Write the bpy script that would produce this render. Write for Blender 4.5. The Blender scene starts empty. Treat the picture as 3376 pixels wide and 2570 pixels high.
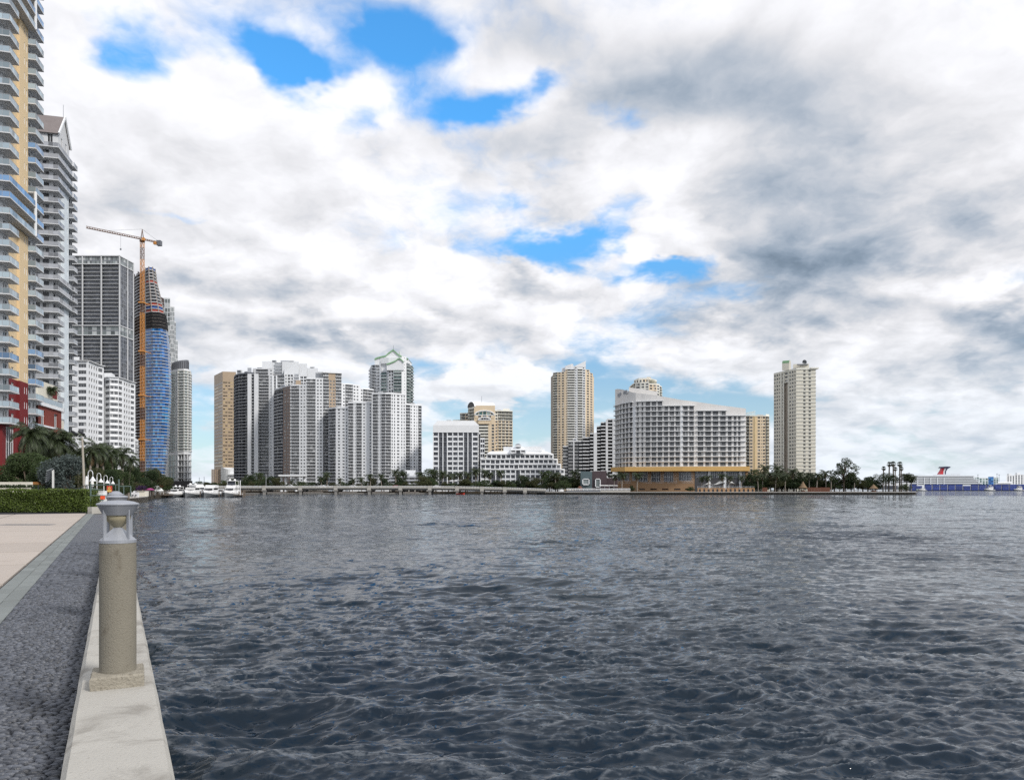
import bpy, math, random
import numpy as np
from mathutils import Vector, Matrix

SC = bpy.context.scene
COL = SC.collection
rnd = random.Random(11)
R = math.radians

# ------------------------------------------------------------------ camera
F, CX, HY, EYE = 2440.0, 1688.0, 1611.0, 3.3      # survey of the photograph: focal length, axis, horizon, eye height


def P(px, Y):
    """plan position of a bearing seen at depth Y"""
    return ((px - CX) / F * Y, Y)


def Z(py, Y):
    """height of a sight line at depth Y"""
    return EYE + (HY - py) / F * Y


cam_d = bpy.data.cameras.new("camera")
cam = bpy.data.objects.new("camera", cam_d)
COL.objects.link(cam)
cam.location = (0, 0, EYE)
cam.rotation_euler = (R(90), 0, 0)
cam_d.sensor_width = 36
cam_d.lens = F / 3376 * 36
cam_d.shift_y = (HY - 1285) / 3376
cam_d.clip_start = 0.1
cam_d.clip_end = 30000
SC.camera = cam
SC.cycles.use_denoising = False      # the fine chop of the water keeps its grain
SC.cycles.sample_clamp_direct = 3.0
SC.cycles.sample_clamp_indirect = 4.0

# ------------------------------------------------------------------ light
SUN_AZ, SUN_EL = R(128), R(38)                     # azimuth clockwise from +Y
sun_dir = Vector((math.sin(SUN_AZ) * math.cos(SUN_EL), math.cos(SUN_AZ) * math.cos(SUN_EL), math.sin(SUN_EL)))
sd = bpy.data.lights.new("sun", 'SUN')
sd.energy = 3.0
sd.angle = R(10)
sd.color = (1.0, 0.955, 0.9)
so = bpy.data.objects.new("sun", sd)
COL.objects.link(so)
so.rotation_euler = sun_dir.to_track_quat('Z', 'Y').to_euler()

SC.view_settings.view_transform = 'Standard'
SC.view_settings.look = 'None'
SC.view_settings.gamma = 1
SC.view_settings.exposure = 0.0
SC.view_settings.use_curve_mapping = False


class NT:
    """small helper to write node trees"""

    def __init__(s, tree):
        s.t = tree
        s.L = tree.links

    def n(s, typ, **kw):
        nd = s.t.nodes.new(typ)
        for k, v in kw.items():
            setattr(nd, k, v)
        return nd

    def link(s, a, b):
        s.L.new(a, b)

    def put(s, sock, v):
        if isinstance(v, bpy.types.NodeSocket):
            s.L.new(v, sock)
        else:
            sock.default_value = v

    def math(s, op, a, b=0.0, c=0.0, clamp=False):
        nd = s.n('ShaderNodeMath', operation=op, use_clamp=clamp)
        s.put(nd.inputs[0], a)
        s.put(nd.inputs[1], b)
        s.put(nd.inputs[2], c)
        return nd.outputs[0]

    def vmath(s, op, a, b=(0, 0, 0), scale=None):
        nd = s.n('ShaderNodeVectorMath', operation=op)
        s.put(nd.inputs[0], a)
        s.put(nd.inputs[1], b)
        if scale is not None:
            s.put(nd.inputs[3], scale)
        return nd.outputs['Value'] if op in ('LENGTH', 'DOT_PRODUCT') else nd.outputs[0]

    def noise(s, vec, scale, detail=4, rough=0.5, dist=0.0, color=False):
        nd = s.n('ShaderNodeTexNoise')
        if vec is not None:
            s.put(nd.inputs['Vector'], vec)
        nd.inputs['Scale'].default_value = scale
        nd.inputs['Detail'].default_value = detail
        nd.inputs['Roughness'].default_value = rough
        nd.inputs['Distortion'].default_value = dist
        return nd.outputs['Color' if color else 'Fac']

    def ramp(s, v, a, b, lo=0.0, hi=1.0, smooth=True):
        nd = s.n('ShaderNodeMapRange', interpolation_type='SMOOTHSTEP' if smooth else 'LINEAR')
        s.put(nd.inputs[0], v)
        s.put(nd.inputs[1], a)
        s.put(nd.inputs[2], b)
        s.put(nd.inputs[3], lo)
        s.put(nd.inputs[4], hi)
        return nd.outputs[0]

    def mix(s, f, a, b, blend='MIX'):
        nd = s.n('ShaderNodeMix', data_type='RGBA', blend_type=blend)
        s.put(nd.inputs[0], f)
        for sk, v in ((nd.inputs[6], a), (nd.inputs[7], b)):
            if isinstance(v, tuple) and len(v) == 3:
                v = (*v, 1)
            s.put(sk, v)
        return nd.outputs[2]


# ------------------------------------------------------------------ sky: Nishita air with cloud decks over it
world = bpy.data.worlds.new("World")
SC.world = world
world.use_nodes = True
wt = NT(world.node_tree)
world.node_tree.nodes.clear()
SKY_STRENGTH = 0.12
sky = wt.n('ShaderNodeTexSky', sky_type='NISHITA')
sky.sun_disc = False
sky.sun_elevation = SUN_EL
sky.sun_rotation = SUN_AZ
sky.air_density = 1.0
sky.dust_density = 0.6
sky.ozone_density = 2.0
dirv = wt.n('ShaderNodeTexCoord').outputs['Generated']
sep = wt.n('ShaderNodeSeparateXYZ')
wt.link(dirv, sep.inputs[0])
dx, dy, dz = sep.outputs
dzc = wt.math('MAXIMUM', dz, 0.0)
# the deck lies on a curved shell: flat overhead, drawn together towards the horizon
den = wt.math('ADD', dzc, 0.30)
plane = wt.n('ShaderNodeCombineXYZ')
wt.link(wt.math('DIVIDE', dx, den), plane.inputs[0])
wt.link(wt.math('DIVIDE', dy, den), plane.inputs[1])
plane = plane.outputs[0]
# bearing and height of the view ray, warped a little so that the edges of the decks are ragged
az = wt.math('ARCTAN2', dx, dy)
el = wt.math('ARCSINE', dz)
ae = wt.n('ShaderNodeCombineXYZ')
wt.link(az, ae.inputs[0])
wt.link(el, ae.inputs[1])
warp = wt.vmath('SUBTRACT', wt.noise(plane, 3.0, 5, 0.6, color=True), (0.5, 0.5, 0.5))
ae = wt.vmath('ADD', ae.outputs[0], wt.vmath('MULTIPLY', warp, (0.24, 0.16, 0.0)))


def bearing(x, y):
    """bearing and height of a point of the sky (survey of the 2207 pixel wide print)"""
    u, v = (x * 1.5297 - CX) / F, (HY - y * 1.5297) / F
    return math.atan2(u, 1), math.atan2(v, math.hypot(u, 1))


def deck(x, y, rx, ry, rot, w, acc):
    a, e = bearing(x, y)
    nd = wt.n('ShaderNodeMapping', vector_type='TEXTURE')
    wt.link(ae, nd.inputs[0])
    nd.inputs['Location'].default_value = (a, e, 0)
    nd.inputs['Rotation'].default_value = (0, 0, R(rot))
    nd.inputs['Scale'].default_value = (rx / 1595.0, ry / 1595.0, 1)
    d = wt.vmath('LENGTH', nd.outputs[0])
    v = wt.ramp(d, 0.0, 1.5, w, 0.0)
    return v if acc is None else wt.math('ADD', acc, v)


# gaps of blue (negative cover) and solid decks (positive)
COVER = [(325, 95, 110, 62, -12, -.62), (640, 130, 80, 58, 14, -.56), (850, 35, 150, 62, 8, -.50), (500, 60, 190, 60, 0, -.22), (700, 60, 90, 40, 0, .16),
         (560, 120, 120, 45, 0, -.32), (1085, 232, 165, 40, 10, -.58), (1175, 182, 40, 22, 0, -.3), (1330, 292, 110, 46, 0, -.40), (900, 190, 130, 70, 0, -.34), (1240, 400, 130, 50, 10, -.2),
         (740, 235, 80, 30, 0, -.3), (1170, 540, 165, 48, 8, -.66), (1420, 575, 150, 44, 8, -.64), (1310, 462, 110, 34, 20, -.44), (1640, 600, 110, 34, 0, -.22), (1560, 640, 90, 30, 0, -.25),
         (400, 452, 120, 20, 0, -.40), (260, 480, 100, 18, 0, -.3), (1080, 470, 60, 22, 0, -.25),
         (1140, 905, 400, 62, 0, -.42), (430, 930, 90, 130, 0, -.5), (930, 800, 110, 40, 0, -.3), (1550, 862, 300, 50, 0, -.42), (1300, 815, 90, 50, 0, -.4), (1980, 925, 330, 42, 0, -.22),
         (1010, 842, 78, 30, 0, .5), (925, 862, 50, 24, 0, .38), (1100, 860, 40, 18, 0, .25),
         (1440, 505, 85, 46, 0, .50), (1370, 520, 50, 26, 0, .3), (1560, 235, 420, 170, 0, .32), (380, 330, 380, 200, 0, .26), (1950, 420, 420, 250, 0, .32),
         (740, 180, 90, 40, 20, .22), (480, 150, 80, 40, 0, .15), (820, 640, 500, 110, 0, .24), (2140, 640, 100, 60, 0, .3), (2080, 730, 240, 90, 0, .42), (1230, 615, 120, 34, 0, .34), (560, 780, 300, 80, 0, .2)]
# shaded bellies of the thick decks
GLOOM = [(1420, 180, 250, 100, 8, .34), (1350, 245, 150, 44, 0, .20), (1680, 150, 300, 90, 0, .24), (1150, 60, 180, 90, 0, .30), (1840, 430, 380, 100, 6, .32),
         (1880, 510, 330, 62, 6, .34), (2060, 560, 200, 50, 0, .22), (1930, 650, 260, 44, -6, .44), (2110, 765, 170, 60, 0, .66), (2195, 690, 80, 50, 0, .46), (2060, 700, 120, 40, 0, .34),
         (600, 612, 210, 42, 4, .42), (640, 715, 280, 30, 0, .34), (860, 700, 160, 30, 0, .18), (1110, 622, 90, 26, 0, .36), (1230, 640, 80, 24, 0, .24),
         (1540, 715, 170, 32, 0, .42), (1180, 340, 280, 70, 12, .26), (1760, 300, 260, 60, 0, .22), (2000, 850, 240, 36, 0, .22), (1620, 360, 200, 60, 0, .15),
         (1720, 590, 180, 44, 0, .30), (330, 610, 140, 34, 0, .16), (900, 300, 160, 50, 0, .14), (250, 420, 160, 50, 0, .1), (820, 560, 120, 30, 0, .1),
         (2150, 640, 95, 46, 0, -.55), (1980, 300, 260, 60, -10, -.2), (1440, 495, 80, 40, 0, -.35), (900, 430, 240, 70, 0, -.16), (1980, 600, 120, 30, 0, -.2),
         (240, 260, 260, 160, 0, -.16), (900, 645, 160, 40, 0, -.22), (1010, 835, 90, 26, 0, -.3)]
cover = None
for c in COVER:
    cover = deck(*c, cover)
gloom = None
for c in GLOOM:
    gloom = deck(*c, gloom)
p1 = wt.vmath('ADD', plane, wt.vmath('SCALE', warp, scale=0.20))
puff = wt.noise(p1, 2.1, 10, 0.56)
to_sun = wt.vmath('ADD', p1, (0.045, -0.05, 0.0))
puff2 = wt.noise(to_sun, 2.1, 7, 0.50)
soft = wt.noise(p1, 0.9, 3, 0.5)
fine = wt.noise(p1, 7.0, 6, 0.58)
thick = wt.math('ADD', wt.math('ADD', wt.math('MULTIPLY', wt.math('SUBTRACT', puff, 0.5), 2.0), wt.math('MULTIPLY', wt.math('SUBTRACT', soft, 0.5), 0.5)),
                wt.math('ADD', cover, wt.math('ADD', 0.47, wt.math('MULTIPLY', wt.math('SUBTRACT', fine, 0.5), 0.62))))
alpha = wt.math('POWER', wt.ramp(thick, -0.10, 0.46), 1.1)
relief = wt.math('MULTIPLY', wt.math('SUBTRACT', puff, puff2), 1.7)
relief = wt.math('MULTIPLY', relief, wt.ramp(el, R(40), R(12), 0.6, 1.5))
belly = wt.math('ADD', wt.math('MULTIPLY', wt.ramp(thick, 0.55, 1.25), 0.16), gloom)
belly = wt.math('ADD', belly, wt.math('MULTIPLY', wt.math('SUBTRACT', wt.noise(p1, 1.9, 5, 0.55), 0.5), 0.40))
belly = wt.math('MULTIPLY', wt.math('TANH', wt.math('MULTIPLY', wt.math('MAXIMUM', belly, -0.1), 1.35)), 0.70)
lum = wt.math('ADD', wt.math('SUBTRACT', 0.99, wt.math('MULTIPLY', belly, 0.92)), relief)
lum = wt.math('MINIMUM', wt.math('MAXIMUM', lum, 0.18), 1.10)
tint = wt.mix(wt.ramp(lum, 0.25, 0.9), (0.66, 0.88, 1.16), (0.985, 0.99, 1.03))
cloud = wt.vmath('SCALE', tint, scale=wt.math('MULTIPLY', lum, 0.95 / SKY_STRENGTH))
air = wt.mix(1.0, sky.outputs[0], wt.mix(wt.ramp(el, R(6), R(26)), (0.80, 0.98, 1.06), (0.78, 1.95, 2.50)), 'MULTIPLY')
colr = wt.mix(alpha, air, cloud)
# distant cloud decks merge to a pale band low over the horizon
low = wt.ramp(el, R(0.0), R(13), 0.42, 0.0)
colr = wt.mix(low, colr, (0.70 / SKY_STRENGTH, 0.84 / SKY_STRENGTH, 0.97 / SKY_STRENGTH))
bg = wt.n('ShaderNodeBackground')
wt.link(colr, bg.inputs[0])
bg.inputs[1].default_value = SKY_STRENGTH
wo = wt.n('ShaderNodeOutputWorld')
wt.link(bg.outputs[0], wo.inputs[0])

# ------------------------------------------------------------------ materials
MATS = {}


def mat(name, col, rough=0.7, spec=0.4, var=0.10, scale=0.6, bump=0.0, bscale=20.0, metal=0.0, streak=0.0, island=0.0, objvar=0.0, trans=0.0):
    """painted or mineral surface: base colour with mottling, rain streaks and fine relief"""
    m = bpy.data.materials.new(name)
    m.use_nodes = True
    t = NT(m.node_tree)
    b = m.node_tree.nodes['Principled BSDF']
    b.inputs['Roughness'].default_value = rough
    b.inputs['Specular IOR Level'].default_value = spec
    b.inputs['Metallic'].default_value = metal
    co = t.n('ShaderNodeNewGeometry').outputs['Position']
    c = (*col, 1)
    f = t.noise(co, scale, 5, 0.6)
    lo = tuple(x * (1 - var) for x in col)
    hi = tuple(min(1, x * (1 + var)) for x in col)
    out = t.mix(f, lo, hi)
    if streak:
        st = t.noise(t.vmath('MULTIPLY', co, (1.3, 1.3, 0.06)), 1.0, 4, 0.6)
        out = t.mix(t.ramp(st, 0.5, 0.8, 0, streak), out, tuple(x * 0.55 for x in col))
    if island or objvar:
        r = None
        if island:
            r = t.n('ShaderNodeNewGeometry').outputs['Random Per Island']
        if objvar:
            o = t.n('ShaderNodeObjectInfo').outputs['Random']
            r = o if r is None else t.math('FRACT', t.math('ADD', r, o))
        k = max(island, objvar)
        out = t.mix(1.0, out, t.mix(r, (1 - k, 1 - k, 1 - k), (1 + k, 1 + k, 1 + k)), 'MULTIPLY')
    t.link(out, b.inputs['Base Color'])
    if bump:
        bn = t.n('ShaderNodeBump')
        bn.inputs['Strength'].default_value = bump
        bn.inputs['Distance'].default_value = 0.02
        t.link(t.noise(co, bscale, 4, 0.6), bn.inputs['Height'])
        t.link(bn.outputs[0], b.inputs['Normal'])
    if trans:
        tr = t.n('ShaderNodeBsdfTranslucent')
        t.link(out, tr.inputs[0])
        mx = t.n('ShaderNodeMixShader')
        mx.inputs[0].default_value = trans
        t.link(b.outputs[0], mx.inputs[1])
        t.link(tr.outputs[0], mx.inputs[2])
        t.link(mx.outputs[0], m.node_tree.nodes['Material Output'].inputs[0])
    MATS[name] = m
    return m


def glass_mat(name, dark, curtain, share, rough=0.08, spec=0.5):
    """window glass before a dim room; some panes have light blinds drawn behind them"""
    m = bpy.data.materials.new(name)
    m.use_nodes = True
    t = NT(m.node_tree)
    b = m.node_tree.nodes['Principled BSDF']
    o = t.n('ShaderNodeObjectInfo').outputs['Random']
    i = t.n('ShaderNodeNewGeometry').outputs['Random Per Island']
    r = t.math('FRACT', t.math('MULTIPLY', t.math('ADD', o, i), 7.31))
    f = t.ramp(r, 1 - share, 1 - share + 0.05)
    c1 = t.mix(t.math('FRACT', t.math('MULTIPLY', r, 13.7)), tuple(x * 0.5 for x in dark), tuple(x * 1.7 for x in dark))
    t.link(t.mix(f, c1, curtain), b.inputs['Base Color'])
    b.inputs['Roughness'].default_value = rough
    b.inputs['Specular IOR Level'].default_value = spec
    MATS[name] = m
    return m


mat('white_paint', (0.70, 0.715, 0.73), 0.6, 0.3, 0.05, 0.15, streak=0.12)
mat('white_trim', (0.74, 0.755, 0.77), 0.5, 0.4, 0.04, 0.3)
mat('cool_white', (0.64, 0.70, 0.74), 0.6, 0.3, 0.06, 0.15, streak=0.15)
mat('grey_paint', (0.42, 0.44, 0.47), 0.6, 0.3, 0.08, 0.2, streak=0.15)
mat('pale_grey', (0.58, 0.59, 0.60), 0.6, 0.3, 0.07, 0.2, streak=0.2)
mat('hotel_wall', (0.66, 0.645, 0.625), 0.65, 0.3, 0.06, 0.1, streak=0.15)
mat('slate_metal', (0.13, 0.14, 0.16), 0.45, 0.5, 0.1, 0.3)
mat('dark_panel', (0.055, 0.055, 0.06), 0.6, 0.4, 0.2, 0.5)
mat('yellow_paint', (0.68, 0.53, 0.33), 0.7, 0.3, 0.06, 0.2, streak=0.15)
mat('pale_yellow', (0.66, 0.54, 0.385), 0.7, 0.3, 0.06, 0.12, streak=0.15)
mat('cream_paint', (0.66, 0.63, 0.54), 0.65, 0.3, 0.05, 0.12, streak=0.15)
mat('cream_trim', (0.72, 0.71, 0.64), 0.6, 0.3, 0.05, 0.12)
mat('beige_wall', (0.33, 0.29, 0.24), 0.7, 0.3, 0.07, 0.1, streak=0.1)
mat('tan_stone', (0.40, 0.31, 0.22), 0.5, 0.4, 0.08, 0.08, streak=0.15)
mat('brown_wall', (0.26, 0.20, 0.17), 0.7, 0.3, 0.1, 0.1, streak=0.2)
mat('ochre_paint', (0.55, 0.345, 0.125), 0.7, 0.3, 0.08, 0.2, streak=0.2)
mat('ochre_wall', (0.37, 0.23, 0.13), 0.75, 0.3, 0.1, 0.2, streak=0.2)
mat('red_paint', (0.165, 0.018, 0.020), 0.7, 0.3, 0.12, 0.25, streak=0.2)
mat('brick_red', (0.19, 0.042, 0.030), 0.75, 0.3, 0.12, 0.3, streak=0.15)
mat('green_roof', (0.20, 0.36, 0.20), 0.5, 0.4, 0.12, 0.2)
mat('brown_tile', (0.19, 0.165, 0.16), 0.7, 0.3, 0.2, 0.8)
mat('concrete', (0.40, 0.385, 0.36), 0.85, 0.3, 0.12, 0.5, streak=0.2)
mat('pier_concrete', (0.25, 0.24, 0.225), 0.85, 0.3, 0.15, 0.5, streak=0.4)
mat('raw_slab', (0.30, 0.27, 0.25), 0.85, 0.3, 0.2, 0.4)
mat('rust_dark', (0.07, 0.045, 0.04), 0.8, 0.3, 0.3, 0.4)
mat('red_sheet', (0.32, 0.06, 0.04), 0.7, 0.3, 0.2, 0.3)
mat('blue_sheet', (0.02, 0.07, 0.26), 0.7, 0.3, 0.2, 0.3)
mat('black_net', (0.018, 0.018, 0.02), 0.9, 0.2, 0.3, 0.5)
mat('crane_orange', (0.55, 0.25, 0.07), 0.6, 0.4, 0.1, 0.4)
mat('crane_brown', (0.16, 0.09, 0.06), 0.6, 0.4, 0.1, 0.4)
mat('gold_panel', (0.62, 0.50, 0.30), 0.3, 0.6, 0.15, 0.3)
mat('teal_panel', (0.10, 0.14, 0.15), 0.5, 0.5, 0.25, 0.6)
mat('plum_panel', (0.055, 0.035, 0.04), 0.5, 0.5, 0.25, 0.6)
mat('thatch', (0.20, 0.14, 0.09), 0.95, 0.1, 0.3, 2.0, bump=0.5, bscale=8)
mat('fence_wood', (0.13, 0.055, 0.035), 0.8, 0.3, 0.2, 1.2)
mat('steel', (0.45, 0.46, 0.48), 0.4, 0.5, 0.08, 2.0, metal=0.4)
mat('galvanised', (0.34, 0.37, 0.37), 0.5, 0.5, 0.1, 2.0, metal=0.2)
mat('bronze_green', (0.09, 0.13, 0.12), 0.6, 0.4, 0.2, 2.0)
mat('pole_wood', (0.36, 0.33, 0.28), 0.85, 0.2, 0.15, 2.5, streak=0.3)
mat('gelcoat', (0.82, 0.82, 0.82), 0.25, 0.5, 0.03, 0.5)
mat('hull_shade', (0.16, 0.17, 0.18), 0.3, 0.5, 0.1, 0.5)
mat('blue_paint', (0.012, 0.035, 0.20), 0.5, 0.4, 0.15, 0.3, objvar=0.25)
mat('sign_red', (0.55, 0.06, 0.035), 0.5, 0.4, 0.08, 3.0)
mat('sign_yellow', (0.70, 0.50, 0.12), 0.5, 0.4, 0.08, 3.0)
mat('buoy_orange', (0.80, 0.10, 0.03), 0.5, 0.4, 0.08, 3.0)
mat('canvas', (0.72, 0.72, 0.70), 0.85, 0.2, 0.05, 1.0)
mat('magenta_cloth', (0.30, 0.06, 0.18), 0.9, 0.2, 0.15, 2.0)
mat('purple_cloth', (0.045, 0.02, 0.07), 0.9, 0.2, 0.2, 2.0)
mat('black_rubber', (0.02, 0.02, 0.022), 0.7, 0.3, 0.2, 2.0)
mat('car_white', (0.75, 0.75, 0.76), 0.25, 0.5, 0.03, 1.0)
mat('car_dark', (0.05, 0.055, 0.065), 0.25, 0.5, 0.1, 1.0)
mat('car_red', (0.35, 0.03, 0.025), 0.25, 0.5, 0.1, 1.0)
mat('ship_red', (0.45, 0.02, 0.03), 0.4, 0.5, 0.05, 0.2)
mat('ship_navy', (0.012, 0.014, 0.05), 0.4, 0.5, 0.05, 0.2)
mat('bark', (0.15, 0.12, 0.095), 0.95, 0.1, 0.3, 3.0)
mat('palm_bark', (0.24, 0.21, 0.18), 0.95, 0.1, 0.3, 3.0)
mat('leaf_deep', (0.028, 0.048, 0.016), 0.6, 0.35, 0.3, 0.4, island=0.5, trans=0.18)
mat('leaf_mid', (0.045, 0.070, 0.022), 0.6, 0.35, 0.3, 0.4, island=0.5, trans=0.2)
mat('leaf_olive', (0.060, 0.066, 0.024), 0.6, 0.35, 0.3, 0.4, island=0.5, trans=0.2)
mat('leaf_blue', (0.070, 0.090, 0.085), 0.6, 0.3, 0.25, 0.4, island=0.4, trans=0.12)
mat('leaf_hedge', (0.095, 0.135, 0.026), 0.5, 0.4, 0.35, 1.5, island=0.6, trans=0.22)
mat('palm_leaf', (0.040, 0.056, 0.022), 0.5, 0.4, 0.3, 0.4, island=0.5, trans=0.2)
mat('palm_dead', (0.13, 0.09, 0.05), 0.9, 0.2, 0.3, 0.4, island=0.4)
mat('soil', (0.06, 0.05, 0.035), 0.95, 0.2, 0.3, 0.5)
glass_mat('glass', (0.022, 0.024, 0.028), (0.40, 0.40, 0.39), 0.10)
glass_mat('glass_blue', (0.014, 0.09, 0.27), (0.05, 0.22, 0.46), 0.2, 0.1, 0.7)
glass_mat('glass_grey', (0.06, 0.066, 0.08), (0.16, 0.17, 0.19), 0.12)
glass_mat('glass_green', (0.03, 0.075, 0.07), (0.25, 0.32, 0.30), 0.2)
glass_mat('glass_bronze', (0.045, 0.036, 0.03), (0.46, 0.36, 0.20), 0.30, 0.12)
glass_mat('glass_pale', (0.14, 0.16, 0.16), (0.4, 0.42, 0.42), 0.25)
glass_mat('balustrade', (0.30, 0.37, 0.41), (0.34, 0.42, 0.48), 0.4, 0.12, 0.5)
glass_mat('balustrade_blue', (0.14, 0.25, 0.42), (0.18, 0.32, 0.54), 0.4, 0.12, 0.6)
glass_mat('balustrade_grey', (0.24, 0.25, 0.27), (0.32, 0.33, 0.35), 0.4, 0.2, 0.5)
mat('ship_white', (0.56, 0.59, 0.63), 0.5, 0.4, 0.05, 0.1)
glass_mat('lens', (0.27, 0.24, 0.16), (0.28, 0.25, 0.17), 0.1, 0.35)


# ------------------------------------------------------------------ mesh helpers
class MB:
    def __init__(s):
        s.v, s.f, s.m, s.names = [], [], [], []

    def mi(s, name):
        if name not in s.names:
            s.names.append(name)
        return s.names.index(name)

    def face(s, pts, m):
        k = len(s.v)
        s.v.extend(pts)
        s.f.append(tuple(range(k, k + len(pts))))
        s.m.append(s.mi(m))

    def box(s, x0, x1, y0, y1, z0, z1, m, skip=''):
        k = len(s.v)
        s.v.extend([(x0, y0, z0), (x1, y0, z0), (x1, y1, z0), (x0, y1, z0), (x0, y0, z1), (x1, y0, z1), (x1, y1, z1), (x0, y1, z1)])
        fs = {'b': (0, 3, 2, 1), 't': (4, 5, 6, 7), 'f': (0, 1, 5, 4), 'r': (1, 2, 6, 5), 'k': (2, 3, 7, 6), 'l': (3, 0, 4, 7)}
        i = s.mi(m)
        for c, q in fs.items():
            if c not in skip:
                s.f.append(tuple(k + j for j in q))
                s.m.append(i)

    def prism(s, poly, z0, z1, m, top=None, bottom=True):
        """upright prism over a plan polygon (counter-clockwise); z1 may be a list of heights"""
        n = len(poly)
        zs = z1 if isinstance(z1, (list, tuple)) else [z1] * n
        z0s = z0 if isinstance(z0, (list, tuple)) else [z0] * n
        k = len(s.v)
        s.v.extend([(p[0], p[1], z0s[i]) for i, p in enumerate(poly)])
        s.v.extend([(p[0], p[1], zs[i]) for i, p in enumerate(poly)])
        i = s.mi(m)
        for j in range(n):
            q = (j + 1) % n
            s.f.append((k + j, k + q, k + n + q, k + n + j))
            s.m.append(i)
        s.f.append(tuple(k + n + j for j in range(n)))
        s.m.append(s.mi(top or m))
        if bottom:
            s.f.append(tuple(k + n - 1 - j for j in range(n)))
            s.m.append(i)

    def beam(s, p, q, w, h, m):
        """rectangular bar between two points"""
        p, q = Vector(p), Vector(q)
        d = (q - p).normalized()
        up = Vector((0, 0, 1)) if abs(d.z) < 0.95 else Vector((0, 1, 0))
        sd_ = d.cross(up).normalized() * (w / 2)
        uu = sd_.cross(d).normalized() * (h / 2)
        k = len(s.v)
        for c in (p, q):
            for a, b in ((-1, -1), (1, -1), (1, 1), (-1, 1)):
                s.v.append(tuple(c + sd_ * a + uu * b))
        i = s.mi(m)
        for fc in ((0, 1, 2, 3), (7, 6, 5, 4), (0, 4, 5, 1), (1, 5, 6, 2), (2, 6, 7, 3), (3, 7, 4, 0)):
            s.f.append(tuple(k + j for j in fc))
            s.m.append(i)

    def tube(s, pts, rad, n, m, cap=True):
        k = len(s.v)
        pts = [Vector(p) for p in pts]
        for i, p in enumerate(pts):
            d = (pts[min(i + 1, len(pts) - 1)] - pts[max(i - 1, 0)]).normalized()
            a = d.cross(Vector((0.13, 0.97, 0.2))).normalized()
            b = d.cross(a)
            r = rad[i] if isinstance(rad, (list, tuple)) else rad
            for j in range(n):
                t = 2 * math.pi * j / n
                s.v.append(tuple(p + a * (r * math.cos(t)) + b * (r * math.sin(t))))
        i = s.mi(m)
        for r_ in range(len(pts) - 1):
            for j in range(n):
                q = (j + 1) % n
                s.f.append((k + r_ * n + j, k + r_ * n + q, k + (r_ + 1) * n + q, k + (r_ + 1) * n + j))
                s.m.append(i)
        if cap:
            s.f.append(tuple(k + j for j in range(n - 1, -1, -1)))
            s.m.append(i)
            s.f.append(tuple(k + (len(pts) - 1) * n + j for j in range(n)))
            s.m.append(i)

    def lathe(s, prof, n, m, c=(0, 0)):
        """profile of (radius, z) turned about a vertical axis"""
        k = len(s.v)
        for r, z in prof:
            for j in range(n):
                t = 2 * math.pi * j / n
                s.v.append((c[0] + r * math.cos(t), c[1] + r * math.sin(t), z))
        i = s.mi(m)
        for a in range(len(prof) - 1):
            for j in range(n):
                q = (j + 1) % n
                s.f.append((k + a * n + j, k + a * n + q, k + (a + 1) * n + q, k + (a + 1) * n + j))
                s.m.append(i)

    def mesh(s, name, off=(0, 0, 0), smooth=False):
        me = bpy.data.meshes.new(name)
        v = s.v if off == (0, 0, 0) else [(a - off[0], b - off[1], c - off[2]) for a, b, c in s.v]
        me.from_pydata(v, [], s.f)
        for n in s.names:
            me.materials.append(MATS[n])
        if len(s.names) > 1:
            me.polygons.foreach_set('material_index', s.m)
        if smooth:
            me.polygons.foreach_set('use_smooth', [True] * len(s.f))
        me.update()
        return me


def link(name, data, parent=None, loc=None):
    o = bpy.data.objects.new(name, data)
    COL.objects.link(o)
    if parent is not None:
        o.parent = parent
    if loc is not None:
        o.location = loc
    return o


def tag(o, label, cat, group=None):
    o['label'] = label
    o['category'] = cat
    if group:
        o['group'] = group
    return o


def thing(name, label, cat, loc=(0, 0, 0), group=None, rz=0.0):
    o = link(name, None, None, loc)
    o.empty_display_size = 0.3
    o.rotation_euler = (0, 0, rz)
    return tag(o, label, cat, group)


def part(parent, name, mb, smooth=False, world=True, label=None):
    off = tuple(parent.location) if world else (0, 0, 0)
    o = link(name, mb.mesh(name, off, smooth), parent)
    if label:
        o['label'] = label
    return o


def structure(name, mb, smooth=False):
    o = link(name, mb.mesh(name, smooth=smooth))
    o['kind'] = 'structure'
    return o


def copy_thing(root, loc, label=None, group=None, rz=0.0, sc=(1, 1, 1)):
    kids = list(root.children)
    r = root.copy()
    COL.objects.link(r)
    r.location, r.rotation_euler, r.scale = loc, (0, 0, rz), sc
    if label:
        r['label'] = label
    if group:
        r['group'] = group
    for ch in kids:
        c = ch.copy()
        COL.objects.link(c)
        c.parent = r
        for g in ch.children:
            d = g.copy()
            COL.objects.link(d)
            d.parent = c
    return r


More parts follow.
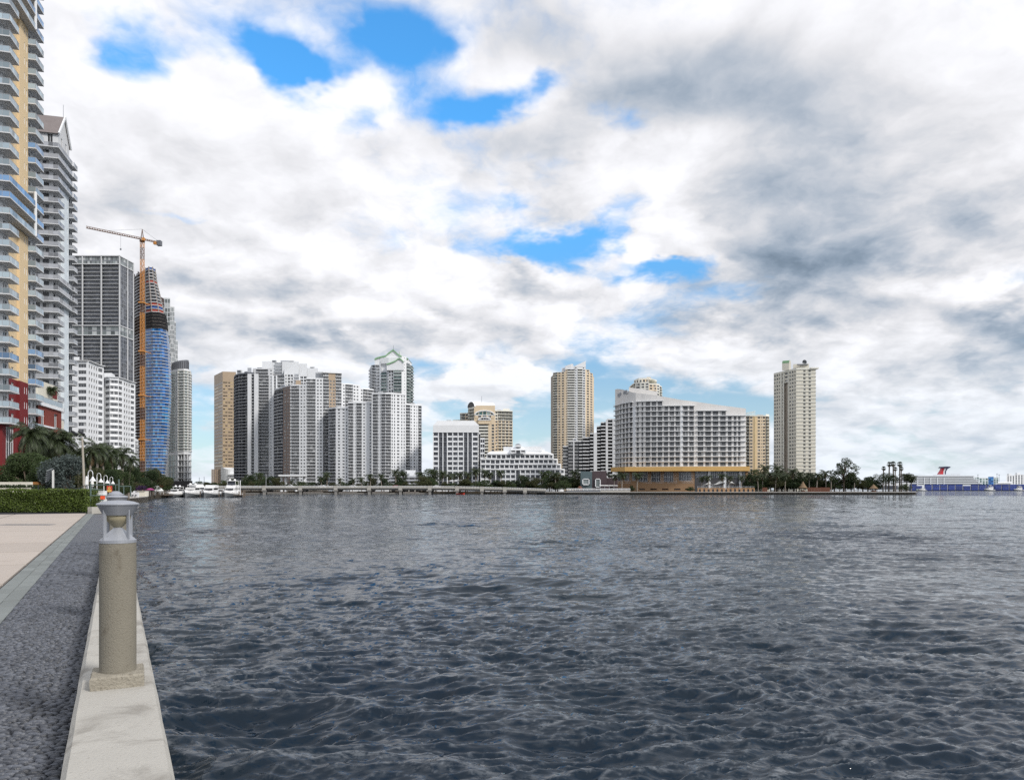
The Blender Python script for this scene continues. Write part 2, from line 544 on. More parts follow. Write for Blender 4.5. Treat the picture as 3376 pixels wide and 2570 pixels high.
# ------------------------------------------------------------------ buildings
class Building:
    """one building: a root, wall mesh, and window / balcony parts set into it"""
    LIMIT = 300

    def __init__(s, name, label, cat, base):
        s.root = thing(name, label, cat, (base[0], base[1], 1.5))
        s.w = MB()
        s.inst = {}
        s.meshes = {}

    def add(s, name, key, mb_fn, M):
        if key not in s.meshes:
            s.meshes[key] = mb_fn().mesh(name)
        s.inst.setdefault(name, []).append((key, M))

    def finish(s, wall='wall'):
        part(s.root, wall, s.w)
        off = Matrix.Translation(-s.root.location)
        eye = Vector((0, 0, EYE))
        for name, lst in s.inst.items():
            def rank(e):
                p = e[1].translation
                v = eye - p
                n = -(e[1].to_3x3() @ Vector((0, 1, 0)))
                return -(max(0.02, n.normalized().dot(v.normalized())) * s.meshes[e[0]].get('size', 1.0) / v.length_squared)
            lst.sort(key=rank)
            for key, M in lst[:s.LIMIT]:
                o = link(name, s.meshes[key], s.root)
                o.matrix_local = off @ M
            rest = lst[s.LIMIT:]
            if rest:
                mb = MB()
                for key, M in rest:
                    me = s.meshes[key]
                    k = len(mb.v)
                    MM = off @ M
                    mb.v.extend([tuple(MM @ v.co) for v in me.vertices])
                    ids = [mb.mi(m.name) for m in me.materials]
                    for p in me.polygons:
                        mb.f.append(tuple(k + i for i in p.vertices))
                        mb.m.append(ids[p.material_index])
                o = link(name, mb.mesh(name), s.root)
                o['kind'] = 'stuff'


def window_mb(w, h, frame, glass, mull, trans, fw=0.09):
    """local: x along the wall, y into it, z up; the pane sits behind its frame"""
    mb = MB()
    f0 = -0.04
    mb.box(0, fw, f0, 0.06, 0, h, frame, 'kbt')
    mb.box(w - fw, w, f0, 0.06, 0, h, frame, 'kbt')
    mb.box(fw, w - fw, f0, 0.06, 0, fw, frame, 'klr')
    mb.box(fw, w - fw, f0, 0.06, h - fw, h, frame, 'klr')
    n = mull + 1
    for i in range(1, n):
        x = w * i / n
        mb.box(x - fw / 2, x + fw / 2, f0 + .01, 0.05, fw, h - fw, frame, 'kbt')
    if trans:
        z = h * trans
        mb.box(fw, w - fw, f0 + .015, 0.045, z - fw / 2, z + fw / 2, frame, 'klr')
    for i in range(n):
        x0, x1 = max(fw, w * i / n), min(w - fw, w * (i + 1) / n)
        mb.face([(x0, 0.03, fw), (x1, 0.03, fw), (x1, 0.03, h - fw), (x0, 0.03, h - fw)], glass)
    return mb


def balcony_mb(w, yin, p, th, rail, edge, railm, hr=1.0):
    """slab from the back of the recess to its front edge with a balustrade"""
    mb = MB()
    mb.box(0, w, -p, yin, -th, 0.0, edge, 'k')
    if rail == 'solid':
        mb.box(0.02, w - 0.02, -p + 0.02, -p + 0.14, 0.0, hr, railm, 'b')
        if p > 0.4:
            mb.box(0.02, 0.14, -p + 0.14, 0, 0, hr, railm, 'bf')
            mb.box(w - 0.14, w - 0.02, -p + 0.14, 0, 0, hr, railm, 'bf')
    elif rail == 'glass':
        mb.box(0.03, w - 0.03, -p + 0.05, -p + 0.09, 0.06, hr - 0.05, railm, '')
        mb.box(0.0, w, -p + 0.03, -p + 0.12, hr - 0.05, hr, edge, '')
        if p > 0.4:
            for x in (0.03, w - 0.07):
                mb.box(x, x + 0.04, -p + 0.13, 0, 0.06, hr - 0.05, railm, '')
                mb.box(x - 0.02, x + 0.07, -p + 0.13, 0, hr - 0.05, hr, edge, '')
    elif rail == 'bars':
        for z in (0.3, 0.62, 0.95):
            mb.box(0.0, w, -p + 0.04, -p + 0.10, z, z + 0.09, railm, 'lr')
        n = max(1, int(w / 1.6))
        for i in range(n + 1):
            x = (w - 0.08) * i / n
            mb.box(x, x + 0.08, -p + 0.11, -p + 0.17, 0, 0.95, railm, 'bt')
    return mb


def parse(pat):
    out = []
    for tok in pat.split():
        out.append((tok[0], float(tok[1:] or 1)))
    return out


def facade(B, a, b, z0, z1, nfl, pat, T, skip=None, only=None):
    """wall from a to b (seen from outside, left to right) with nfl storeys of the bays in pat"""
    W = B.w
    a, b = Vector((a[0], a[1])), Vector((b[0], b[1]))
    L = (b - a).length
    u = (b - a) / L
    inn = Vector((-u.y, u.x))
    fh = (z1 - z0) / nfl
    cols = parse(pat)
    tot = sum(c[1] for c in cols)
    rot = Matrix(((u.x, inn.x, 0, 0), (u.y, inn.y, 0, 0), (0, 0, 1, 0), (0, 0, 0, 1)))

    def pt(x, y, z):
        q = a + u * x + inn * y
        return (q.x, q.y, z)

    def quad(x0, x1, za, zb, m, y=0.0):
        W.face([pt(x0, y, za), pt(x1, y, za), pt(x1, y, zb), pt(x0, y, zb)], m)

    x = 0.0
    for code, wt_ in cols:
        w = L * wt_ / tot
        t = T[code]
        x0, x1 = x, x + w
        x = x1
        kind, wm = t['kind'], t.get('wall', 'white_paint')
        if kind == 'wall':
            y = t.get('y', 0.0)
            quad(x0, x1, z0, z1, wm, y)
            if y:
                for xx in (x0, x1):
                    W.face([pt(xx, 0, z0), pt(xx, y, z0), pt(xx, y, z1), pt(xx, 0, z1)], wm)
        elif kind == 'win':
            sm = t.get('side', 0.15) * w
            sill, head, r = t.get('sill', 0.9), t.get('head', 0.4), t.get('r', 0.22)
            if sm > 0.01:
                quad(x0, x0 + sm, z0, z1, wm)
                quad(x1 - sm, x1, z0, z1, wm)
            xa, xb = x0 + sm, x1 - sm
            for k in range(nfl):
                zf = z0 + k * fh
                za, zb = zf + sill, zf + fh - head
                sp = t.get('span', wm)
                quad(xa, xb, zf, za, sp)
                quad(xa, xb, zb, zf + fh, sp)
                W.face([pt(xa, 0, za), pt(xb, 0, za), pt(xb, r, za), pt(xa, r, za)], sp)
                W.face([pt(xa, r, zb), pt(xb, r, zb), pt(xb, 0, zb), pt(xa, 0, zb)], sp)
                W.face([pt(xa, 0, za), pt(xa, r, za), pt(xa, r, zb), pt(xa, 0, zb)], wm)
                W.face([pt(xb, r, za), pt(xb, 0, za), pt(xb, 0, zb), pt(xb, r, zb)], wm)
                ww, hh = round(xb - xa, 2), round(zb - za, 2)
                g = t.get('glass', 'glass')
                key = ('w', ww, hh, t.get('frame', 'white_trim'), g, t.get('mull', 0), t.get('trans', 0))
                M = Matrix.Translation(pt(xa, r - 0.065, za)) @ rot
                B.add('window', key, lambda: window_mb(ww, hh, key[3], g, key[5], key[6], t.get('fw', 0.09)), M)
                if t.get('bal') and (only is None or k in only):
                    p = t['bal']
                    kb = ('b', round(w, 2), p, t.get('rail', 'glass'))
                    B.add('balcony', kb, lambda: balcony_mb(kb[1] - 0.02, -0.003, p, t.get('th', 0.25), t.get('rail', 'glass'), t.get('edge', 'white_trim'), t.get('railm', 'balustrade_grey')),
                          Matrix.Translation(pt(x0 + 0.01, 0, zf + 0.12)) @ rot)
        elif kind == 'log':
            dpt, p = t.get('d', 1.6), t.get('p', 0.3)
            th = t.get('th', 0.28)
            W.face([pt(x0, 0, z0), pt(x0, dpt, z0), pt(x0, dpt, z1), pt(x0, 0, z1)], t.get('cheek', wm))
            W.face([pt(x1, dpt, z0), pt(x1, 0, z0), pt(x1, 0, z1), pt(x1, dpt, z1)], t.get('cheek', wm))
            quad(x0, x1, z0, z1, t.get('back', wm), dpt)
            W.face([pt(x0, 0, z1), pt(x0, dpt, z1), pt(x1, dpt, z1), pt(x1, 0, z1)], wm)
            ww, hh = round(w * t.get('door', 0.8), 2), round(fh - th - 0.25, 2)
            g = t.get('glass', 'glass')
            key = ('d', ww, hh, t.get('frame', 'slate_metal'), g, t.get('mull', 2))
            kb = ('l', round(w, 2), round(dpt, 2), p, t.get('rail', 'bars'), t.get('railm', 'white_trim'))
            for k in range(nfl):
                zf = z0 + k * fh
                M = Matrix.Translation(pt(x0 + (w - ww) / 2, dpt - 0.08, zf + th * .5)) @ rot
                B.add('window', key, lambda: window_mb(ww, hh, key[3], g, key[5], 0), M)
                B.add('balcony', kb, lambda: balcony_mb(kb[1] - 0.02, dpt - 0.01, p, th, kb[4], t.get('edge', 'white_trim'), kb[5], t.get('hr', 1.0)),
                      Matrix.Translation(pt(x0 + 0.01, 0, zf + th)) @ rot)


def flank(B, a, b, z0, z1, m):
    """plain wall; heights may differ at its two ends"""
    za, zb = z1 if isinstance(z1, tuple) else (z1, z1)
    B.w.face([(a[0], a[1], z0), (b[0], b[1], z0), (b[0], b[1], zb), (a[0], a[1], za)], m)


def block(B, pts, z0, z1, nfl, pats, T, m='white_paint', par=1.2, roof='concrete', base=None, parm=None):
    """storeyed block on a plan polygon (counter-clockwise); pats[i] dresses the side from pts[i] to pts[i+1]"""
    n = len(pts)
    for i in range(n):
        a, b = pts[i], pts[(i + 1) % n]
        pat = pats[i] if i < len(pats) else None
        if pat:
            facade(B, a, b, z0, z1, nfl, pat, T)
        else:
            flank(B, a, b, z0, z1, m)
        if base is not None:
            flank(B, a, b, base, z0, m)
        if par:
            flank(B, a, b, z1, z1 + par, parm or m)
    B.w.face([(p[0], p[1], z1 + max(0, par - 0.6)) for p in pts], roof)


def back(pts, depth, ang=0.0):
    """closes a visible front line of plan points into a block of the given depth"""
    dx_, dy_ = math.sin(ang) * depth, math.cos(ang) * depth
    return list(pts) + [(pts[-1][0] + dx_, pts[-1][1] + dy_), (pts[0][0] + dx_, pts[0][1] + dy_)]

# ------------------------------------------------------------------ ground
GZ = 1.7           # promenade
WD = -0.536        # the sea wall runs off at this slope in plan (x per y)


def W_(Y, a):
    return (WD * Y + a, Y)


g = MB()
# mainland along the promenade, the marina and the river mouth
coast = [W_(-14, 0.25), W_(60, 0.25), W_(128, 0.25), P(417, 150), P(489, 190), P(478, 215), P(515, 262), P(560, 300), P(640, 330), P(690, 520), P(1850, 520),
         P(1850, 1300), P(1000, 1500), (-1500, 1500), (-1500, -14)]
g.prism(coast, -3, 1.3, 'soil')
structure('ground', g)
g = MB()
g.prism([P(1772, 458), P(1800, 452), P(2400, 449), P(3020, 455), P(3010, 480), P(2700, 690), P(2300, 980), P(1870, 980), P(1700, 640)], -3, 1.35, 'soil')
isl = structure('ground', g)
g = MB()
for i, (p, q) in enumerate([(P(1772, 457.6), P(1800, 451.6)), (P(1800, 451.6), P(2400, 448.6)), (P(2400, 448.6), P(3020, 454.6))]):
    g.beam((p[0], p[1], 1.32), (q[0], q[1], 1.32), 1.6, 0.42, 'concrete')
sw = tag(link('seawall', g.mesh('seawall')), 'low concrete seawall cap running along the island shore below the curved hotel', 'seawall')
g = MB()
g.prism([P(2985, 1335), P(4300, 1335), P(4300, 3200), P(2900, 3200)], -3, 1.2, 'concrete')
structure('ground', g)
g = MB()
g.prism([(-1400, 1500), P(760, 1500), P(3400, 3400), (-1400, 3400)], -3, 1.0, 'soil')
structure('ground', g)

# ------------------------------------------------------------------ near condominiums on the promenade side
ANG = math.atan((1050 - CX) / F)
Dv = Vector((math.sin(ANG), math.cos(ANG)))
Nv = Vector((Dv.y, -Dv.x))


def SE(O, s, e):
    q = Vector(O) + Dv * s + Nv * e
    return (q.x, q.y)


def terrace(B, O, s0, s1, e0, e1, z, gl, south=True, drop=0.0, th=0.22):
    """projecting balcony slab with a glass balustrade as its own piece"""
    key = (round(s1 - s0, 2), round(e1 - e0, 2), gl, south, drop)
    cache = B.meshes
    if key not in cache:
        w, l = e1 - e0, s1 - s0
        m = MB()
        m.box(0, w, 0, l, -th, 0, 'pale_grey')
        r = MB()

        def run(a, b, along_y):
            n = max(1, int(round(abs(b - a) / 1.15)))
            for i in range(n):
                p, q = a + (b - a) * i / n, a + (b - a) * (i + 1) / n
                if along_y:
                    r.box(w - 0.09, w - 0.06, p + 0.04, q - 0.04, 0.05, 0.98, gl)
                    r.box(w - 0.11, w - 0.05, p - 0.02, p + 0.03, 0, 1.0, 'steel')
                else:
                    r.box(p + 0.04, q - 0.04, 0.06, 0.09, 0.05, 0.98, gl)
                    r.box(p - 0.02, p + 0.03, 0.04, 0.11, 0, 1.0, 'steel')
            if along_y:
                r.box(w - 0.12, w - 0.04, a, b, 1.0, 1.05, 'steel')
                r.box(w - 0.11, w - 0.05, b - 0.05, b, 0, 1.0, 'steel')
            else:
                r.box(a, b, 0.03, 0.12, 1.0, 1.05, 'steel')
        run(0.1, l - 0.02, True)
        if south:
            run(max(0.0, w - 6), w - 0.1, False)
        cache[key] = (m.mesh('balcony'), r.mesh('railing'))
    q = SE(O, s0, e0)
    o = link('balcony', cache[key][0], B.root)
    o.matrix_local = Matrix.Translation(-B.root.location) @ Matrix.Translation((q[0], q[1], z)) @ Matrix(((Nv.x, Dv.x, 0, 0), (Nv.y, Dv.y, 0, 0), (0, 0, 1, 0), (0, 0, 0, 1)))
    link('railing', cache[key][1], o)
    return o


FH = 2.95
O1 = P(-6, 135)
T1 = dict(w=dict(kind='wall', wall='white_paint'), y=dict(kind='wall', wall='yellow_paint'), r=dict(kind='wall', wall='red_paint'),
          D=dict(kind='win', side=0, sill=0.15, head=0.55, wall='white_paint', mull=1, frame='white_trim'),
          W=dict(kind='win', side=0.1, sill=0.8, head=0.7, wall='yellow_paint', mull=1),
          V=dict(kind='win', side=0.1, sill=0.8, head=0.7, wall='red_paint', mull=1),
          s=dict(kind='win', side=0.2, sill=0.7, head=0.9, wall='yellow_paint', r=0.15),
          t=dict(kind='win', side=0.2, sill=0.7, head=0.9, wall='red_paint', r=0.15),
          G=dict(kind='win', side=0.05, sill=0.35, head=0.4, wall='red_paint', mull=3, trans=0.55, r=0.4))
B = Building('apartment_tower', 'tall yellow and white condominium tower on a red base with stacked glass balconies', 'apartment tower', SE(O1, 4, -4))
ZT = 0.7 + FH * 37
z8, z5 = 0.7 + FH * 8, 0.7 + FH * 5
for za, zb, n, pw, pe, pp, cw in ((z8, ZT, 29, 'w', 'y1.2 W1.5 y1.5', 'y1.5 s.45 y.35 s.45 y.25', 'yellow_paint'), (z5, z8, 3, 'w', 'r1.2 V1.5 r1.5', 'r1.5 t.45 r.35 t.45 r.25', 'red_paint')):
    facade(B, SE(O1, 1.8, -14), SE(O1, 1.8, 0), za, zb, n, 'w1 D2.4 w1 D2.4 w1 D2.4 w1 D2.4 w.4', T1)
    facade(B, SE(O1, 1.8, 0), SE(O1, 4.6, 0), za, zb, n, 'w.3 D1.9 w.6', T1)
    facade(B, SE(O1, 4.6, 0), SE(O1, 8.8, 0), za, zb, n, pe, T1)
    flank(B, SE(O1, 8.8, 0), SE(O1, 8.8, .45), za, zb, cw)
    facade(B, SE(O1, 8.8, .45), SE(O1, 13, .45), za, zb, n, pp, T1)
    flank(B, SE(O1, 13, .45), SE(O1, 13, .3), za, zb, cw)
    facade(B, SE(O1, 13, .3), SE(O1, 17.6, .3), za, zb, n, 'w.4 D1.6 w.8 D1.4 w.4', T1)
    flank(B, SE(O1, 17.6, .3), SE(O1, 17.6, -14), za, zb, 'white_paint')
facade(B, SE(O1, 1.2, -14), SE(O1, 1.2, .2), 1.2, z5, 2, 'r2 G3 r1 G3 r1.2', T1)
facade(B, SE(O1, 1.2, .2), SE(O1, 8.8, .2), 1.2, z5, 2, 'r1.4 G4.4 r1.4', T1)
flank(B, SE(O1, 8.8, .2), SE(O1, 8.8, .55), 1.2, z5, 'red_paint')
facade(B, SE(O1, 8.8, .55), SE(O1, 17.6, .55), 1.2, z5, 2, 'r4.4 G2 r2', T1)
B.w.face([(*SE(O1, 1.8, -14), ZT), (*SE(O1, 1.8, 0), ZT), (*SE(O1, 17.6, 0), ZT), (*SE(O1, 17.6, -14), ZT)], 'concrete')
B.w.face([(*SE(O1, 1.2, -14), z5), (*SE(O1, 1.2, .2), z5), (*SE(O1, 8.8, .2), z5), (*SE(O1, 8.8, -14), z5)], 'concrete')
# round white column between the two stacks on the joined floors
for ka, kb in ((18, 21), (32, 37)):
    cb = MB()
    q = SE(O1, 13.0, 1.75)
    cb.tube([(*q, 0.7 + FH * ka), (*q, 0.7 + FH * kb)], 0.28, 10, 'white_paint')
    part(B.root, 'column', cb)
for k in range(5, 37):
    z = 0.7 + FH * k
    wide = k in (18, 19, 20) or k >= 32
    gl = 'balustrade_blue' if k in (19, 20, 9, 33, 34) else 'balustrade'
    terrace(B, O1, 0, 12.9 if wide else 4.4, -14, 1.9, z, gl)
    terrace(B, O1, 13.0, 17.5, .3, 1.85, z, 'balustrade_blue' if (wide or k in (8, 9, 10, 23, 24)) else 'balustrade', south=not wide)
B.finish()

# red annex with a planted terrace
A = Building('podium_building', 'red annex with a railed roof terrace beside the yellow condominium tower', 'building', SE(O1, 25, -4))
TA = dict(r=dict(kind='wall', wall='brick_red'), V=dict(kind='win', side=0.08, sill=0.9, head=0.9, wall='brick_red', mull=2, r=0.4),
          w=dict(kind='wall', wall='cream_paint'), G=dict(kind='win', side=0.05, sill=0.4, head=0.6, wall='brick_red', mull=2, trans=.5))
facade(A, SE(O1, 17.7, .7), SE(O1, 32, .7), 1.2, 20.6, 4, 'r1 V2 r1 r2.5 V2 r1.5', TA)
flank(A, SE(O1, 32, .7), SE(O1, 32, -12), 1.2, 20.6, 'brick_red')
A.w.prism([SE(O1, 17.7, -12), SE(O1, 17.7, 1.1), SE(O1, 32.4, 1.1), SE(O1, 32.4, -12)], 20.6, 21.3, 'white_trim')
A.w.prism([SE(O1, 23, -8), SE(O1, 23, -1.0), SE(O1, 35, -1.0), SE(O1, 35, -8)], 21.3, 26.5, 'cream_paint')
A.w.prism([SE(O1, 32.6, -8), SE(O1, 32.6, -.6), SE(O1, 38, -.6), SE(O1, 38, -8)], 1.2, 19.0, 'cream_paint')
A.w.prism([SE(O1, 31.5, -1.0), SE(O1, 31.5, -.9), SE(O1, 34.4, -.9), SE(O1, 34.4, -1.0)], 23.6, 25.4, 'red_paint')
for z in (11.4, 16.2):
    A.w.prism([SE(O1, 17.7, .71), SE(O1, 17.7, 1.5), SE(O1, 27, 1.5), SE(O1, 27, .71)], z, z + 0.35, 'white_trim')
rb = MB()
for i in range(14):
    s_ = 18 + i * 1.05
    q = SE(O1, s_, 1.0)
    rb.tube([(*q, 21.3), (*q, 22.5)], 0.05, 5, 'steel')
q1, q2 = SE(O1, 18, 1.0), SE(O1, 31.7, 1.0)
rb.beam((*q1, 22.5), (*q2, 22.5), .1, .07, 'steel')
rb.beam((*q1, 21.9), (*q2, 21.9), .03, 1.0, 'balustrade')
part(A.root, 'railing', rb)
A.finish()

# white-blue condominium with a gabled roof
O2 = P(168, 198)
T2 = dict(w=dict(kind='wall', wall='pale_grey'), c=dict(kind='wall', wall='cool_white'),
          D=dict(kind='win', side=0, sill=0.15, head=0.45, wall='pale_grey', mull=1, frame='slate_metal'),
          W=dict(kind='win', side=0.1, sill=0.9, head=0.6, wall='pale_grey', mull=1),
          s=dict(kind='win', side=0.1, sill=0.8, head=0.8, wall='cool_white', r=0.15))
B = Building('apartment_tower', 'white and pale blue condominium tower with wraparound balconies under a brown gabled roof', 'apartment tower', SE(O2, 4, -4))
ZB, ZT = 0.6, 0.6 + 2.95 * 32
facade(B, SE(O2, 1.5, -11), SE(O2, 1.5, 0), ZB, ZT, 32, 'D2.2 w.5 D2.2 w.6 D2.2 w.6 D1.5 w.9', T2)
facade(B, SE(O2, 1.5, 0), SE(O2, 7.9, 0), ZB, ZT, 32, 'w.4 D1.6 w1.0 W1.8 w1.2', T2)
flank(B, SE(O2, 7.9, 0), SE(O2, 7.9, .8), ZB, ZT, 'cool_white')
facade(B, SE(O2, 7.9, .8), SE(O2, 11.9, .8), ZB, ZT, 32, 'c2.6 s.6 c.8', T2)
flank(B, SE(O2, 11.9, .8), SE(O2, 11.9, .6), ZB, ZT, 'cool_white')
facade(B, SE(O2, 11.9, .6), SE(O2, 15.6, .6), ZB, ZT, 32, 'w.4 D1.5 w.4 D1.2 w.3', T2)
flank(B, SE(O2, 15.6, .6), SE(O2, 15.6, -11), ZB, ZT, 'pale_grey')
B.w.face([(*SE(O2, 1.5, -11), ZT), (*SE(O2, 1.5, .5), ZT), (*SE(O2, 15.6, .5), ZT), (*SE(O2, 15.6, -11), ZT)], 'concrete')
# penthouse and gable
ph = [SE(O2, 3.4, -11), SE(O2, 3.4, .7), SE(O2, 12.6, .7), SE(O2, 12.6, -11)]
facade(B, ph[0], ph[1], ZT, ZT + 5.4, 1, 'w1 D2 w.6 D2 w2 W1.4 w1', T2)
facade(B, ph[1], ph[2], ZT, ZT + 5.4, 1, 'w2 W1.4 w2 W1.4 w2', T2)
flank(B, ph[2], ph[3], ZT, ZT + 5.4, 'pale_grey')
e0, e1 = -11, .7
ga, gb, gc = (*SE(O2, 3.4, e1), ZT + 5.4), (*SE(O2, 12.6, e1), ZT + 5.4), (*SE(O2, 7.9, e1), ZT + 11.2)
B.w.face([ga, gb, gc], 'pale_grey')
B.w.face([(*SE(O2, 3.4, e0), ZT + 5.4), (*SE(O2, 7.9, e0), ZT + 11.2), (*SE(O2, 12.6, e0), ZT + 5.4)], 'pale_grey')
rf = MB()
for s1_ in (2.7, 13.1):
    rf.face([(*SE(O2, s1_, e0 - .6), ZT + 4.7), (*SE(O2, s1_, e1 + .35), ZT + 4.7), (*SE(O2, 7.9, e1 + .35), ZT + 11.6), (*SE(O2, 7.9, e0 - .6), ZT + 11.6)], 'brown_tile')
rfo = part(B.root, 'roof', rf)
fm = MB()
for s1_ in (2.7, 13.1):
    fm.beam((*SE(O2, s1_, e1 + .4), ZT + 4.7), (*SE(O2, 7.9, e1 + .4), ZT + 11.6), .35, .55, 'white_trim')
part(rfo, 'fascia', fm, world=False)
rfo.children[0].matrix_local = Matrix.Translation(-B.root.location)
mast = MB()
mast.tube([(*SE(O2, 7.9, .6), ZT + 11.2), (*SE(O2, 7.9, .6), ZT + 15)], .08, 5, 'steel')
part(B.root, 'mast', mast)
for k in range(1, 33):
    z = 0.6 + 2.95 * k
    wide = k in (18, 19, 20) or k >= 29
    terrace(B, O2, 0, 11.9 if wide else 5.0, -11, 1.8, z, 'balustrade_grey')
    terrace(B, O2, 12.0, 15.5, .6, 2.05, z, 'balustrade_grey', south=not wide)
B.finish()

# ------------------------------------------------------------------ grey grid tower
T3 = dict(l=dict(kind='log', d=1.3, p=0.15, wall='slate_metal', back='grey_paint', door=0.96, mull=5, glass='glass_grey', rail='bars', railm='slate_metal', edge='pale_grey', th=0.24, frame='slate_metal'),
          g=dict(kind='win', side=0.0, sill=0.18, head=0.0, r=0.1, wall='slate_metal', glass='glass_grey', frame='grey_paint', mull=1, trans=.4, fw=.07),
          x=dict(kind='win', side=0.03, sill=0.3, head=0.3, r=0.1, wall='slate_metal', glass='glass_pale', frame='grey_paint', mull=3, fw=.1))
B = Building('apartment_tower', 'dark grey high-rise with a pale grid of slab lines and three white vertical ribs', 'apartment tower', P(330, 575))
pa, pm1, pm2, pc, pd = P(222, 567), P(273, 567), P(335, 567), P(395, 567), P(440, 585.5)
for za, zb, n in ((4, 121, 39), (128, 175, 16)):
    facade(B, pa, pc, za, zb, n, 'l51 l62 l60', T3)
    facade(B, pc, pd, za, zb, n, 'g1 g1 g.8 g.8', T3)
for za, zb, m in ((121, 128, 'slate_metal'),):
    facade(B, pa, pc, za, zb, 2, 'x51 x62 x60', T3)
    facade(B, pc, pd, za, zb, 2, 'x1 x.8', T3)
facade(B, pa, pc, 175, 181.3, 2, 'x51 x31 x31 x30 x30', T3)
facade(B, pc, pd, 175, 181.3, 2, 'x1 x.8', T3)
bk = P(425, 640)
flank(B, pd, bk, 2, 181.3, 'slate_metal')
B.w.face([(*pa, 181), (*pc, 181), (*pd, 181), (*bk, 181), (*P(250, 640), 181)], 'concrete')
rib = MB()
for p in (pa, pm1, pm2, pc):
    rib.box(p[0] - .38, p[0] + .38, p[1] - .75, p[1] + .05, 2, 182, 'pale_grey')
for f in (.56, 1.0):
    q = (pc[0] + (pd[0] - pc[0]) * f, pc[1] + (pd[1] - pc[1]) * f)
    rib.box(q[0] - .35, q[0] + .35, q[1] - .6, q[1] + .3, 2, 182, 'pale_grey')
for z in (120.6, 128.0, 175, 181.3):
    rib.box(pa[0], pc[0] + .6, pc[1] - .9, pc[1], z, z + .6, 'pale_grey')
    rib.beam((pc[0], pc[1] - .4, z + .3), (pd[0], pd[1] - .4, z + .3), .8, .6, 'pale_grey')
part(B.root, 'rib', rib)
B.finish()

# ------------------------------------------------------------------ sail-shaped blue glass tower under construction, with its crane
B4 = thing('skyscraper', 'sail-shaped tower under construction with blue glass floors and bare upper slabs', 'skyscraper', (*P(500, 740), 1.5))
edge_y = [875, 886, 932, 966, 996, 1032, 1060, 1093, 1146, 1215, 1270, 1324, 1393, 1461, 1516, 1554, 1600]
edge_x = [514, 515, 520, 529, 537, 546, 552, 555, 561, 565, 566.5, 566, 562, 559.5, 553, 547, 543]


def sail(z):
    y = HY - (z - EYE) * F / 735
    xr = float(np.interp(y, edge_y, edge_x))
    w = xr - 480
    return [P(442, 750), P(454, 741), P(480, 728), P(480 + w * .3, 723.5), P(480 + w * .65, 725), P(480 + w * .9, 732), P(xr, 742), P(xr - 6, 775), P(446, 775)]


def inset(poly, d):
    cx = sum(p[0] for p in poly) / len(poly)
    cy = sum(p[1] for p in poly) / len(poly)
    out = []
    for p in poly:
        v = Vector((p[0] - cx, p[1] - cy))
        v *= max(0, (v.length - d)) / v.length
        out.append((cx + v.x, cy + v.y))
    return out


FB = 3.17
core = MB()
core.prism([P(450, 752), P(480, 740), P(520, 736), P(540, 750), P(525, 772), P(452, 772)], 1.5, 196, 'rust_dark')
core.prism([P(465, 750), P(500, 742), P(512, 750), P(500, 770), P(466, 770)], 196, 219, 'raw_slab')
part(B4, 'core', core)
post_me = {}
for k in range(69):
    z = 2 + FB * k
    y = HY - (z - EYE) * F / 735
    pl = sail(z)
    sl = MB()
    glazed = y > 1096
    sl.prism(pl, z, z + (0.45 if glazed else 0.55), 'pale_grey' if glazed or y < 1046 else 'raw_slab')
    part(B4, 'floor_slab', sl)
    up = inset(pl, 0.5)
    if glazed:
        gb_ = MB()
        for i in (2, 3, 4, 5):
            a, b = up[i], up[i + 1]
            n = 4 if i < 4 else 2
            for j in range(n):
                p = (a[0] + (b[0] - a[0]) * j / n, a[1] + (b[1] - a[1]) * j / n)
                q = (a[0] + (b[0] - a[0]) * (j + .94) / n, a[1] + (b[1] - a[1]) * (j + .94) / n)
                gb_.face([(*p, z + .46), (*q, z + .46), (*q, z + FB - .01), (*p, z + FB - .01)], 'glass_blue' if rnd.random() > .008 else 'dark_panel')
        part(B4, 'glass_band', gb_)
    elif y > 1046:
        nb = MB()
        for i in (2, 3, 4, 5):
            nb.face([(*pl[i], z), (*pl[i + 1], z), (*pl[i + 1], z + FB), (*pl[i], z + FB)], 'black_net')
        part(B4, 'netting', nb)
    else:
        iw = MB()  # dark block standing in for the shade inside the open floors
        iw.prism(inset(pl, 3.0), z + .55, z + FB, 'slate_metal', bottom=False)
        part(B4, 'shade_fill', iw)
        if k % 9 == 1 or (1010 < y < 1036) or y < 905:
            tb = MB()
            m_ = 'blue_sheet' if (1016 < y < 1036 or y < 940) else 'red_sheet'
            for i in (2, 3, 4):
                tb.face([(*up[i], z + .5), (*up[i + 1], z + .5), (*up[i + 1], z + FB * .8), (*up[i], z + FB * .8)], m_)
            part(B4, 'tarpaulin', tb)
    for i in (0, 1, 2) if y > 1046 else (0, 1, 2, 3, 4, 5):
        q = up[i]
        key = 'raw_slab' if i > 1 else 'rust_dark'
        if key not in post_me:
            cl = MB()
            cl.box(-.4, .4, -.4, .4, .42, FB, key, 'tb')
            post_me[key] = cl.mesh('column')
        o = link('column', post_me[key], B4)
        o.location = (q[0] - B4.location[0], q[1] - B4.location[1], z - B4.location[2])

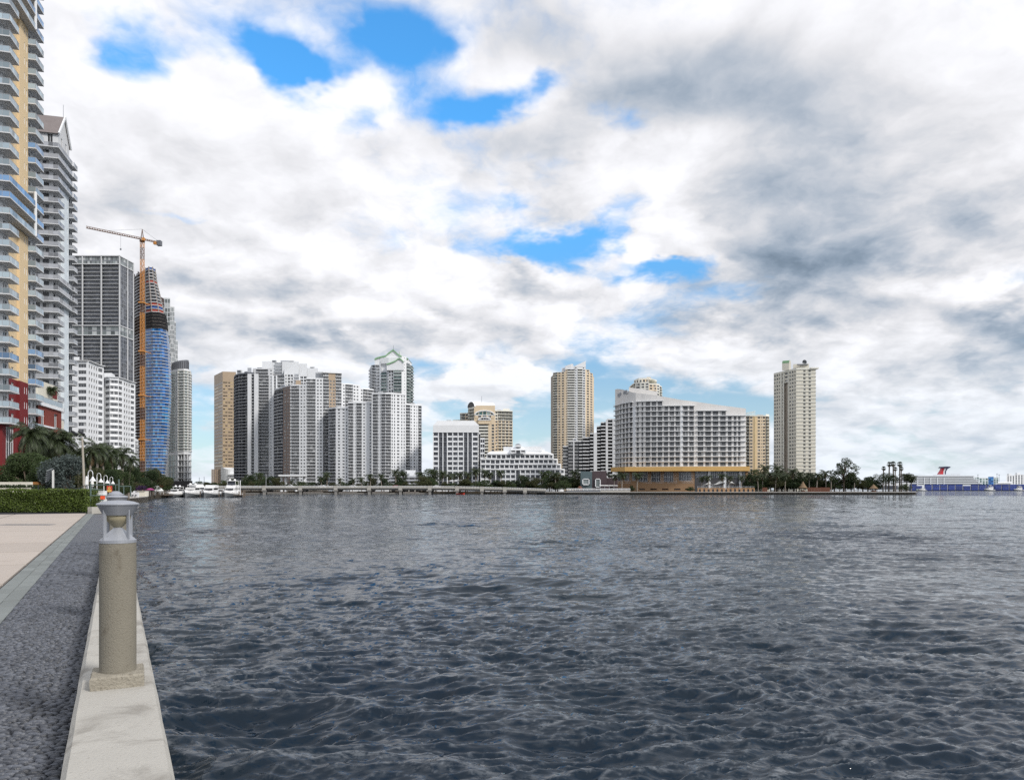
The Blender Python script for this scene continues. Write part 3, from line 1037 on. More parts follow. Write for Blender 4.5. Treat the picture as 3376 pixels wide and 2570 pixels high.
CR = thing('tower_crane', 'orange lattice tower crane standing before the unfinished blue tower', 'crane', (*P(469, 716), 1.5))
c0 = Vector((*P(469, 716), 0))
zt = Z(797, 716)
m = MB()
hw = 1.3
cs = [(-hw, -hw), (hw, -hw), (hw, hw), (-hw, hw)]
n = 42
for i in range(n):
    za, zb = 1.5 + (zt - 1.5) * i / n, 1.5 + (zt - 1.5) * (i + 1) / n
    mm = 'crane_orange' if (i % 9 not in (3, 4)) else 'crane_brown'
    for j in range(4):
        a, b = cs[j], cs[(j + 1) % 4]
        pa_, pb_ = c0 + Vector((*a, za)), c0 + Vector((*a, zb))
        m.beam(pa_, pb_, .42, .42, mm)
        q = c0 + Vector((*b, zb))
        m.beam(c0 + Vector((*a, za)), q, .22, .22, mm)
        m.beam(c0 + Vector((*a, zb)), q, .22, .22, mm)
part(CR, 'mast', m)
m = MB()
for py in (1000, 1160, 1305, 1450):
    z = Z(py, 716)
    m = MB()
    m.box(c0.x - 2.6, c0.x + 2.6, c0.y - 2.6, c0.y + 2.6, z, z + 1.2, 'crane_orange')
    m.beam((c0.x + 2, c0.y + 2, z + .6), (c0.x + 5, c0.y + 14, z + .6), .6, .6, 'crane_orange')
    part(CR, 'tie_collar', m)
m = MB()
m.lathe([(0.1, zt), (2.4, zt), (2.4, zt + 1.6), (0.1, zt + 1.6)], 12, 'crane_brown', (c0.x, c0.y))
m.box(c0.x + 1.2, c0.x + 3.6, c0.y - 3.6, c0.y - 1.4, zt + .3, zt + 3.0, 'crane_orange')
part(CR, 'cab', m)
jd = Vector((-35, -31, 0)).normalized()
js = Vector((-jd.y, jd.x, 0))
zj = zt + 2.2


def lattice(L0, L1, hh, bw, n, mm, w_=.26):
    mb = MB()
    for i in range(n):
        a, b = L0 + (L1 - L0) * i / n, L0 + (L1 - L0) * (i + 1) / n
        pts = []
        for t in (a, b):
            c = c0 + jd * t
            pts.append([c + js * bw + Vector((0, 0, zj)), c - js * bw + Vector((0, 0, zj)), c + Vector((0, 0, zj + hh))])
        for q in range(3):
            mb.beam(pts[0][q], pts[1][q], w_ * 1.3, w_ * 1.3, mm)
            mb.beam(pts[0][q], pts[1][(q + 1) % 3], w_, w_, mm)
    return mb


part(CR, 'jib', lattice(1.5, 48, 1.7, .9, 22, 'crane_brown'))
part(CR, 'counter_jib', lattice(-1.5, -17.5, 1.2, .9, 8, 'crane_brown'))
ap = c0 + Vector((0, 0, zj + 10))
m = MB()
for a, b in ((1.2, 1), (1.2, -1), (-1.2, 1), (-1.2, -1)):
    m.beam(c0 + jd * a + js * b + Vector((0, 0, zj)), ap, .35, .35, 'crane_brown')
part(CR, 'apex_frame', m)
m = MB()
m.beam(ap, c0 + jd * 30 + Vector((0, 0, zj + 1.6)), .16, .16, 'slate_metal')
m.beam(ap, c0 + jd * -15 + Vector((0, 0, zj + 1.2)), .16, .16, 'slate_metal')
part(CR, 'tie_bar', m)
m = MB()
c = c0 + jd * -15.5
m.box(c.x - 2, c.x + 2, c.y - 2, c.y + 2, zj - 2.6, zj + 2.2, 'slate_metal')
c = c0 + jd * -11.5
m.box(c.x - 1.2, c.x + 1.2, c.y - 1.2, c.y + 1.2, zj - 2.2, zj + .5, 'crane_orange')
part(CR, 'counterweight', m)
m = MB()
c = c0 + jd * 19
m.beam((c.x, c.y, zj), (c.x, c.y, zj - 13), .14, .14, 'slate_metal')
m.box(c.x - .6, c.x + .6, c.y - .4, c.y + .4, zj - 14.2, zj - 12.8, 'slate_metal')
part(CR, 'hook', m)

# pale stepped glass tower behind
T5 = dict(g=dict(kind='win', side=0.05, sill=0.35, head=0.15, r=0.1, wall='pale_grey', glass='glass_pale', frame='grey_paint', mull=0, fw=.15))
B = Building('office_tower', 'pale grey gridded glass tower stepping down behind the blue unfinished tower', 'office tower', P(560, 860))
for x0, x1, y, dY in ((525, 561, 984, 0), (561, 575, 1011, 2), (575, 580, 1060, 4), (580, 586, 1120, 6)):
    n = int((Z(y, 850) - 60) / 5.2)
    a, b = P(x0, 850 + dY), P(x1, 852 + dY)
    facade(B, a, b, Z(y, 850) - n * 5.2, Z(y, 850), n, 'g1 g1 g1 g1' if x1 - x0 > 10 else 'g1 g1', T5)
    c = P(x1 - 2, 900)
    flank(B, b, c, 2, Z(y, 850), 'pale_grey')
    B.w.prism([a, b, c, P(x0, 900)], Z(y, 850), Z(y, 850) + 1.2, 'pale_grey')
B.w.prism([P(525, 851.5), P(585, 858.5), P(583, 899), P(525, 899)], 2, 70, 'pale_grey')
B.finish()

# pale green tower with a round dark crown
T6 = dict(w=dict(kind='wall', wall='cream_trim'),
          n=dict(kind='win', side=0.12, sill=0.5, head=0.5, wall='cream_trim', glass='glass_green', frame='white_trim', bal=1.1, rail='glass', railm='glass_green'),
          c=dict(kind='wall', wall='white_trim'),
          s=dict(kind='win', side=0.12, sill=0.4, head=0.5, wall='white_trim', glass='glass_green'),
          l=dict(kind='log', d=1.1, p=0.7, wall='cream_trim', back='cream_trim', door=0.8, mull=3, rail='bars', railm='white_trim', edge='white_trim', th=.45, frame='white_trim', glass='glass_green'),
          m=dict(kind='log', d=1.6, p=0.2, wall='white_trim', back='white_trim', door=0.55, mull=1, rail='bars', railm='white_trim', th=.4))
B = Building('apartment_tower', 'slender pale green tower with a dark drum-shaped crown and rows of curved balconies', 'apartment tower', P(595, 800))
p6 = [P(556, 800), P(577, 790), P(586, 786), P(606, 785), P(621, 788), P(629, 796), P(631, 808)]
pat6 = ['n1 n1', 'c.6 s1 c.6', 'l1', 'l1', 'l.8', 'l.7']
pat6b = ['n1 n1', 'c.6 s1 c.6', 'm1 m1', 'm1 m1', 'm1', 'm1']
z6a, z6b, z6t = Z(1497, 787), Z(1487, 787), Z(1216, 787)
for i in range(6):
    facade(B, p6[i], p6[i + 1], 1.5, z6a, 6, pat6b[i], T6)
    flank(B, p6[i], p6[i + 1], z6a, z6b, 'white_trim')
    facade(B, p6[i], p6[i + 1], z6b, z6t - 2, 28, pat6[i], T6)
    flank(B, p6[i], p6[i + 1], z6t - 2, z6t, 'white_trim')
bk6 = [P(622, 830), P(560, 830)]
for i in range(3):
    a, b = (p6 + bk6)[6 + i], (p6 + bk6 + [p6[0]])[7 + i]
    flank(B, a, b, 1.5, z6t, 'cream_trim')
B.w.face([(*p, z6t - .3) for p in p6 + bk6], 'concrete')
cr = MB()
cx6, cy6 = P(594, 806)
prof = 26
poly = []
for j in range(prof):
    t = 2 * math.pi * j / prof
    poly.append((cx6 + 8.9 * math.cos(t), cy6 + 7 * math.sin(t)))
tops = [z6t + 10.5 + 2.2 * (p[0] - cx6) / 8.9 for p in poly]
cr.prism(poly, z6t - .2, tops, 'slate_metal')
for j in range(prof):
    p = poly[j]
    cr.box(p[0] - .22, p[0] + .22, p[1] - .22, p[1] + .22, z6t + 1.2, tops[j] - 1.5, 'dark_panel')
part(B.root, 'crown', cr)
B.finish()

# long white apartment block in front of the grid tower
T7 = dict(w=dict(kind='wall', wall='white_trim'),
          W=dict(kind='win', side=0.08, sill=0.95, head=0.35, r=.3, wall='white_trim', mull=2, frame='grey_paint', trans=.55),
          V=dict(kind='win', side=0.02, sill=0.95, head=0.35, r=.3, wall='white_trim', mull=4, frame='grey_paint', trans=.55),
          n=dict(kind='win', side=0.22, sill=0.9, head=0.5, r=.25, wall='white_trim'))
B = Building('apartment_building', 'bright white mid-rise block with dark window bands in two stepped wings', 'apartment building', P(345, 370))
q = [P(236, 331), P(291, 331), P(323, 342), P(342, 346), P(342, 383), P(362, 379), P(390, 381), P(407, 386), P(430, 396), P(446, 400)]
zt7 = 59.5
for i, pat in enumerate(['w1.8 W3 w.4', 'n1 n1 n1 n1', 'W1.3 w.2', None, 'w.7 V2.4', 'V3 w.1', 'W1.6 w.3', 'n1 n1 n1', 'W1.2 w.2']):
    if pat:
        facade(B, q[i], q[i + 1], zt7 - 2.9 * 20, zt7, 20, pat, T7)
        flank(B, q[i], q[i + 1], zt7, zt7 + 1.0, 'white_trim')
        a, b = Vector(q[i]), Vector(q[i + 1])
        B.w.beam((*a, zt7 + 1.1), (*b, zt7 + 1.1), 1.6, .35, 'pale_grey')
flank(B, q[3], q[4], 1.5, zt7, 'white_trim')
flank(B, q[9], P(440, 440), 1.5, zt7, 'white_trim')
B.w.face([(*p, zt7 + .6) for p in q] + [(*P(440, 440), zt7 + .6), (*P(236, 440), zt7 + .6)], 'concrete')
B.w.prism([P(343, 392), P(368, 392), P(379, 400), P(379, 420), P(343, 420)], zt7, Z(1229, 392), 'white_trim')
B.w.prism([P(243, 338), P(262, 338), P(262, 352), P(243, 352)], zt7, Z(1176, 338), 'white_trim')
B.finish()
# low white frame building at its foot
B = Building('apartment_building', 'small white frame building with open balconies at the foot of the crane tower', 'apartment building', P(452, 430))
T7b = dict(l=dict(kind='log', d=1.5, p=.4, wall='white_trim', back='white_trim', door=.8, mull=1, rail='glass', railm='balustrade_grey'))
block(B, back([P(444, 425), P(456, 432)], 12, -0.7), 8, Z(1453, 425), 7, ['l1 l1'], T7b, 'white_trim', base=1.5)
B.finish()

# ------------------------------------------------------------------ towers across the water, from the river mouth to the island
# tan office tower
T8 = dict(g=dict(kind='win', side=0.0, sill=1.7, head=0.9, r=.12, wall='tan_stone', glass='glass_bronze', frame='tan_stone', fw=.05),
          h=dict(kind='win', side=0.06, sill=1.7, head=0.9, r=.12, wall='tan_stone', glass='glass_bronze', frame='gold_panel', mull=1, fw=.08))
B = Building('office_tower', 'tan office tower with horizontal bands of bronze and gold glass', 'office tower', P(740, 930))
a, b, c = P(706, 954), P(734, 920), P(778, 924)
ztp = Z(1224, 920)
zb = ztp - 12
facade(B, a, b, 30, zb, 26, 'g1 g1', T8)
facade(B, b, c, 30, zb, 26, 'h1 h1 h.6', T8)
for p, q in ((a, b), (b, c), (c, P(772, 960)), (P(772, 960), a)):
    flank(B, p, q, zb if (p, q) in ((a, b), (b, c)) else 2, ztp, 'tan_stone')
    flank(B, p, q, 2, 30, 'tan_stone')
B.w.face([(*a, ztp), (*b, ztp), (*c, ztp), (*P(772, 960), ztp)], 'concrete')
B.finish()
B = Building('podium_building', 'brown ribbed podium with a curved white wall at the foot of the tan tower', 'building', P(735, 860))
n = 10
for i in range(n):
    a, b = P(697 + 31 * i / n, 862), P(697 + 31 * (i + .8) / n, 862)
    B.w.prism(back([a, b], 20, -.38), 1.5, Z(1546, 862), 'brown_wall' if i % 2 else 'tan_stone')
arc = []
for i in range(9):
    t = i / 8
    arc.append(P(728 + 48 * t, 858 - 6 * math.sin(t * math.pi)))
B.w.prism(arc + [P(774, 880), P(729, 880)], 1.5, [Z(1537 + (9 * math.sin(i / 8 * math.pi)), 858) for i in range(9)] + [Z(1540, 858)] * 2, 'white_paint')
for y in (1566, 1576):
    B.w.prism([P(752, 850), P(778, 850), P(778, 858), P(752, 858)], Z(y, 850), Z(y, 850) + 1.4, 'pale_grey')
B.finish()

# dark-banded white tower
T9 = dict(w=dict(kind='wall', wall='pale_grey'),
          v=dict(kind='wall', wall='white_trim', y=-0.8),
          l=dict(kind='log', d=1.8, p=.25, wall='pale_grey', back='grey_paint', cheek='grey_paint', door=.9, mull=2, rail='bars', railm='pale_grey', edge='white_trim', th=.3),
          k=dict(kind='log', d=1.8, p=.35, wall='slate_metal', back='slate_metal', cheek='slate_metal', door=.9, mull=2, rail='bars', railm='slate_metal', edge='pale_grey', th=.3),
          s=dict(kind='win', side=0.05, sill=0.05, head=0.35, r=.4, wall='pale_grey', glass='glass', frame='grey_paint', mull=0),
          n=dict(kind='win', side=0.25, sill=0.9, head=0.5, r=.2, wall='white_paint'))
B = Building('apartment_tower', 'white and charcoal tower with a rounded dark balcony corner and two tall white piers', 'apartment tower', P(840, 705))
f9 = 2.92
ztA, ztB = Z(1232, 690), Z(1216, 690)
p9 = [P(771, 715), P(776, 703), P(786, 696), P(817, 690), P(852, 690)]
nA = 37
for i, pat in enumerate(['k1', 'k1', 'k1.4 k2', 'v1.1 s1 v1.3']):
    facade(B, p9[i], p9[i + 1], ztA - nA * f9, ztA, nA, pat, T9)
q9 = [P(852, 691.5), P(937, 691.5)]
nB = 38
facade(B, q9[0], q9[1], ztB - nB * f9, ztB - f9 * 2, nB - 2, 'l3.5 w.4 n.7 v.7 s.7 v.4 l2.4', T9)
facade(B, P(835, 692), P(898, 692), ztB - f9 * 2, ztB, 2, 'w.6 l3 w.4 n.7', T9)
B.w.prism(p9[:4] + [P(838, 690), P(838, 725), P(775, 725)], ztA, ztA + 1.4, 'slate_metal')
B.w.prism([P(834, 693), P(898, 693), P(898, 725), P(834, 725)], ztB, ztB + 1.2, 'pale_grey')
B.w.prism([P(816, 700), P(829, 700), P(829, 712), P(816, 712)], ztA, Z(1212, 700), 'grey_paint')
flank(B, q9[1], P(930, 730), 2, ztB, 'pale_grey')
flank(B, P(775, 725), p9[0], 2, ztA, 'slate_metal')
B.finish()

# tall white tower rising behind
B = Building('apartment_tower', 'tall white tower with stepped penthouse blocks rising behind the charcoal-banded tower', 'apartment tower', P(950, 730))
T10 = dict(w=dict(kind='wall', wall='white_paint'),
           l=dict(kind='log', d=1.6, p=.7, wall='white_paint', back='pale_grey', door=.8, mull=1, rail='glass', railm='balustrade_grey', th=.3),
           n=dict(kind='win', side=0.18, sill=0.9, head=0.5, r=.2, wall='white_paint', mull=0),
           m=dict(kind='win', side=0.1, sill=0.5, head=0.4, r=.3, wall='white_paint', mull=1))
f = 3.0
for x0, x1, y, d_, pat in ((864, 897, 1191, 0, 'w1'), (897, 930, 1195, 1, 'w.6 l2'), (930, 985, 1192, .4, 'w1 n.7 w.2 m1 m1 w.4 l1.6'), (985, 1012, 1198, 1.4, 'w.3 m1 m1'), (1012, 1048, 1213, 2.2, 'm1 m1 w1')):
    zt_ = Z(y, 712 + d_)
    n = int((zt_ - 30) / f)
    nn = n - (4 if 'm' in pat else 0)
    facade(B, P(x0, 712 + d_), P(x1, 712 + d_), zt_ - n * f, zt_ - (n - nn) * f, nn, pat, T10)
    flank(B, P(x0, 712 + d_), P(x1, 712 + d_), zt_ - (n - nn) * f, zt_, 'white_paint')
    B.w.prism([P(x0, 713 + d_), P(x1 - .2, 713 + d_), P(x1 - 6, 750), P(x0, 750)], 3, zt_, 'white_paint', 'concrete')
B.w.prism([P(925, 716), P(952, 716), P(952, 735), P(925, 735)], Z(1195, 716), Z(1188, 716), 'grey_paint')
B.finish()

# white condominium with the tan corner
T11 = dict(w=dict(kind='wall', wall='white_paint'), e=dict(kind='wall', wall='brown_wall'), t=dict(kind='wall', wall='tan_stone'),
           b=dict(kind='win', side=0.2, sill=0.85, head=0.6, r=.2, wall='brown_wall', mull=1),
           d=dict(kind='win', side=0.2, sill=0.85, head=0.6, r=.2, wall='tan_stone', mull=1),
           n=dict(kind='win', side=0.2, sill=0.85, head=0.6, r=.2, wall='white_paint', mull=1),
           l=dict(kind='log', d=1.4, p=.7, wall='white_paint', back='pale_grey', door=.85, mull=2, rail='bars', railm='white_trim', th=.3),
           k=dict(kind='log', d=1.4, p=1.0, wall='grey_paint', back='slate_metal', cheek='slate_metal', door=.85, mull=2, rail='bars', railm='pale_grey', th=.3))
B = Building('apartment_tower', 'stepped white condominium with a brown flank and a tan band near its highest roof', 'apartment tower', P(1010, 670))
f = 2.88
za = Z(1271, 643)
n = 30
z0 = za - n * f
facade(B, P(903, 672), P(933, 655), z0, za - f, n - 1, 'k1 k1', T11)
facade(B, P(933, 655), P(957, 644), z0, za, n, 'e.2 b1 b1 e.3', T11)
facade(B, P(957, 644), P(1010, 641), z0, za, n, 'l3 w.2 n1 n1 w.2', T11)
B.w.prism([P(905, 673), P(934, 656), P(957, 645), P(1010, 642), P(1006, 690), P(910, 690)], za, za + 1.1, 'white_trim')
B.w.prism([P(975, 652), P(992, 652), P(992, 662), P(975, 662)], za, za + 6, 'tan_stone')
n2 = 2
facade(B, P(1010, 642), P(1065, 643), z0, za + n2 * f, n + n2, 'l3 w.2 n1 n1 w.2', T11)
B.w.prism([P(1010, 643), P(1065, 644), P(1062, 690), P(1010, 690)], za + n2 * f, za + n2 * f + 1.1, 'white_trim')
n3 = 4
facade(B, P(1065, 645), P(1126, 650), z0, za + (n3 - 2) * f, n + n3 - 2, 'l1.9 d1 d1 t.1 l1.9', T11)
facade(B, P(1065, 645), P(1083, 646.4), za + (n3 - 2) * f, za + n3 * f, 2, 'l1', T11)
facade(B, P(1083, 646.4), P(1106, 648.4), za + (n3 - 2) * f, za + n3 * f, 2, 't1', T11)
facade(B, P(1106, 648.4), P(1126, 650), za + (n3 - 2) * f, za + n3 * f, 2, 'l1', T11)
zc = za + n3 * f
B.w.prism([P(1040, 645), P(1065, 644), P(1127, 649), P(1124, 690), P(1040, 690)], zc, zc + 1.0, 'white_trim')
n4 = 1
zd = za + n4 * f
facade(B, P(1126, 652), P(1188, 663), z0, zd, n + n4, 'w.3 n.8 l2.3 n.9 n.9 w.4', T11)
facade(B, P(1188, 663), P(1232, 672), z0, zd - f, n + n4 - 1, 'n.8 l1.6 l1.6', T11)
B.w.prism([P(1126, 653), P(1188, 664), P(1188, 700), P(1126, 700)], zd, zd + 1.0, 'white_trim')
B.w.prism([P(1188, 664), P(1232, 673), P(1228, 700), P(1188, 700)], zd - f, zd - f + 1.0, 'white_trim')
B.finish()
B = Building('entrance_canopy', 'flat white entrance canopy on round columns before the stepped white condominium', 'canopy', P(960, 560))
B.w.prism([P(918, 556), P(1012, 556), P(1012, 590), P(918, 590)], Z(1569, 556), Z(1564, 556), 'white_trim')
for x in (928, 942, 976, 1003):
    m = MB()
    m.tube([(*P(x, 561), 1.3), (*P(x, 561), Z(1569, 556))], 1.0, 10, 'white_paint')
    part(B.root, 'column', m)
B.finish('roof')

# front white condominium, four stepped blocks
T12 = dict(w=dict(kind='wall', wall='white_paint'), v=dict(kind='wall', wall='white_trim', y=-.5),
           n=dict(kind='win', side=0.2, sill=0.8, head=0.45, r=.22, wall='white_paint', mull=1),
           s=dict(kind='win', side=0.27, sill=0.6, head=0.4, r=.22, wall='white_paint'),
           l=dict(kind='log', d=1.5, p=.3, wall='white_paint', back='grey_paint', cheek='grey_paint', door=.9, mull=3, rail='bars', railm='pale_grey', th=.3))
B = Building('apartment_tower', 'broad bright white condominium in four stepped blocks with narrow windows and balcony bays', 'apartment tower', P(1240, 645))
f = 2.7
for pl, y, pats in (([P(1083, 634), P(1107, 628), P(1148, 626)], 1349, ['l1', 'w.35 n1 w.25 n1 s.7 w.1']),
                    ([P(1148, 624), P(1226, 624)], 1329, ['l1.6 s.5 s.5 l1.8 w.3 n.9 w1.2 n.9']),
                    ([P(1226, 620), P(1270, 617), P(1289, 618), P(1338, 624)], 1300, ['v.2 l1.7 s.5 s.5 l1.3', 'l1', 's.5 s.5 w.1 n.8 w.1 s.5 s.5 w.1']),
                    ([P(1338, 629), P(1390, 638)], 1334, ['l1.4 n.7 w.3 n.7 w.2 s.5 w.2 l1.1'])):
    zt_ = Z(y, pl[0][1])
    n = int((zt_ - 4) / f)
    for i, pat in enumerate(pats):
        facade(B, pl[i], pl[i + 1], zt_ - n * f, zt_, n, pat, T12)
        flank(B, pl[i], pl[i + 1], 1.3, zt_ - n * f, 'white_paint')
    B.w.prism([(p[0], p[1] - .35) for p in pl] + [(pl[-1][0] - 8, pl[-1][1] + 26), (pl[0][0] - 2, pl[0][1] + 26)], zt_, zt_ + 1.3, 'white_trim', 'concrete')
    flank(B, (pl[-1][0], pl[-1][1]), (pl[-1][0] - 10, pl[-1][1] + 26), 1.3, zt_, 'white_paint')
B.finish()

# tower with the green curved gables
T13 = dict(w=dict(kind='wall', wall='white_paint'),
           l=dict(kind='log', d=1.2, p=1.0, wall='white_paint', back='cool_white', door=.9, mull=2, glass='glass_green', rail='glass', railm='glass_green', th=.3),
           k=dict(kind='log', d=1.0, p=1.3, wall='white_paint', back='pale_grey', door=.7, mull=1, rail='bars', railm='pale_grey', th=.3),
           n=dict(kind='win', side=0.15, sill=0.4, head=0.35, r=.2, wall='white_paint', glass='glass', mull=0),
           s=dict(kind='win', side=0.3, sill=0.8, head=1.2, r=.2, wall='white_paint'))
B = Building('apartment_tower', 'white tower crowned by curved green pagoda gables with green glass balcony bays', 'apartment tower', P(1290, 720))
f = 3.05
zb13 = 55
pl = [P(1219, 726), P(1224, 716), P(1240, 711), P(1256, 708), P(1275, 706), P(1281, 704), P(1297, 702), P(1324, 702), P(1340, 705), P(1352, 712), P(1362, 718)]
tp = [1203, 1198, 1190, 1225, 1225, 1222, 1219, 1176, 1196, 1200]
pt_ = ['k1', 'k1.2 n.5', 'n.6 n.6 w.5', 'l1', 'w.4 n1', 'n1 n1', 'l1', 'w1 s.7 w.5', 'l1', 'l1']
for i, pat in enumerate(pt_):
    z1 = Z(tp[i], 706)
    n = int((z1 - zb13) / f)
    facade(B, pl[i], pl[i + 1], z1 - n * f, z1, n, pat, T13)
    flank(B, pl[i], pl[i + 1], 2, z1 - n * f, 'white_paint')
zc13 = Z(1197, 706)
B.w.prism([P(1222, 722), P(1256, 709.5), P(1330, 709.5), P(1360, 724), P(1355, 760), P(1225, 760)], 2, zc13, 'white_paint')


def gable(x, y, Y, dep, wall, th, name_mat='green_roof'):
    """curved pagoda gable: profile pixels -> roof sheet of real thickness and its gable wall"""
    prof = [(P(a, Y)[0], Z(b, Y)) for a, b in zip(x, y)]
    zlow = min(p[1] for p in prof) - 6
    rf_ = MB()
    for i in range(len(prof) - 1):
        (xa, za_), (xb, zb_) = prof[i], prof[i + 1]
        k = len(rf_.v)
        for yy in (Y - .9, Y + dep):
            rf_.v.extend([(xa, yy, za_), (xb, yy, zb_), (xb, yy, zb_ - th), (xa, yy, za_ - th)])
        for fc in ((0, 1, 2, 3), (7, 6, 5, 4), (0, 4, 5, 1), (3, 2, 6, 7)):
            rf_.f.append(tuple(k + j for j in fc))
            rf_.m.append(rf_.mi(name_mat))
    part(B.root, 'roof', rf_)
    B.w.face([(p[0], Y, p[1] - th * .5) for p in prof] + [(prof[-1][0], Y, zlow), (prof[0][0], Y, zlow)], wall)
    for q in (prof[0], prof[-1]):
        B.w.face([(q[0], Y, zlow), (q[0], Y + dep, zlow), (q[0], Y + dep, q[1] - th * .5), (q[0], Y, q[1] - th * .5)], wall)


gable([1235, 1243, 1258, 1272, 1280, 1290, 1297, 1305, 1316, 1330, 1345], [1182, 1178, 1174, 1171, 1163, 1156, 1151, 1159, 1169, 1175, 1181], 709, 26, 'white_paint', 1.4)
gable([1275, 1292, 1304, 1311, 1317, 1324, 1331], [1199, 1193, 1188, 1182, 1179, 1184, 1191], 701.5, 14, 'white_paint', 1.2)
B.w.prism([P(1256, 708.5), P(1281, 706), P(1328, 706), P(1343, 709), P(1343, 735), P(1240, 735), P(1240, 710)], zc13, Z(1180, 709), 'white_paint')
m = MB()
m.tube([(*P(1318, 715), Z(1180, 712)), (*P(1318, 715), Z(1157, 712))], .9, 8, 'pale_grey')
part(B.root, 'flue', m)
m = MB()
m.tube([(*P(1297, 710), Z(1152, 710)), (*P(1297, 710), Z(1138, 710))], .15, 5, 'slate_metal')
part(B.root, 'mast', m)
B.finish()

# parking decks at its foot
B = Building('parking_garage', 'low open parking decks with pale parapets half hidden by trees', 'parking garage', P(1350, 570))
for i, y in enumerate((1594, 1583, 1572, 1563)):
    z = Z(y, 566)
    x0, x1 = (1282, 1428) if i < 3 else (1290, 1350)
    m = MB()
    m.prism([P(x0, 565 + i), P(x1, 565 + i), P(x1 - 4, 600), P(x0 + 4, 600)], z - .5, z + .9, 'grey_paint')
    part(B.root, 'deck', m)
for x in range(1288, 1430, 20):
    m = MB()
    q = P(x, 568)
    m.box(q[0] - .4, q[0] + .4, q[1], q[1] + .8, 1.3, Z(1572, 566), 'concrete')
    part(B.root, 'column', m)
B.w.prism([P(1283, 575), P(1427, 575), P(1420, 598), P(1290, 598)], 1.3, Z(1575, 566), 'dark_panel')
B.w.prism([P(1330, 585), P(1370, 585), P(1370, 600), P(1330, 600)], Z(1575, 566), Z(1549, 585), 'white_paint')
B.finish('wall')

# ------------------------------------------------------------------ white offices and the yellow towers
TO = dict(w=dict(kind='wall', wall='white_trim'), v=dict(kind='wall', wall='white_trim', y=-.25),
          n=dict(kind='win', side=0.08, sill=1.05, head=0.3, r=.55, wall='white_trim', glass='glass_grey', frame='dark_panel', mull=2, fw=.16),
          m=dict(kind='win', side=0.08, sill=0.3, head=0.3, r=.55, wall='white_trim', span='slate_metal', glass='glass_grey', frame='dark_panel', mull=2, fw=.16, trans=.4))
B = Building('office_building', 'white gridded office block with a tall sloping blank roof storey', 'office building', P(1500, 608))
zo = Z(1424, 594)
f = 3.92
nf = 11
facade(B, P(1427, 594), P(1577, 594), zo - nf * f, zo, nf, 'v.08 n1 v.08 m.8 v.08 m.8 v.08 n1 v.08 n1 v.08 n1 v.08 m.8 v.08 m.8 v.08 n1.1 v.08', TO)
flank(B, P(1427, 625), P(1427, 594), 1.3, zo, 'white_trim')
flank(B, P(1427, 594), P(1577, 594), 1.3, zo - nf * f, 'white_trim')
zr, zr2 = Z(1402, 597), Z(1387, 600)
lo = [P(1427, 593.6), P(1579, 593.6), P(1577, 625), P(1427, 625)]
m1 = [P(1428, 595), P(1579, 595), P(1577, 624), P(1428, 624)]
hi_ = [P(1443, 598), P(1563, 598), P(1563, 622), P(1443, 622)]
roof = MB()
for A_, za_, Bq, zb_ in ((lo, zo, m1, zr), (m1, zr, hi_, zr2)):
    for i in range(4):
        j = (i + 1) % 4
        roof.face([(*A_[i], za_), (*A_[j], za_), (*Bq[j], zb_), (*Bq[i], zb_)], 'pale_grey')
roof.face([(*p, zr2) for p in hi_], 'concrete')
roof.beam((*P(1427, 593.8), zo), (*P(1578, 593.8), zo), .7, .5, 'white_trim')
part(B.root, 'roof', roof)
for x0, x1, y, d_, pat in ((1578, 1584, 1430, 599, 'm1'), (1584, 1598, 1447, 600, 'n1 n1 v.1')):
    z1 = Z(y, d_)
    n = int((z1 - 3) / f)
    facade(B, P(x0, d_), P(x1, d_), z1 - n * f, z1, n, pat, TO)
    flank(B, P(x0, d_), P(x1, d_), 1.3, z1 - n * f, 'white_trim')
    B.w.prism([P(x0, d_), P(x1, d_), P(x1, 625), P(x0, 625)], z1, z1 + 1, 'white_trim')
    flank(B, P(x1, d_), P(x1 - 2, 625), 1.3, z1, 'white_trim')
B.finish()

B = Building('office_building', 'low wide white office building stepping down storey by storey with gridded windows', 'office building', P(1710, 590))
zt_ = Z(1497, 575)
cfg = [(1604, 1824, 1), (1584, 1838, 1), (1584, 1849, 1), (1584, 1861, 4)]
z1 = zt_
for i, (x0, x1, n) in enumerate(cfg):
    nb = int((x1 - x0) / 16.4)
    pat = 'v.1 ' + ' '.join(('m1 v.1' if (j in (2, 3) or abs(j - nb // 2 + 1) < 1) else 'n1 v.1') for j in range(nb))
    d_ = 576 - i * .9
    xe = x1 - 14
    facade(B, P(x0, d_), P(xe, d_), z1 - n * f, z1, n, pat, TO)
    facade(B, P(xe, d_), P(x1, d_ + 7), z1 - n * f, z1, n, 'n1 v.1', TO)
    B.w.prism([P(x0 - .4, d_ - .5), P(xe, d_ - .5), P(x1 + .6, d_ + 6.8), P(x1 - 4, 612), P(x0, 612)], z1 - .35, z1 + .7, 'white_trim', 'concrete')
    flank(B, P(x0, 612), P(x0, d_), z1 - n * f, z1, 'white_trim')
    flank(B, P(x1, d_ + 7), P(x1 - 4, 612), z1 - n * f, z1, 'white_trim')
    z1 -= n * f
for p, q in ((P(1584, 573.3), P(1847, 573.3)), (P(1847, 573.3), P(1861, 580))):
    flank(B, p, q, 1.2, z1, 'white_trim')
roof = MB()
lo, hi_ = [P(1604, 575), P(1824, 582), P(1815, 612), P(1604, 612)], [P(1618, 584), P(1800, 588), P(1795, 606), P(1618, 606)]
for i in range(4):
    j = (i + 1) % 4
    roof.face([(*lo[i], zt_ + .7), (*lo[j], zt_ + .7), (*hi_[j], zt_ + 2.8), (*hi_[i], zt_ + 2.8)], 'white_trim')
roof.face([(*p, zt_ + 2.8) for p in hi_], 'white_trim')
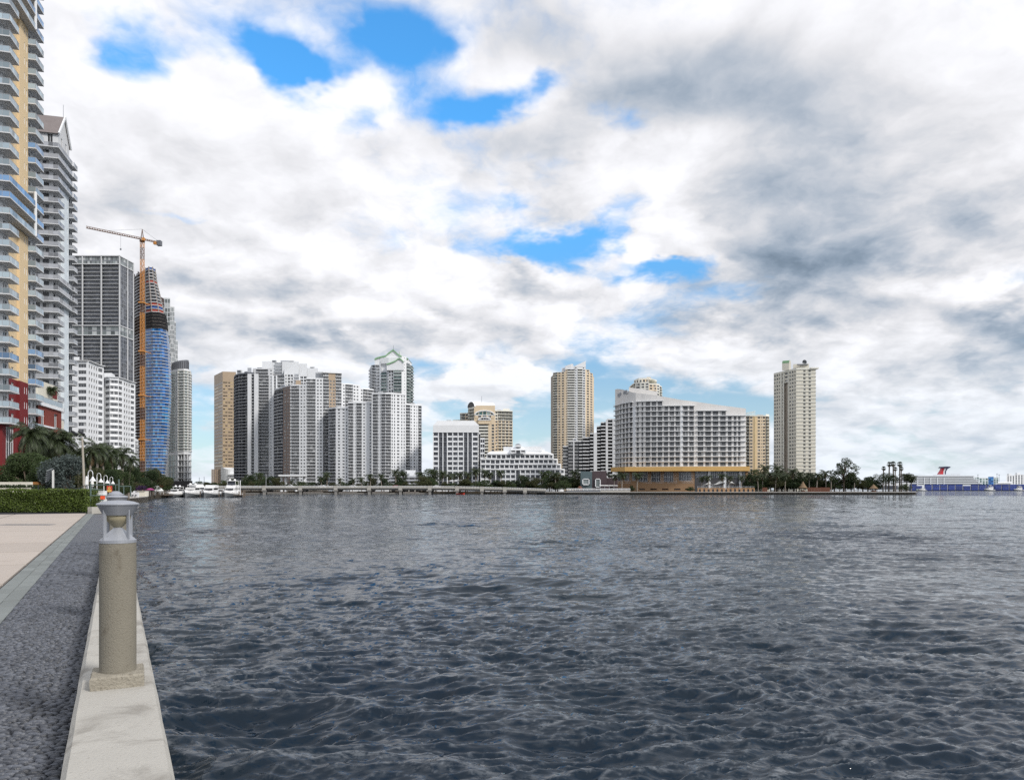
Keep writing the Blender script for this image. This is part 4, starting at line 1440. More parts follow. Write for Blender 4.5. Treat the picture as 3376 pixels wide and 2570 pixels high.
roof.prism([P(1660, 586), P(1786, 586), P(1786, 604), P(1660, 604)], zt_ + 2.8, Z(1472, 586), 'white_paint')
roof.prism([P(1786, 588), P(1796, 588), P(1796, 604), P(1786, 604)], zt_ + 2.8, Z(1480, 588), 'white_trim')
roof.prism([P(1700, 576), P(1718, 576), P(1718, 590), P(1700, 590)], Z(1472, 576), Z(1466, 576), 'white_trim')
part(B.root, 'roof', roof)
facade(B, P(1683, 574), P(1733, 574), zt_ + .7, Z(1484, 574), 1, 'v.1 n1 v.1 m1 v.1 n1 v.1', TO)
B.w.prism([P(1682, 573.8), P(1734, 573.8), P(1724, 586), P(1692, 586)], Z(1484, 574), [Z(1482, 574), Z(1482, 574), Z(1472, 586), Z(1472, 586)], 'white_trim')
m = MB()
m.lathe([(2.2, Z(1468, 580)), (2.0, Z(1465, 580)), (1.2, Z(1463, 580)), (.1, Z(1462, 580))], 10, 'slate_metal', P(1708, 580))
part(B.root, 'dome', m)
B.finish()

# yellow condominium with barrel vault
T15 = dict(w=dict(kind='wall', wall='pale_yellow'), v=dict(kind='wall', wall='white_trim'),
           l=dict(kind='log', d=1.6, p=.5, wall='pale_yellow', back='cream_paint', door=.85, mull=3, rail='solid', railm='cream_trim', edge='cream_trim', th=.35, hr=.9),
           k=dict(kind='log', d=1.4, p=.3, wall='cream_trim', back='cream_paint', door=.85, mull=2, rail='bars', railm='cream_trim', edge='cream_trim', th=.35),
           n=dict(kind='win', side=0.12, sill=0.6, head=0.4, r=.8, wall='pale_yellow', glass='glass', mull=1, bal=.9, rail='bars', railm='cream_trim', edge='cream_trim', th=.3),
           m=dict(kind='win', side=0.15, sill=0.6, head=0.4, r=.3, wall='pale_yellow', mull=1))
B = Building('apartment_tower', 'pale yellow condominium with a barrel-vaulted roof and arched window bays', 'apartment tower', P(1600, 740))
f = 3.0
zk = Z(1397, 716)
n = 21
facade(B, P(1543, 726), P(1563, 716), zk - n * f, zk + 5 * f, n + 5, 'k1', T15)
facade(B, P(1563, 716), P(1632, 716), zk - n * f, zk, n, 'm.8 v.2 l2.6 w.7 m.9 w.1', T15)
flank(B, P(1563, 716), P(1632, 716), zk, Z(1336, 716), 'pale_yellow')
zv = Z(1340, 716)
flank(B, P(1543, 726), P(1563, 716), zk + 5 * f, zv, 'cream_trim')
flank(B, P(1632, 716), P(1632, 750), 2, zv, 'pale_yellow')
vault = MB()
pts_ = []
xa, xb = P(1541, 726), P(1564, 715.5)
for i in range(9):
    t = math.pi * i / 8
    c_ = .5 - .5 * math.cos(t)
    pts_.append((xa[0] + (xb[0] - xa[0]) * c_, xa[1] + (xb[1] - xa[1]) * c_, zv + 5.2 * math.sin(t)))
dvec = Vector((P(1633, 722)[0] - xb[0], P(1633, 722)[1] - xb[1], 0))
for i in range(8):
    p, q_ = Vector(pts_[i]), Vector(pts_[i + 1])
    vault.face([tuple(p), tuple(q_), tuple(q_ + dvec), tuple(p + dvec)], 'white_trim')
vault.face([tuple(p) for p in pts_], 'glass')
part(B.root, 'roof', vault)


def arch(B, xa, xb, ya, yb, Y, nm, glassm, rows):
    """arched window bay: white rim with panes below it"""
    m = MB()
    c_, hw_ = (P(xa, Y)[0] + P(xb, Y)[0]) / 2, (P(xb, Y)[0] - P(xa, Y)[0]) / 2
    zb_, zt2 = Z(yb, Y), Z(ya, Y)
    pr = [(c_ + hw_ * math.cos(math.pi * (1 - i / 12)), zb_ + (zt2 - zb_) * math.sin(math.pi * i / 12)) for i in range(13)]
    for i in range(12):
        m.beam((pr[i][0], Y - .35, pr[i][1]), (pr[i + 1][0], Y - .35, pr[i + 1][1]), .7, 1.0, 'white_trim')
    m.beam((pr[0][0], Y - .3, zb_), (pr[-1][0], Y - .3, zb_), .5, .6, 'white_trim')
    part(B.root, 'arch_rim', m)
    for j in range(1, 6):
        g_ = MB()
        x0, x1 = c_ - hw_ + 2 * hw_ * (j - .9 + .0) / 5 * 1.0, c_ - hw_ + 2 * hw_ * (j - .1) / 5
        h0 = (zt2 - zb_) * math.sqrt(max(0, 1 - ((x0 - c_) / hw_) ** 2)) - .8
        h1 = (zt2 - zb_) * math.sqrt(max(0, 1 - ((x1 - c_) / hw_) ** 2)) - .8
        if max(h0, h1) < .5:
            continue
        g_.face([(x0, Y - .12, zb_ + .4), (x1, Y - .12, zb_ + .4), (x1, Y - .12, zb_ + max(.5, h1)), (x0, Y - .12, zb_ + max(.5, h0))], glassm)
        g_.box(x0 - .15, x0 + .1, Y - .3, Y - .05, zb_, zb_ + max(.5, h0), 'white_trim')
        part(B.root, 'window', g_)


arch(B, 1565, 1630, 1353, 1368, 716, '', 'glass_green', 1)
arch(B, 1577, 1618, 1375, 1384, 715, '', 'glass', 1)
facade(B, P(1566, 715.6), P(1629, 715.6), Z(1378, 716), Z(1368, 716), 1, 'w.6 m1 m1.3 m1 w.6', T15)
facade(B, P(1578, 714.9), P(1617, 714.9), Z(1393, 716), Z(1384, 716), 1, 'm1 m1 m1 m1', T15)
flank(B, P(1577, 714.95), P(1618, 714.95), zk, Z(1384, 716), 'pale_yellow')
m = MB()
m.tube([(*P(1588, 730), zv + 4), (*P(1588, 730), zv + 12)], .15, 5, 'slate_metal')
part(B.root, 'mast', m)
for x0, x1, y, d_ in ((1494, 1520, 1387, 733), (1517, 1545, 1364, 730)):
    zz = Z(y, d_)
    nn = int((zz - 8) / f)
    facade(B, P(x0, d_), P(x1, d_ - 2), zz - nn * f, zz, nn, 'k1.4 m1', T15)
    B.w.prism([P(x0 - 1, d_ - .5), P(x1, d_ - 2.5), P(x1, 755), P(x0, 755)], zz, zz + 1, 'cream_trim')
zz = Z(1355, 722)
nn = 24
facade(B, P(1632, 722), P(1690, 727), zz - nn * f, zz - 3 * f, nn - 3, 'm.8 n1 n1 n1 n1', T15)
T15w = {k: dict(v, wall='cream_trim') for k, v in T15.items()}
facade(B, P(1632, 722), P(1690, 727), zz - 3 * f, zz, 3, 'm.8 k1 k1 k1 k1', T15w)
B.w.prism([P(1632, 721), P(1690.6, 726), P(1684, 755), P(1632, 755)], zz, zz + 1, 'cream_trim')
B.w.prism([P(1658, 732), P(1680, 732), P(1680, 745), P(1658, 745)], zz + 1, Z(1347, 732), 'cream_trim')
flank(B, P(1690, 727), P(1684, 755), 2, zz, 'cream_trim')
B.finish()

# tall yellow and white tower
T17 = dict(y=dict(kind='wall', wall='pale_yellow'), w=dict(kind='wall', wall='white_paint'), d=dict(kind='wall', wall='beige_wall'),
           k=dict(kind='log', d=1.2, p=.4, wall='pale_yellow', back='cream_paint', door=.8, mull=1, rail='solid', railm='cream_trim', edge='cream_trim', th=.3, hr=.7),
           l=dict(kind='log', d=1.6, p=.5, wall='white_paint', back='cream_paint', door=.9, mull=3, rail='solid', railm='cream_trim', edge='white_trim', th=.35, hr=.75),
           n=dict(kind='win', side=0.2, sill=0.7, head=0.45, r=.25, wall='pale_yellow', mull=1),
           m=dict(kind='win', side=0.15, sill=0.7, head=0.45, r=.25, wall='white_paint', mull=1))
B = Building('apartment_tower', 'very tall yellow and white tower with a slanting white crown behind the stepped office', 'apartment tower', P(1885, 870))
f = 2.93
zt_ = Z(1236, 850)
n = 44
pl = [P(1816, 868), P(1823, 853), P(1838, 848), P(1864, 845), P(1870, 845), P(1895, 845), P(1904, 845), P(1930, 846), P(1944, 849), P(1955, 858), P(1958, 866)]
pt_ = ['d1', 'k1', 'n.9 n.9 y.2', 'n1', 'l1', 'm.8 w.3', 'l1.4 m.8', 'y.2 n1', 'n1', 'y1']
for i, pat in enumerate(pt_):
    up_ = (0, 1, 1, 2, 2, 3, 3, 2, 1, 0)[i]
    facade(B, pl[i], pl[i + 1], zt_ - n * f, zt_ + up_ * f, n + up_, pat, T17)
    flank(B, pl[i], pl[i + 1], 1.5, zt_ - n * f, 'pale_yellow')
B.w.face([(*p, zt_ + .2) for p in pl] + [(*P(1950, 900), zt_ + .2), (*P(1820, 900), zt_ + .2)], 'concrete')
flank(B, P(1820, 900), pl[0], 2, zt_, 'beige_wall')
cr = MB()
zq = zt_ + 2 * f
cr.prism([P(1852, 849), P(1896, 845.2), P(1931, 846.2), P(1931, 880), P(1852, 880)], [zt_ + f] + [zq] * 2 + [zq, zt_ + f], [Z(1214, 850), Z(1208, 850), Z(1191, 850), Z(1191, 850), Z(1214, 850)], 'white_paint')
cr.prism([P(1863, 846.4), P(1882, 845.2), P(1890, 845.2), P(1890, 860), P(1863, 860)], zq, [Z(1208, 850), Z(1202, 850), Z(1201, 850), Z(1200, 850), Z(1206, 850)], 'white_trim')
part(B.root, 'crown', cr)
B.finish()

# dark stepped condominium
T18 = dict(w=dict(kind='wall', wall='pale_grey', y=-.6),
           l=dict(kind='log', d=2.0, p=.9, wall='dark_panel', back='dark_panel', cheek='dark_panel', door=.8, mull=2, rail='solid', railm='pale_grey', edge='pale_grey', th=.3, hr=.55, frame='dark_panel'),
           k=dict(kind='log', d=1.2, p=.3, wall='dark_panel', back='dark_panel', cheek='dark_panel', door=.9, mull=1, rail='bars', railm='pale_grey', edge='pale_grey', th=.3, frame='dark_panel'))
B = Building('apartment_tower', 'dark stepped condominium with pale balcony edges climbing towards the curved hotel', 'apartment tower', P(1950, 660))
f = 2.95
for i, (x0, x1, y, pat, d_) in enumerate(((1856, 1874, 1473, 'k1', 640), (1874, 1909, 1456, 'k1.2 w.3 k1.2', 639), (1909, 1921, 1456, 'l1', 638), (1921, 1945, 1444, 'l1 l1', 637), (1945, 1957, 1431, 'l1', 636),
                                          (1957, 1968, 1430, 'w1', 635.5), (1968, 1981, 1407, 'l1', 636), (1981, 1997, 1394, 'l1.2', 635), (1997, 2004, 1386, 'w1', 634.5), (2004, 2019, 1384, 'l1', 635), (2019, 2034, 1384, 'w1', 634.5))):
    z1 = Z(y, d_)
    n = int((z1 - 2) / f)
    facade(B, P(x0, d_), P(x1, d_), z1 - n * f, z1, n, pat, T18)
    B.w.prism([P(x0, d_ + .02), P(x1, d_ + .02), P(x1, 675), P(x0 + 3, 675)], z1, z1 + 1.0, 'pale_grey')
    flank(B, P(x0, d_), P(x0 + 2, 675), 1.5, z1, 'dark_panel')
B.finish()

# small yellow tower right of the hotel
T21 = dict(y=dict(kind='wall', wall='yellow_paint'), o=dict(kind='wall', wall='gold_panel', y=-.4),
           n=dict(kind='win', side=0.15, sill=0.9, head=0.5, r=.25, wall='pale_yellow', mull=1),
           s=dict(kind='win', side=0.3, sill=1.0, head=0.6, r=.2, wall='pale_yellow'),
           l=dict(kind='log', d=1.3, p=1.1, wall='pale_yellow', back='cream_paint', door=.8, mull=1, rail='bars', railm='cream_trim', edge='cream_trim', th=.3))
B = Building('apartment_tower', 'golden yellow apartment slab between the curved hotel and the cream tower', 'apartment tower', P(2500, 675))
zt_ = Z(1372, 660)
f = 2.9
n = 23
pl = [P(2458, 663), P(2471, 660), P(2487, 659.5), P(2524, 660), P(2536, 664)]
for i, pat in enumerate(['l1', 'n1 y.4', 'o.25 y.5 n.9 s.45 n.9', 'l1']):
    facade(B, pl[i], pl[i + 1], zt_ - n * f, zt_, n, pat, T21)
B.w.prism([(p[0], p[1] - .4) for p in pl] + [P(2532, 685), P(2462, 685)], zt_, zt_ + 1, 'cream_trim')
flank(B, pl[-1], P(2532, 685), 1.5, zt_, 'cream_trim')
B.w.prism([P(2525, 662), P(2536, 665), P(2535, 675), P(2525, 675)], zt_ + 1, Z(1364, 662), 'cream_trim')
m = MB()
for x in range(2461, 2491, 4):
    q = P(x, 662)
    m.box(q[0] - .15, q[0] + .15, q[1], q[1] + .3, zt_ + 1, Z(1361 - (x - 2461) * .22, 662), 'cream_trim')
m.beam((*P(2460, 662), Z(1361, 662)), (*P(2490, 662), Z(1355, 662)), .5, .4, 'cream_trim')
part(B.root, 'pergola', m)
B.finish()

# cream tower at the far end
T22 = dict(w=dict(kind='wall', wall='cream_paint'), B=dict(kind='wall', wall='beige_wall', y=1.5), v=dict(kind='wall', wall='cream_trim', y=-.5),
           n=dict(kind='win', side=0.18, sill=0.8, head=0.55, r=.22, wall='cream_paint', mull=1, frame='cream_trim'),
           g=dict(kind='win', side=0.25, sill=0.8, head=0.55, r=.22, wall='cream_paint', frame='cream_trim'),
           s=dict(kind='win', side=0.1, sill=0.2, head=0.5, r=.4, wall='cream_paint', frame='cream_trim'))
B = Building('apartment_tower', 'slim cream tower with paired windows and a brown recessed slot, topped by rooftop boxes', 'apartment tower', P(2620, 610))
a, b, c, d = P(2551, 621), P(2625, 594), P(2689, 592), P(2684, 618)
zt_ = Z(1218, 594)
f = 2.95
n = 33
z0 = zt_ - n * f
facade(B, a, b, z0, zt_ - 3 * f, n - 3, 'n.9 n.9 g.7 w.25 v.3 s.5 v.35 B1.5 v.2 n.9 n.9 g.7 w.1', T22)
facade(B, a, b, zt_ - 3 * f, zt_, 3, 'n.9 n.9 g.7 w.25 v.3 s.5 v.35 n1.5 v.2 n.9 n.9 g.7 w.1', T22)
facade(B, b, c, z0, zt_, n, 'w1.7 n.95 w.45 n.95 w1.1', T22)
facade(B, c, d, z0, zt_, n, 'n1 n1 n1', T22)
flank(B, d, a, 1.5, zt_, 'cream_paint')
flank(B, a, b, 1.3, z0, 'cream_paint')
flank(B, b, c, 1.3, z0, 'cream_paint')
band = MB()
for k in range(n + 1):
    z = z0 + k * f
    band.beam((b[0] - .1, b[1] - .16, z + .25), (c[0] + .25, c[1] - .16, z + .25), .3, .62, 'cream_trim')
    band.beam((c[0] + .16, c[1], z + .25), (d[0] + .16, d[1], z + .25), .3, .62, 'cream_trim')
    if k < n - 2:
        continue
o = part(B.root, 'floor_band', band)
o['kind'] = 'stuff'
roof = MB()
roof.prism([a, b, c, d], zt_ + .02, zt_ + 1.3, 'cream_trim', 'concrete')
roof.beam((c[0] - 4, c[1] + 3, zt_ + .8), (c[0] + 2.2, c[1] + 3, zt_ + .8), 8, 1.1, 'cream_trim')
roof.prism([P(2615, 603), P(2667, 600), P(2666, 615), P(2616, 615)], zt_ + 1.2, Z(1198, 600), 'cream_paint')
roof.box(P(2630, 599.3)[0], P(2664, 599.3)[0], 599.2, 601, Z(1203, 600), Z(1200, 600), 'slate_metal')
part(B.root, 'roof', roof)
brl = MB()
x0, x1 = P(2577, 606)[0], P(2589, 602)[0]
prf = []
cx_ = (x0 + x1) / 2
for i in range(9):
    t = math.pi * i / 8
    prf.append((cx_ - (x1 - x0) / 2 * math.cos(t), Z(1197, 604) + 2.2 * math.sin(t)))
dv2 = Vector((P(2613, 599)[0] - x1, -2.5, 0))
base_z = zt_ + 1
outl = [(x0, 605, base_z)] + [(p[0], 605, p[1]) for p in prf] + [(x1, 605, base_z)]
brl.face(outl, 'cream_paint')
for i in range(len(outl) - 1):
    p, q_ = Vector(outl[i]), Vector(outl[i + 1])
    brl.face([tuple(p), tuple(q_), tuple(q_ + dv2), tuple(p + dv2)], 'green_roof' if 0 < i < 9 else 'cream_paint')
brl.face([tuple(Vector(p) + dv2) for p in outl], 'cream_paint')
part(B.root, 'lift_housing', brl)
dish = MB()
cD = P(2650, 606)
for i in range(5):
    r0, r1 = 1.9 * math.sin(i * .28), 1.9 * math.sin((i + 1) * .28)
    h0, h1 = 1.9 * (1 - math.cos(i * .28)), 1.9 * (1 - math.cos((i + 1) * .28))
    for j in range(14):
        t0, t1 = 2 * math.pi * j / 14, 2 * math.pi * (j + 1) / 14
        dish.face([(cD[0] + r0 * math.cos(t0), cD[1] - h0, Z(1196, 606) + .4 + r0 * math.sin(t0)), (cD[0] + r0 * math.cos(t1), cD[1] - h0, Z(1196, 606) + .4 + r0 * math.sin(t1)),
                   (cD[0] + r1 * math.cos(t1), cD[1] - h1, Z(1196, 606) + .4 + r1 * math.sin(t1)), (cD[0] + r1 * math.cos(t0), cD[1] - h1, Z(1196, 606) + .4 + r1 * math.sin(t0))], 'slate_metal')
dish.beam((cD[0], cD[1], Z(1199, 600)), (cD[0], cD[1], Z(1196, 606) + .4), .4, .4, 'steel')
part(B.root, 'satellite_dish', dish)
B.finish()

# ------------------------------------------------------------------ curved hotel
TH = dict(w=dict(kind='wall', wall='hotel_wall'), p=dict(kind='wall', wall='white_paint', y=-.5),
          n=dict(kind='win', side=0.13, sill=0.2, head=0.55, r=.35, wall='hotel_wall', glass='glass', frame='slate_metal', mull=2, fw=.12),
          m=dict(kind='win', side=0.2, sill=0.2, head=0.55, r=.35, wall='hotel_wall', glass='glass', frame='slate_metal', mull=1, fw=.12))
H = Building('hotel', 'long curved grey-white hotel with a sloping roofline above an ochre podium', 'hotel', P(2240, 500))
cv = [(2028, 521), (2034, 514), (2041, 509), (2051, 503), (2062, 499), (2074, 495), (2088, 491.5), (2096, 490.5), (2113, 489.5), (2126, 488.5), (2146, 487.3), (2166, 486.4), (2186, 485.6), (2205, 485), (2225, 484.6), (2243, 484.3), (2250, 484.2), (2270, 484), (2290, 484),
      (2297, 484), (2322, 483.6), (2347, 483.3), (2371, 483), (2396, 482.8), (2416, 482.6), (2431, 482.5), (2444, 482.4), (2459, 482.4)]
hp = [P(x, y) for x, y in cv]
zf0 = Z(1537, 485)
fh = 3.32
roof_px = [(2028, 73.3), (2060, 70.0), (2088, 67.2), (2160, 64.9), (2243, 61.6), (2292, 60.4), (2370, 58.0), (2459, 55.7)]


def roofz(px):
    return float(np.interp(px, [a for a, _ in roof_px], [b for _, b in roof_px]))


slabs = {}
for i in range(len(cv) - 1):
    x0, x1 = cv[i][0], cv[i + 1][0]
    if x0 < 2062:
        n, pat = 13, 'm1'
    elif x0 < 2088:
        n, pat = 13, 'm1 w.1'
    elif x0 in (2088, 2243, 2290):
        n, pat = 12, 'p1' if x0 != 2290 else 'w1'
    elif x0 < 2126:
        n, pat = 13, 'm.9 w.3'
    elif x0 < 2186:
        n, pat = 13, 'n1'
    elif x0 < 2243:
        n, pat = 12, 'n1'
    elif x0 < 2290:
        n, pat = 12, 'n1'
    elif x0 < 2396:
        n, pat = 11, 'n1'
    elif x0 < 2444:
        n, pat = 10, 'm1'
    else:
        n, pat = 10, 'w1'
    ztop = zf0 + n * fh
    facade(H, hp[i], hp[i + 1], zf0, ztop, n, pat, TH)
    za_, zb_ = roofz(x0), roofz(x1)
    H.w.face([(*hp[i], ztop), (*hp[i + 1], ztop), (*hp[i + 1], zb_), (*hp[i], za_)], 'hotel_wall')
    # flat roof behind the sloping parapet
    qa, qb = P(x0, cv[i][1] + 18), P(x1, cv[i + 1][1] + 18)
    H.w.face([(*hp[i], za_), (*hp[i + 1], zb_), (*qb, zb_ - .4), (*qa, za_ - .4)], 'concrete')
    for k in range(1, n + 1):
        slabs.setdefault(k, []).append(i)
for i, x in ((7, 0), (15, 0)):
    pass
# balconies: one continuous slab with a rail for every storey and section of the facade
secs = [(0, 7), (7, 15), (15, 18), (18, 27)]
for k in range(0, 14):
    for a, b in secs:
        ids = [i for i in slabs.get(k, slabs[1]) if a <= i < b and not (cv[i][0] in (2088, 2243, 2290))]
        if not ids:
            continue
        sl, rl = MB(), MB()
        for i in ids:
            p, q = Vector(hp[i]), Vector(hp[i + 1])
            u = (q - p).normalized()
            o_ = Vector((u.y, -u.x)) * 1.35
            z = zf0 + k * fh
            pts4 = [p + o_, q + o_, q, p]
            sl.prism([tuple(v) for v in pts4], z - .32, z + .1, 'white_paint')
            o2 = Vector((u.y, -u.x)) * 1.25
            rl.beam((*(p + o2), z + 1.05), (*(q + o2), z + 1.05), .1, .1, 'pale_grey')
            rl.beam((*(p + o2), z + .62), (*(q + o2), z + .62), .04, .06, 'pale_grey')
        ob = part(H.root, 'balcony', sl)
        rr = link('railing', rl.mesh('railing', tuple(H.root.location)), ob)
flank(H, P(2459, 500), hp[-1], zf0, 55, 'hotel_wall')
flank(H, hp[-1], P(2452, 502), zf0, 55.7, 'hotel_wall')
flank(H, P(2032, 540), hp[0], zf0, 73, 'white_paint')
H.w.prism([P(2073, 500), P(2110, 498), P(2167, 496), P(2167, 512), P(2073, 512)], 60, [Z(1276, 500), Z(1281, 498), Z(1290, 496), Z(1290, 496), Z(1276, 500)], 'hotel_wall')
# lettered roof sign
sg = MB()
sa, sb = P(2036, 511.2), P(2068, 496.4)
zs = Z(1298, 500)
sg.beam((sa[0], sa[1] - .6, zs + .2), (sb[0], sb[1] - .6, zs + 1.1), .3, 2.6, 'grey_paint')
part(H.root, 'sign_panel', sg)
for k in range(11):
    m = MB()
    t = (k + .7) / 12
    x_, y_ = sa[0] + (sb[0] - sa[0]) * t, sa[1] + (sb[1] - sa[1]) * t - .85
    z_ = zs + .2 + .9 * t
    if k == 6:
        continue
    m.box(x_ - .22, x_ - .08, y_ - .1, y_, z_ - .8, z_ + .8, 'black_rubber')
    m.box(x_ + .10, x_ + .24, y_ - .1, y_, z_ - .8, z_ + .8, 'black_rubber')
    m.box(x_ - .08, x_ + .10, y_ - .1, y_, z_ + (.6, -.1, -.75)[k % 3], z_ + (.8, .1, -.55)[k % 3], 'black_rubber')
    part(H.root, 'sign_letter', m)
# ochre podium
pod = MB()
pod.prism([P(2014, 495), P(2060, 484), P(2250, 476), P(2472, 474), P(2472, 486), P(2250, 490), P(2035, 515)], Z(1552, 476), Z(1537, 476), 'ochre_paint')
part(H.root, 'fascia', pod)
TP = dict(w=dict(kind='wall', wall='ochre_wall'), v=dict(kind='wall', wall='white_paint', y=-.9),
          G=dict(kind='win', side=0.06, sill=3.6, head=0.4, r=-.7, wall='ochre_wall', glass='glass_grey', frame='white_trim', mull=4, trans=.5, fw=.14),
          g=dict(kind='win', side=0.05, sill=4.2, head=0.4, r=.5, wall='ochre_wall', glass='glass_grey', frame='white_trim', mull=4, trans=.5, fw=.14),
          o=dict(kind='win', side=0.1, sill=1.0, head=0.9, r=1.2, wall='ochre_wall', glass='glass', frame='ochre_wall', mull=0),
          t=dict(kind='win', side=0.04, sill=9.0, head=0.3, r=.5, wall='dark_panel', glass='glass_grey', frame='white_trim', mull=5, trans=.5, fw=.14))
zp0, zp1, zp2 = 1.6, Z(1605, 480), Z(1553, 478)
a1, a2, a3 = P(2036, 497), P(2290, 479), P(2466, 478)
facade(H, a1, a2, zp0, zp1, 1, 'o2 w.4 o2 w.4 w1 o2 w1 o2.2 w1 o2.2 w1 o2.2 w.7 o2.8', TP)
facade(H, a1, a2, zp1, zp2, 1, 'g1.2 w.15 g1.2 w.4 g.9 w.5 G2.1 w.5 G2.1 w.5 G2.1 w.8 g2.8 w.5', TP)
facade(H, a2, a3, zp0, zp2, 1, 't2.6 v.5 t2.6 v.5 t2.6 v.5 t.8 w.5', TP)
flank(H, a3, P(2460, 500), zp0, zp2, 'ochre_wall')
flank(H, P(2038, 515), a1, zp0, zp2, 'ochre_wall')
mul = MB()
part(H.root, 'terrace', mul) if False else None
H.finish()
# muntins of the big podium windows: pieces of the hotel
mm_ = MB()
for fx0, fx1 in ((2123, 2152), (2162, 2193), (2202, 2235), (2249, 2287), (2036, 2060), (2062, 2082)):
    for y in range(1560, 1592, 5):
        t0, t1 = (fx0 - 2036) / 254, (fx1 - 2036) / 254
        p = Vector(a1).lerp(Vector(a2), t0)
        q = Vector(a1).lerp(Vector(a2), t1)
        z = Z(y, 481)
        mm_.beam((p.x, p.y + .02, z), (q.x, q.y + .02, z), .3, .14, 'white_trim')
o = part(H.root, 'glazing_bars', mm_)
o['kind'] = 'stuff'

# tower top seen behind the hotel
B = Building('apartment_tower', 'pale yellow round-topped tower showing behind the hotel roof', 'apartment tower', P(2135, 815))
T20 = dict(w=dict(kind='wall', wall='cream_trim'), n=dict(kind='win', side=0.18, sill=0.7, head=0.45, r=.25, wall='pale_yellow', mull=1), m=dict(kind='win', side=0.18, sill=0.7, head=0.45, r=.25, wall='cream_trim', mull=1),
           l=dict(kind='log', d=1.3, p=1.0, wall='cream_trim', back='cream_paint', door=.8, mull=1, rail='bars', railm='cream_trim', edge='cream_trim', th=.3))
f = 3.0
for pl, y, pats in (([P(2086, 812), P(2094, 803), P(2112, 799), P(2140, 797)], 1263, ['l1', 'm1', 'm1 m1']), ([P(2140, 797), P(2165, 799), P(2175, 803)], 1268, ['n1 n1', 'm1']), ([P(2175, 803), P(2182, 812)], 1272, ['l1'])):
    z1 = Z(y, 800)
    n = 26
    for i, pat in enumerate(pats):
        facade(B, pl[i], pl[i + 1], z1 - n * f, z1, n, pat, T20)
        flank(B, pl[i], pl[i + 1], 1.5, z1 - n * f, 'pale_yellow')
    B.w.prism(pl + [(pl[-1][0], 835), (pl[0][0], 835)], z1, z1 + 1.2, 'cream_trim')
facade(B, P(2090, 812), P(2106, 804), Z(1263, 805), Z(1251, 805), 1, 'm1 m1', T20)
facade(B, P(2106, 804), P(2140, 802), Z(1263, 805), Z(1251, 805), 1, 'm1 n1 n1', T20)
B.w.prism([P(2090, 812.1), P(2106, 804.1), P(2140, 802.1), P(2165, 808), P(2165, 830), P(2092, 830)], Z(1251, 805), [Z(1250, 805), Z(1246, 805), Z(1246, 805), Z(1256, 805), Z(1256, 805), Z(1250, 805)], 'cream_trim')
B.w.prism([P(2132, 804), P(2145, 804), P(2145, 815), P(2132, 815)], Z(1247, 805), Z(1243, 805), 'pale_yellow')
B.finish()

# small slanted exhibition building on the island
B = Building('restaurant', 'low dark restaurant clad in teal and plum panels with two white-framed windows', 'restaurant', P(1965, 475))
B.w.prism([P(1914, 470), P(1952, 468), P(1952, 490), P(1914, 490)], 1.35, [Z(1553, 470), Z(1554, 470), Z(1554, 470), Z(1553, 470)], 'teal_panel')
B.w.prism([P(1952, 470), P(2000, 470), P(2000, 490), P(1952, 490)], 1.35, [Z(1553, 470), Z(1551, 470), Z(1551, 470), Z(1553, 470)], 'plum_panel')
B.w.prism([P(2000, 473), P(2036, 473), P(2036, 490), P(2000, 490)], 1.35, Z(1575, 473), 'plum_panel')
for x0, x1, y0, y1, Yw in ((1920, 1943, 1577, 1598, 467.6), (1962, 1980, 1577, 1606, 469.4)):
    fr = MB()
    X0, X1, Z0, Z1 = P(x0, Yw)[0], P(x1, Yw)[0], Z(y1, Yw), Z(y0, Yw)
    for bx in ((X0, X1, Z0, Z0 + .5), (X0, X1, Z1 - .5, Z1), (X0, X0 + .5, Z0, Z1), (X1 - .5, X1, Z0, Z1)):
        fr.box(bx[0], bx[1], Yw - .5, Yw + .3, bx[2], bx[3], 'white_trim')
    fr.face([(X0, Yw + .05, Z0), (X1, Yw + .05, Z0), (X1, Yw + .05, Z1), (X0, Yw + .05, Z1)], 'glass_pale')
    part(B.root, 'window', fr)
B.finish()

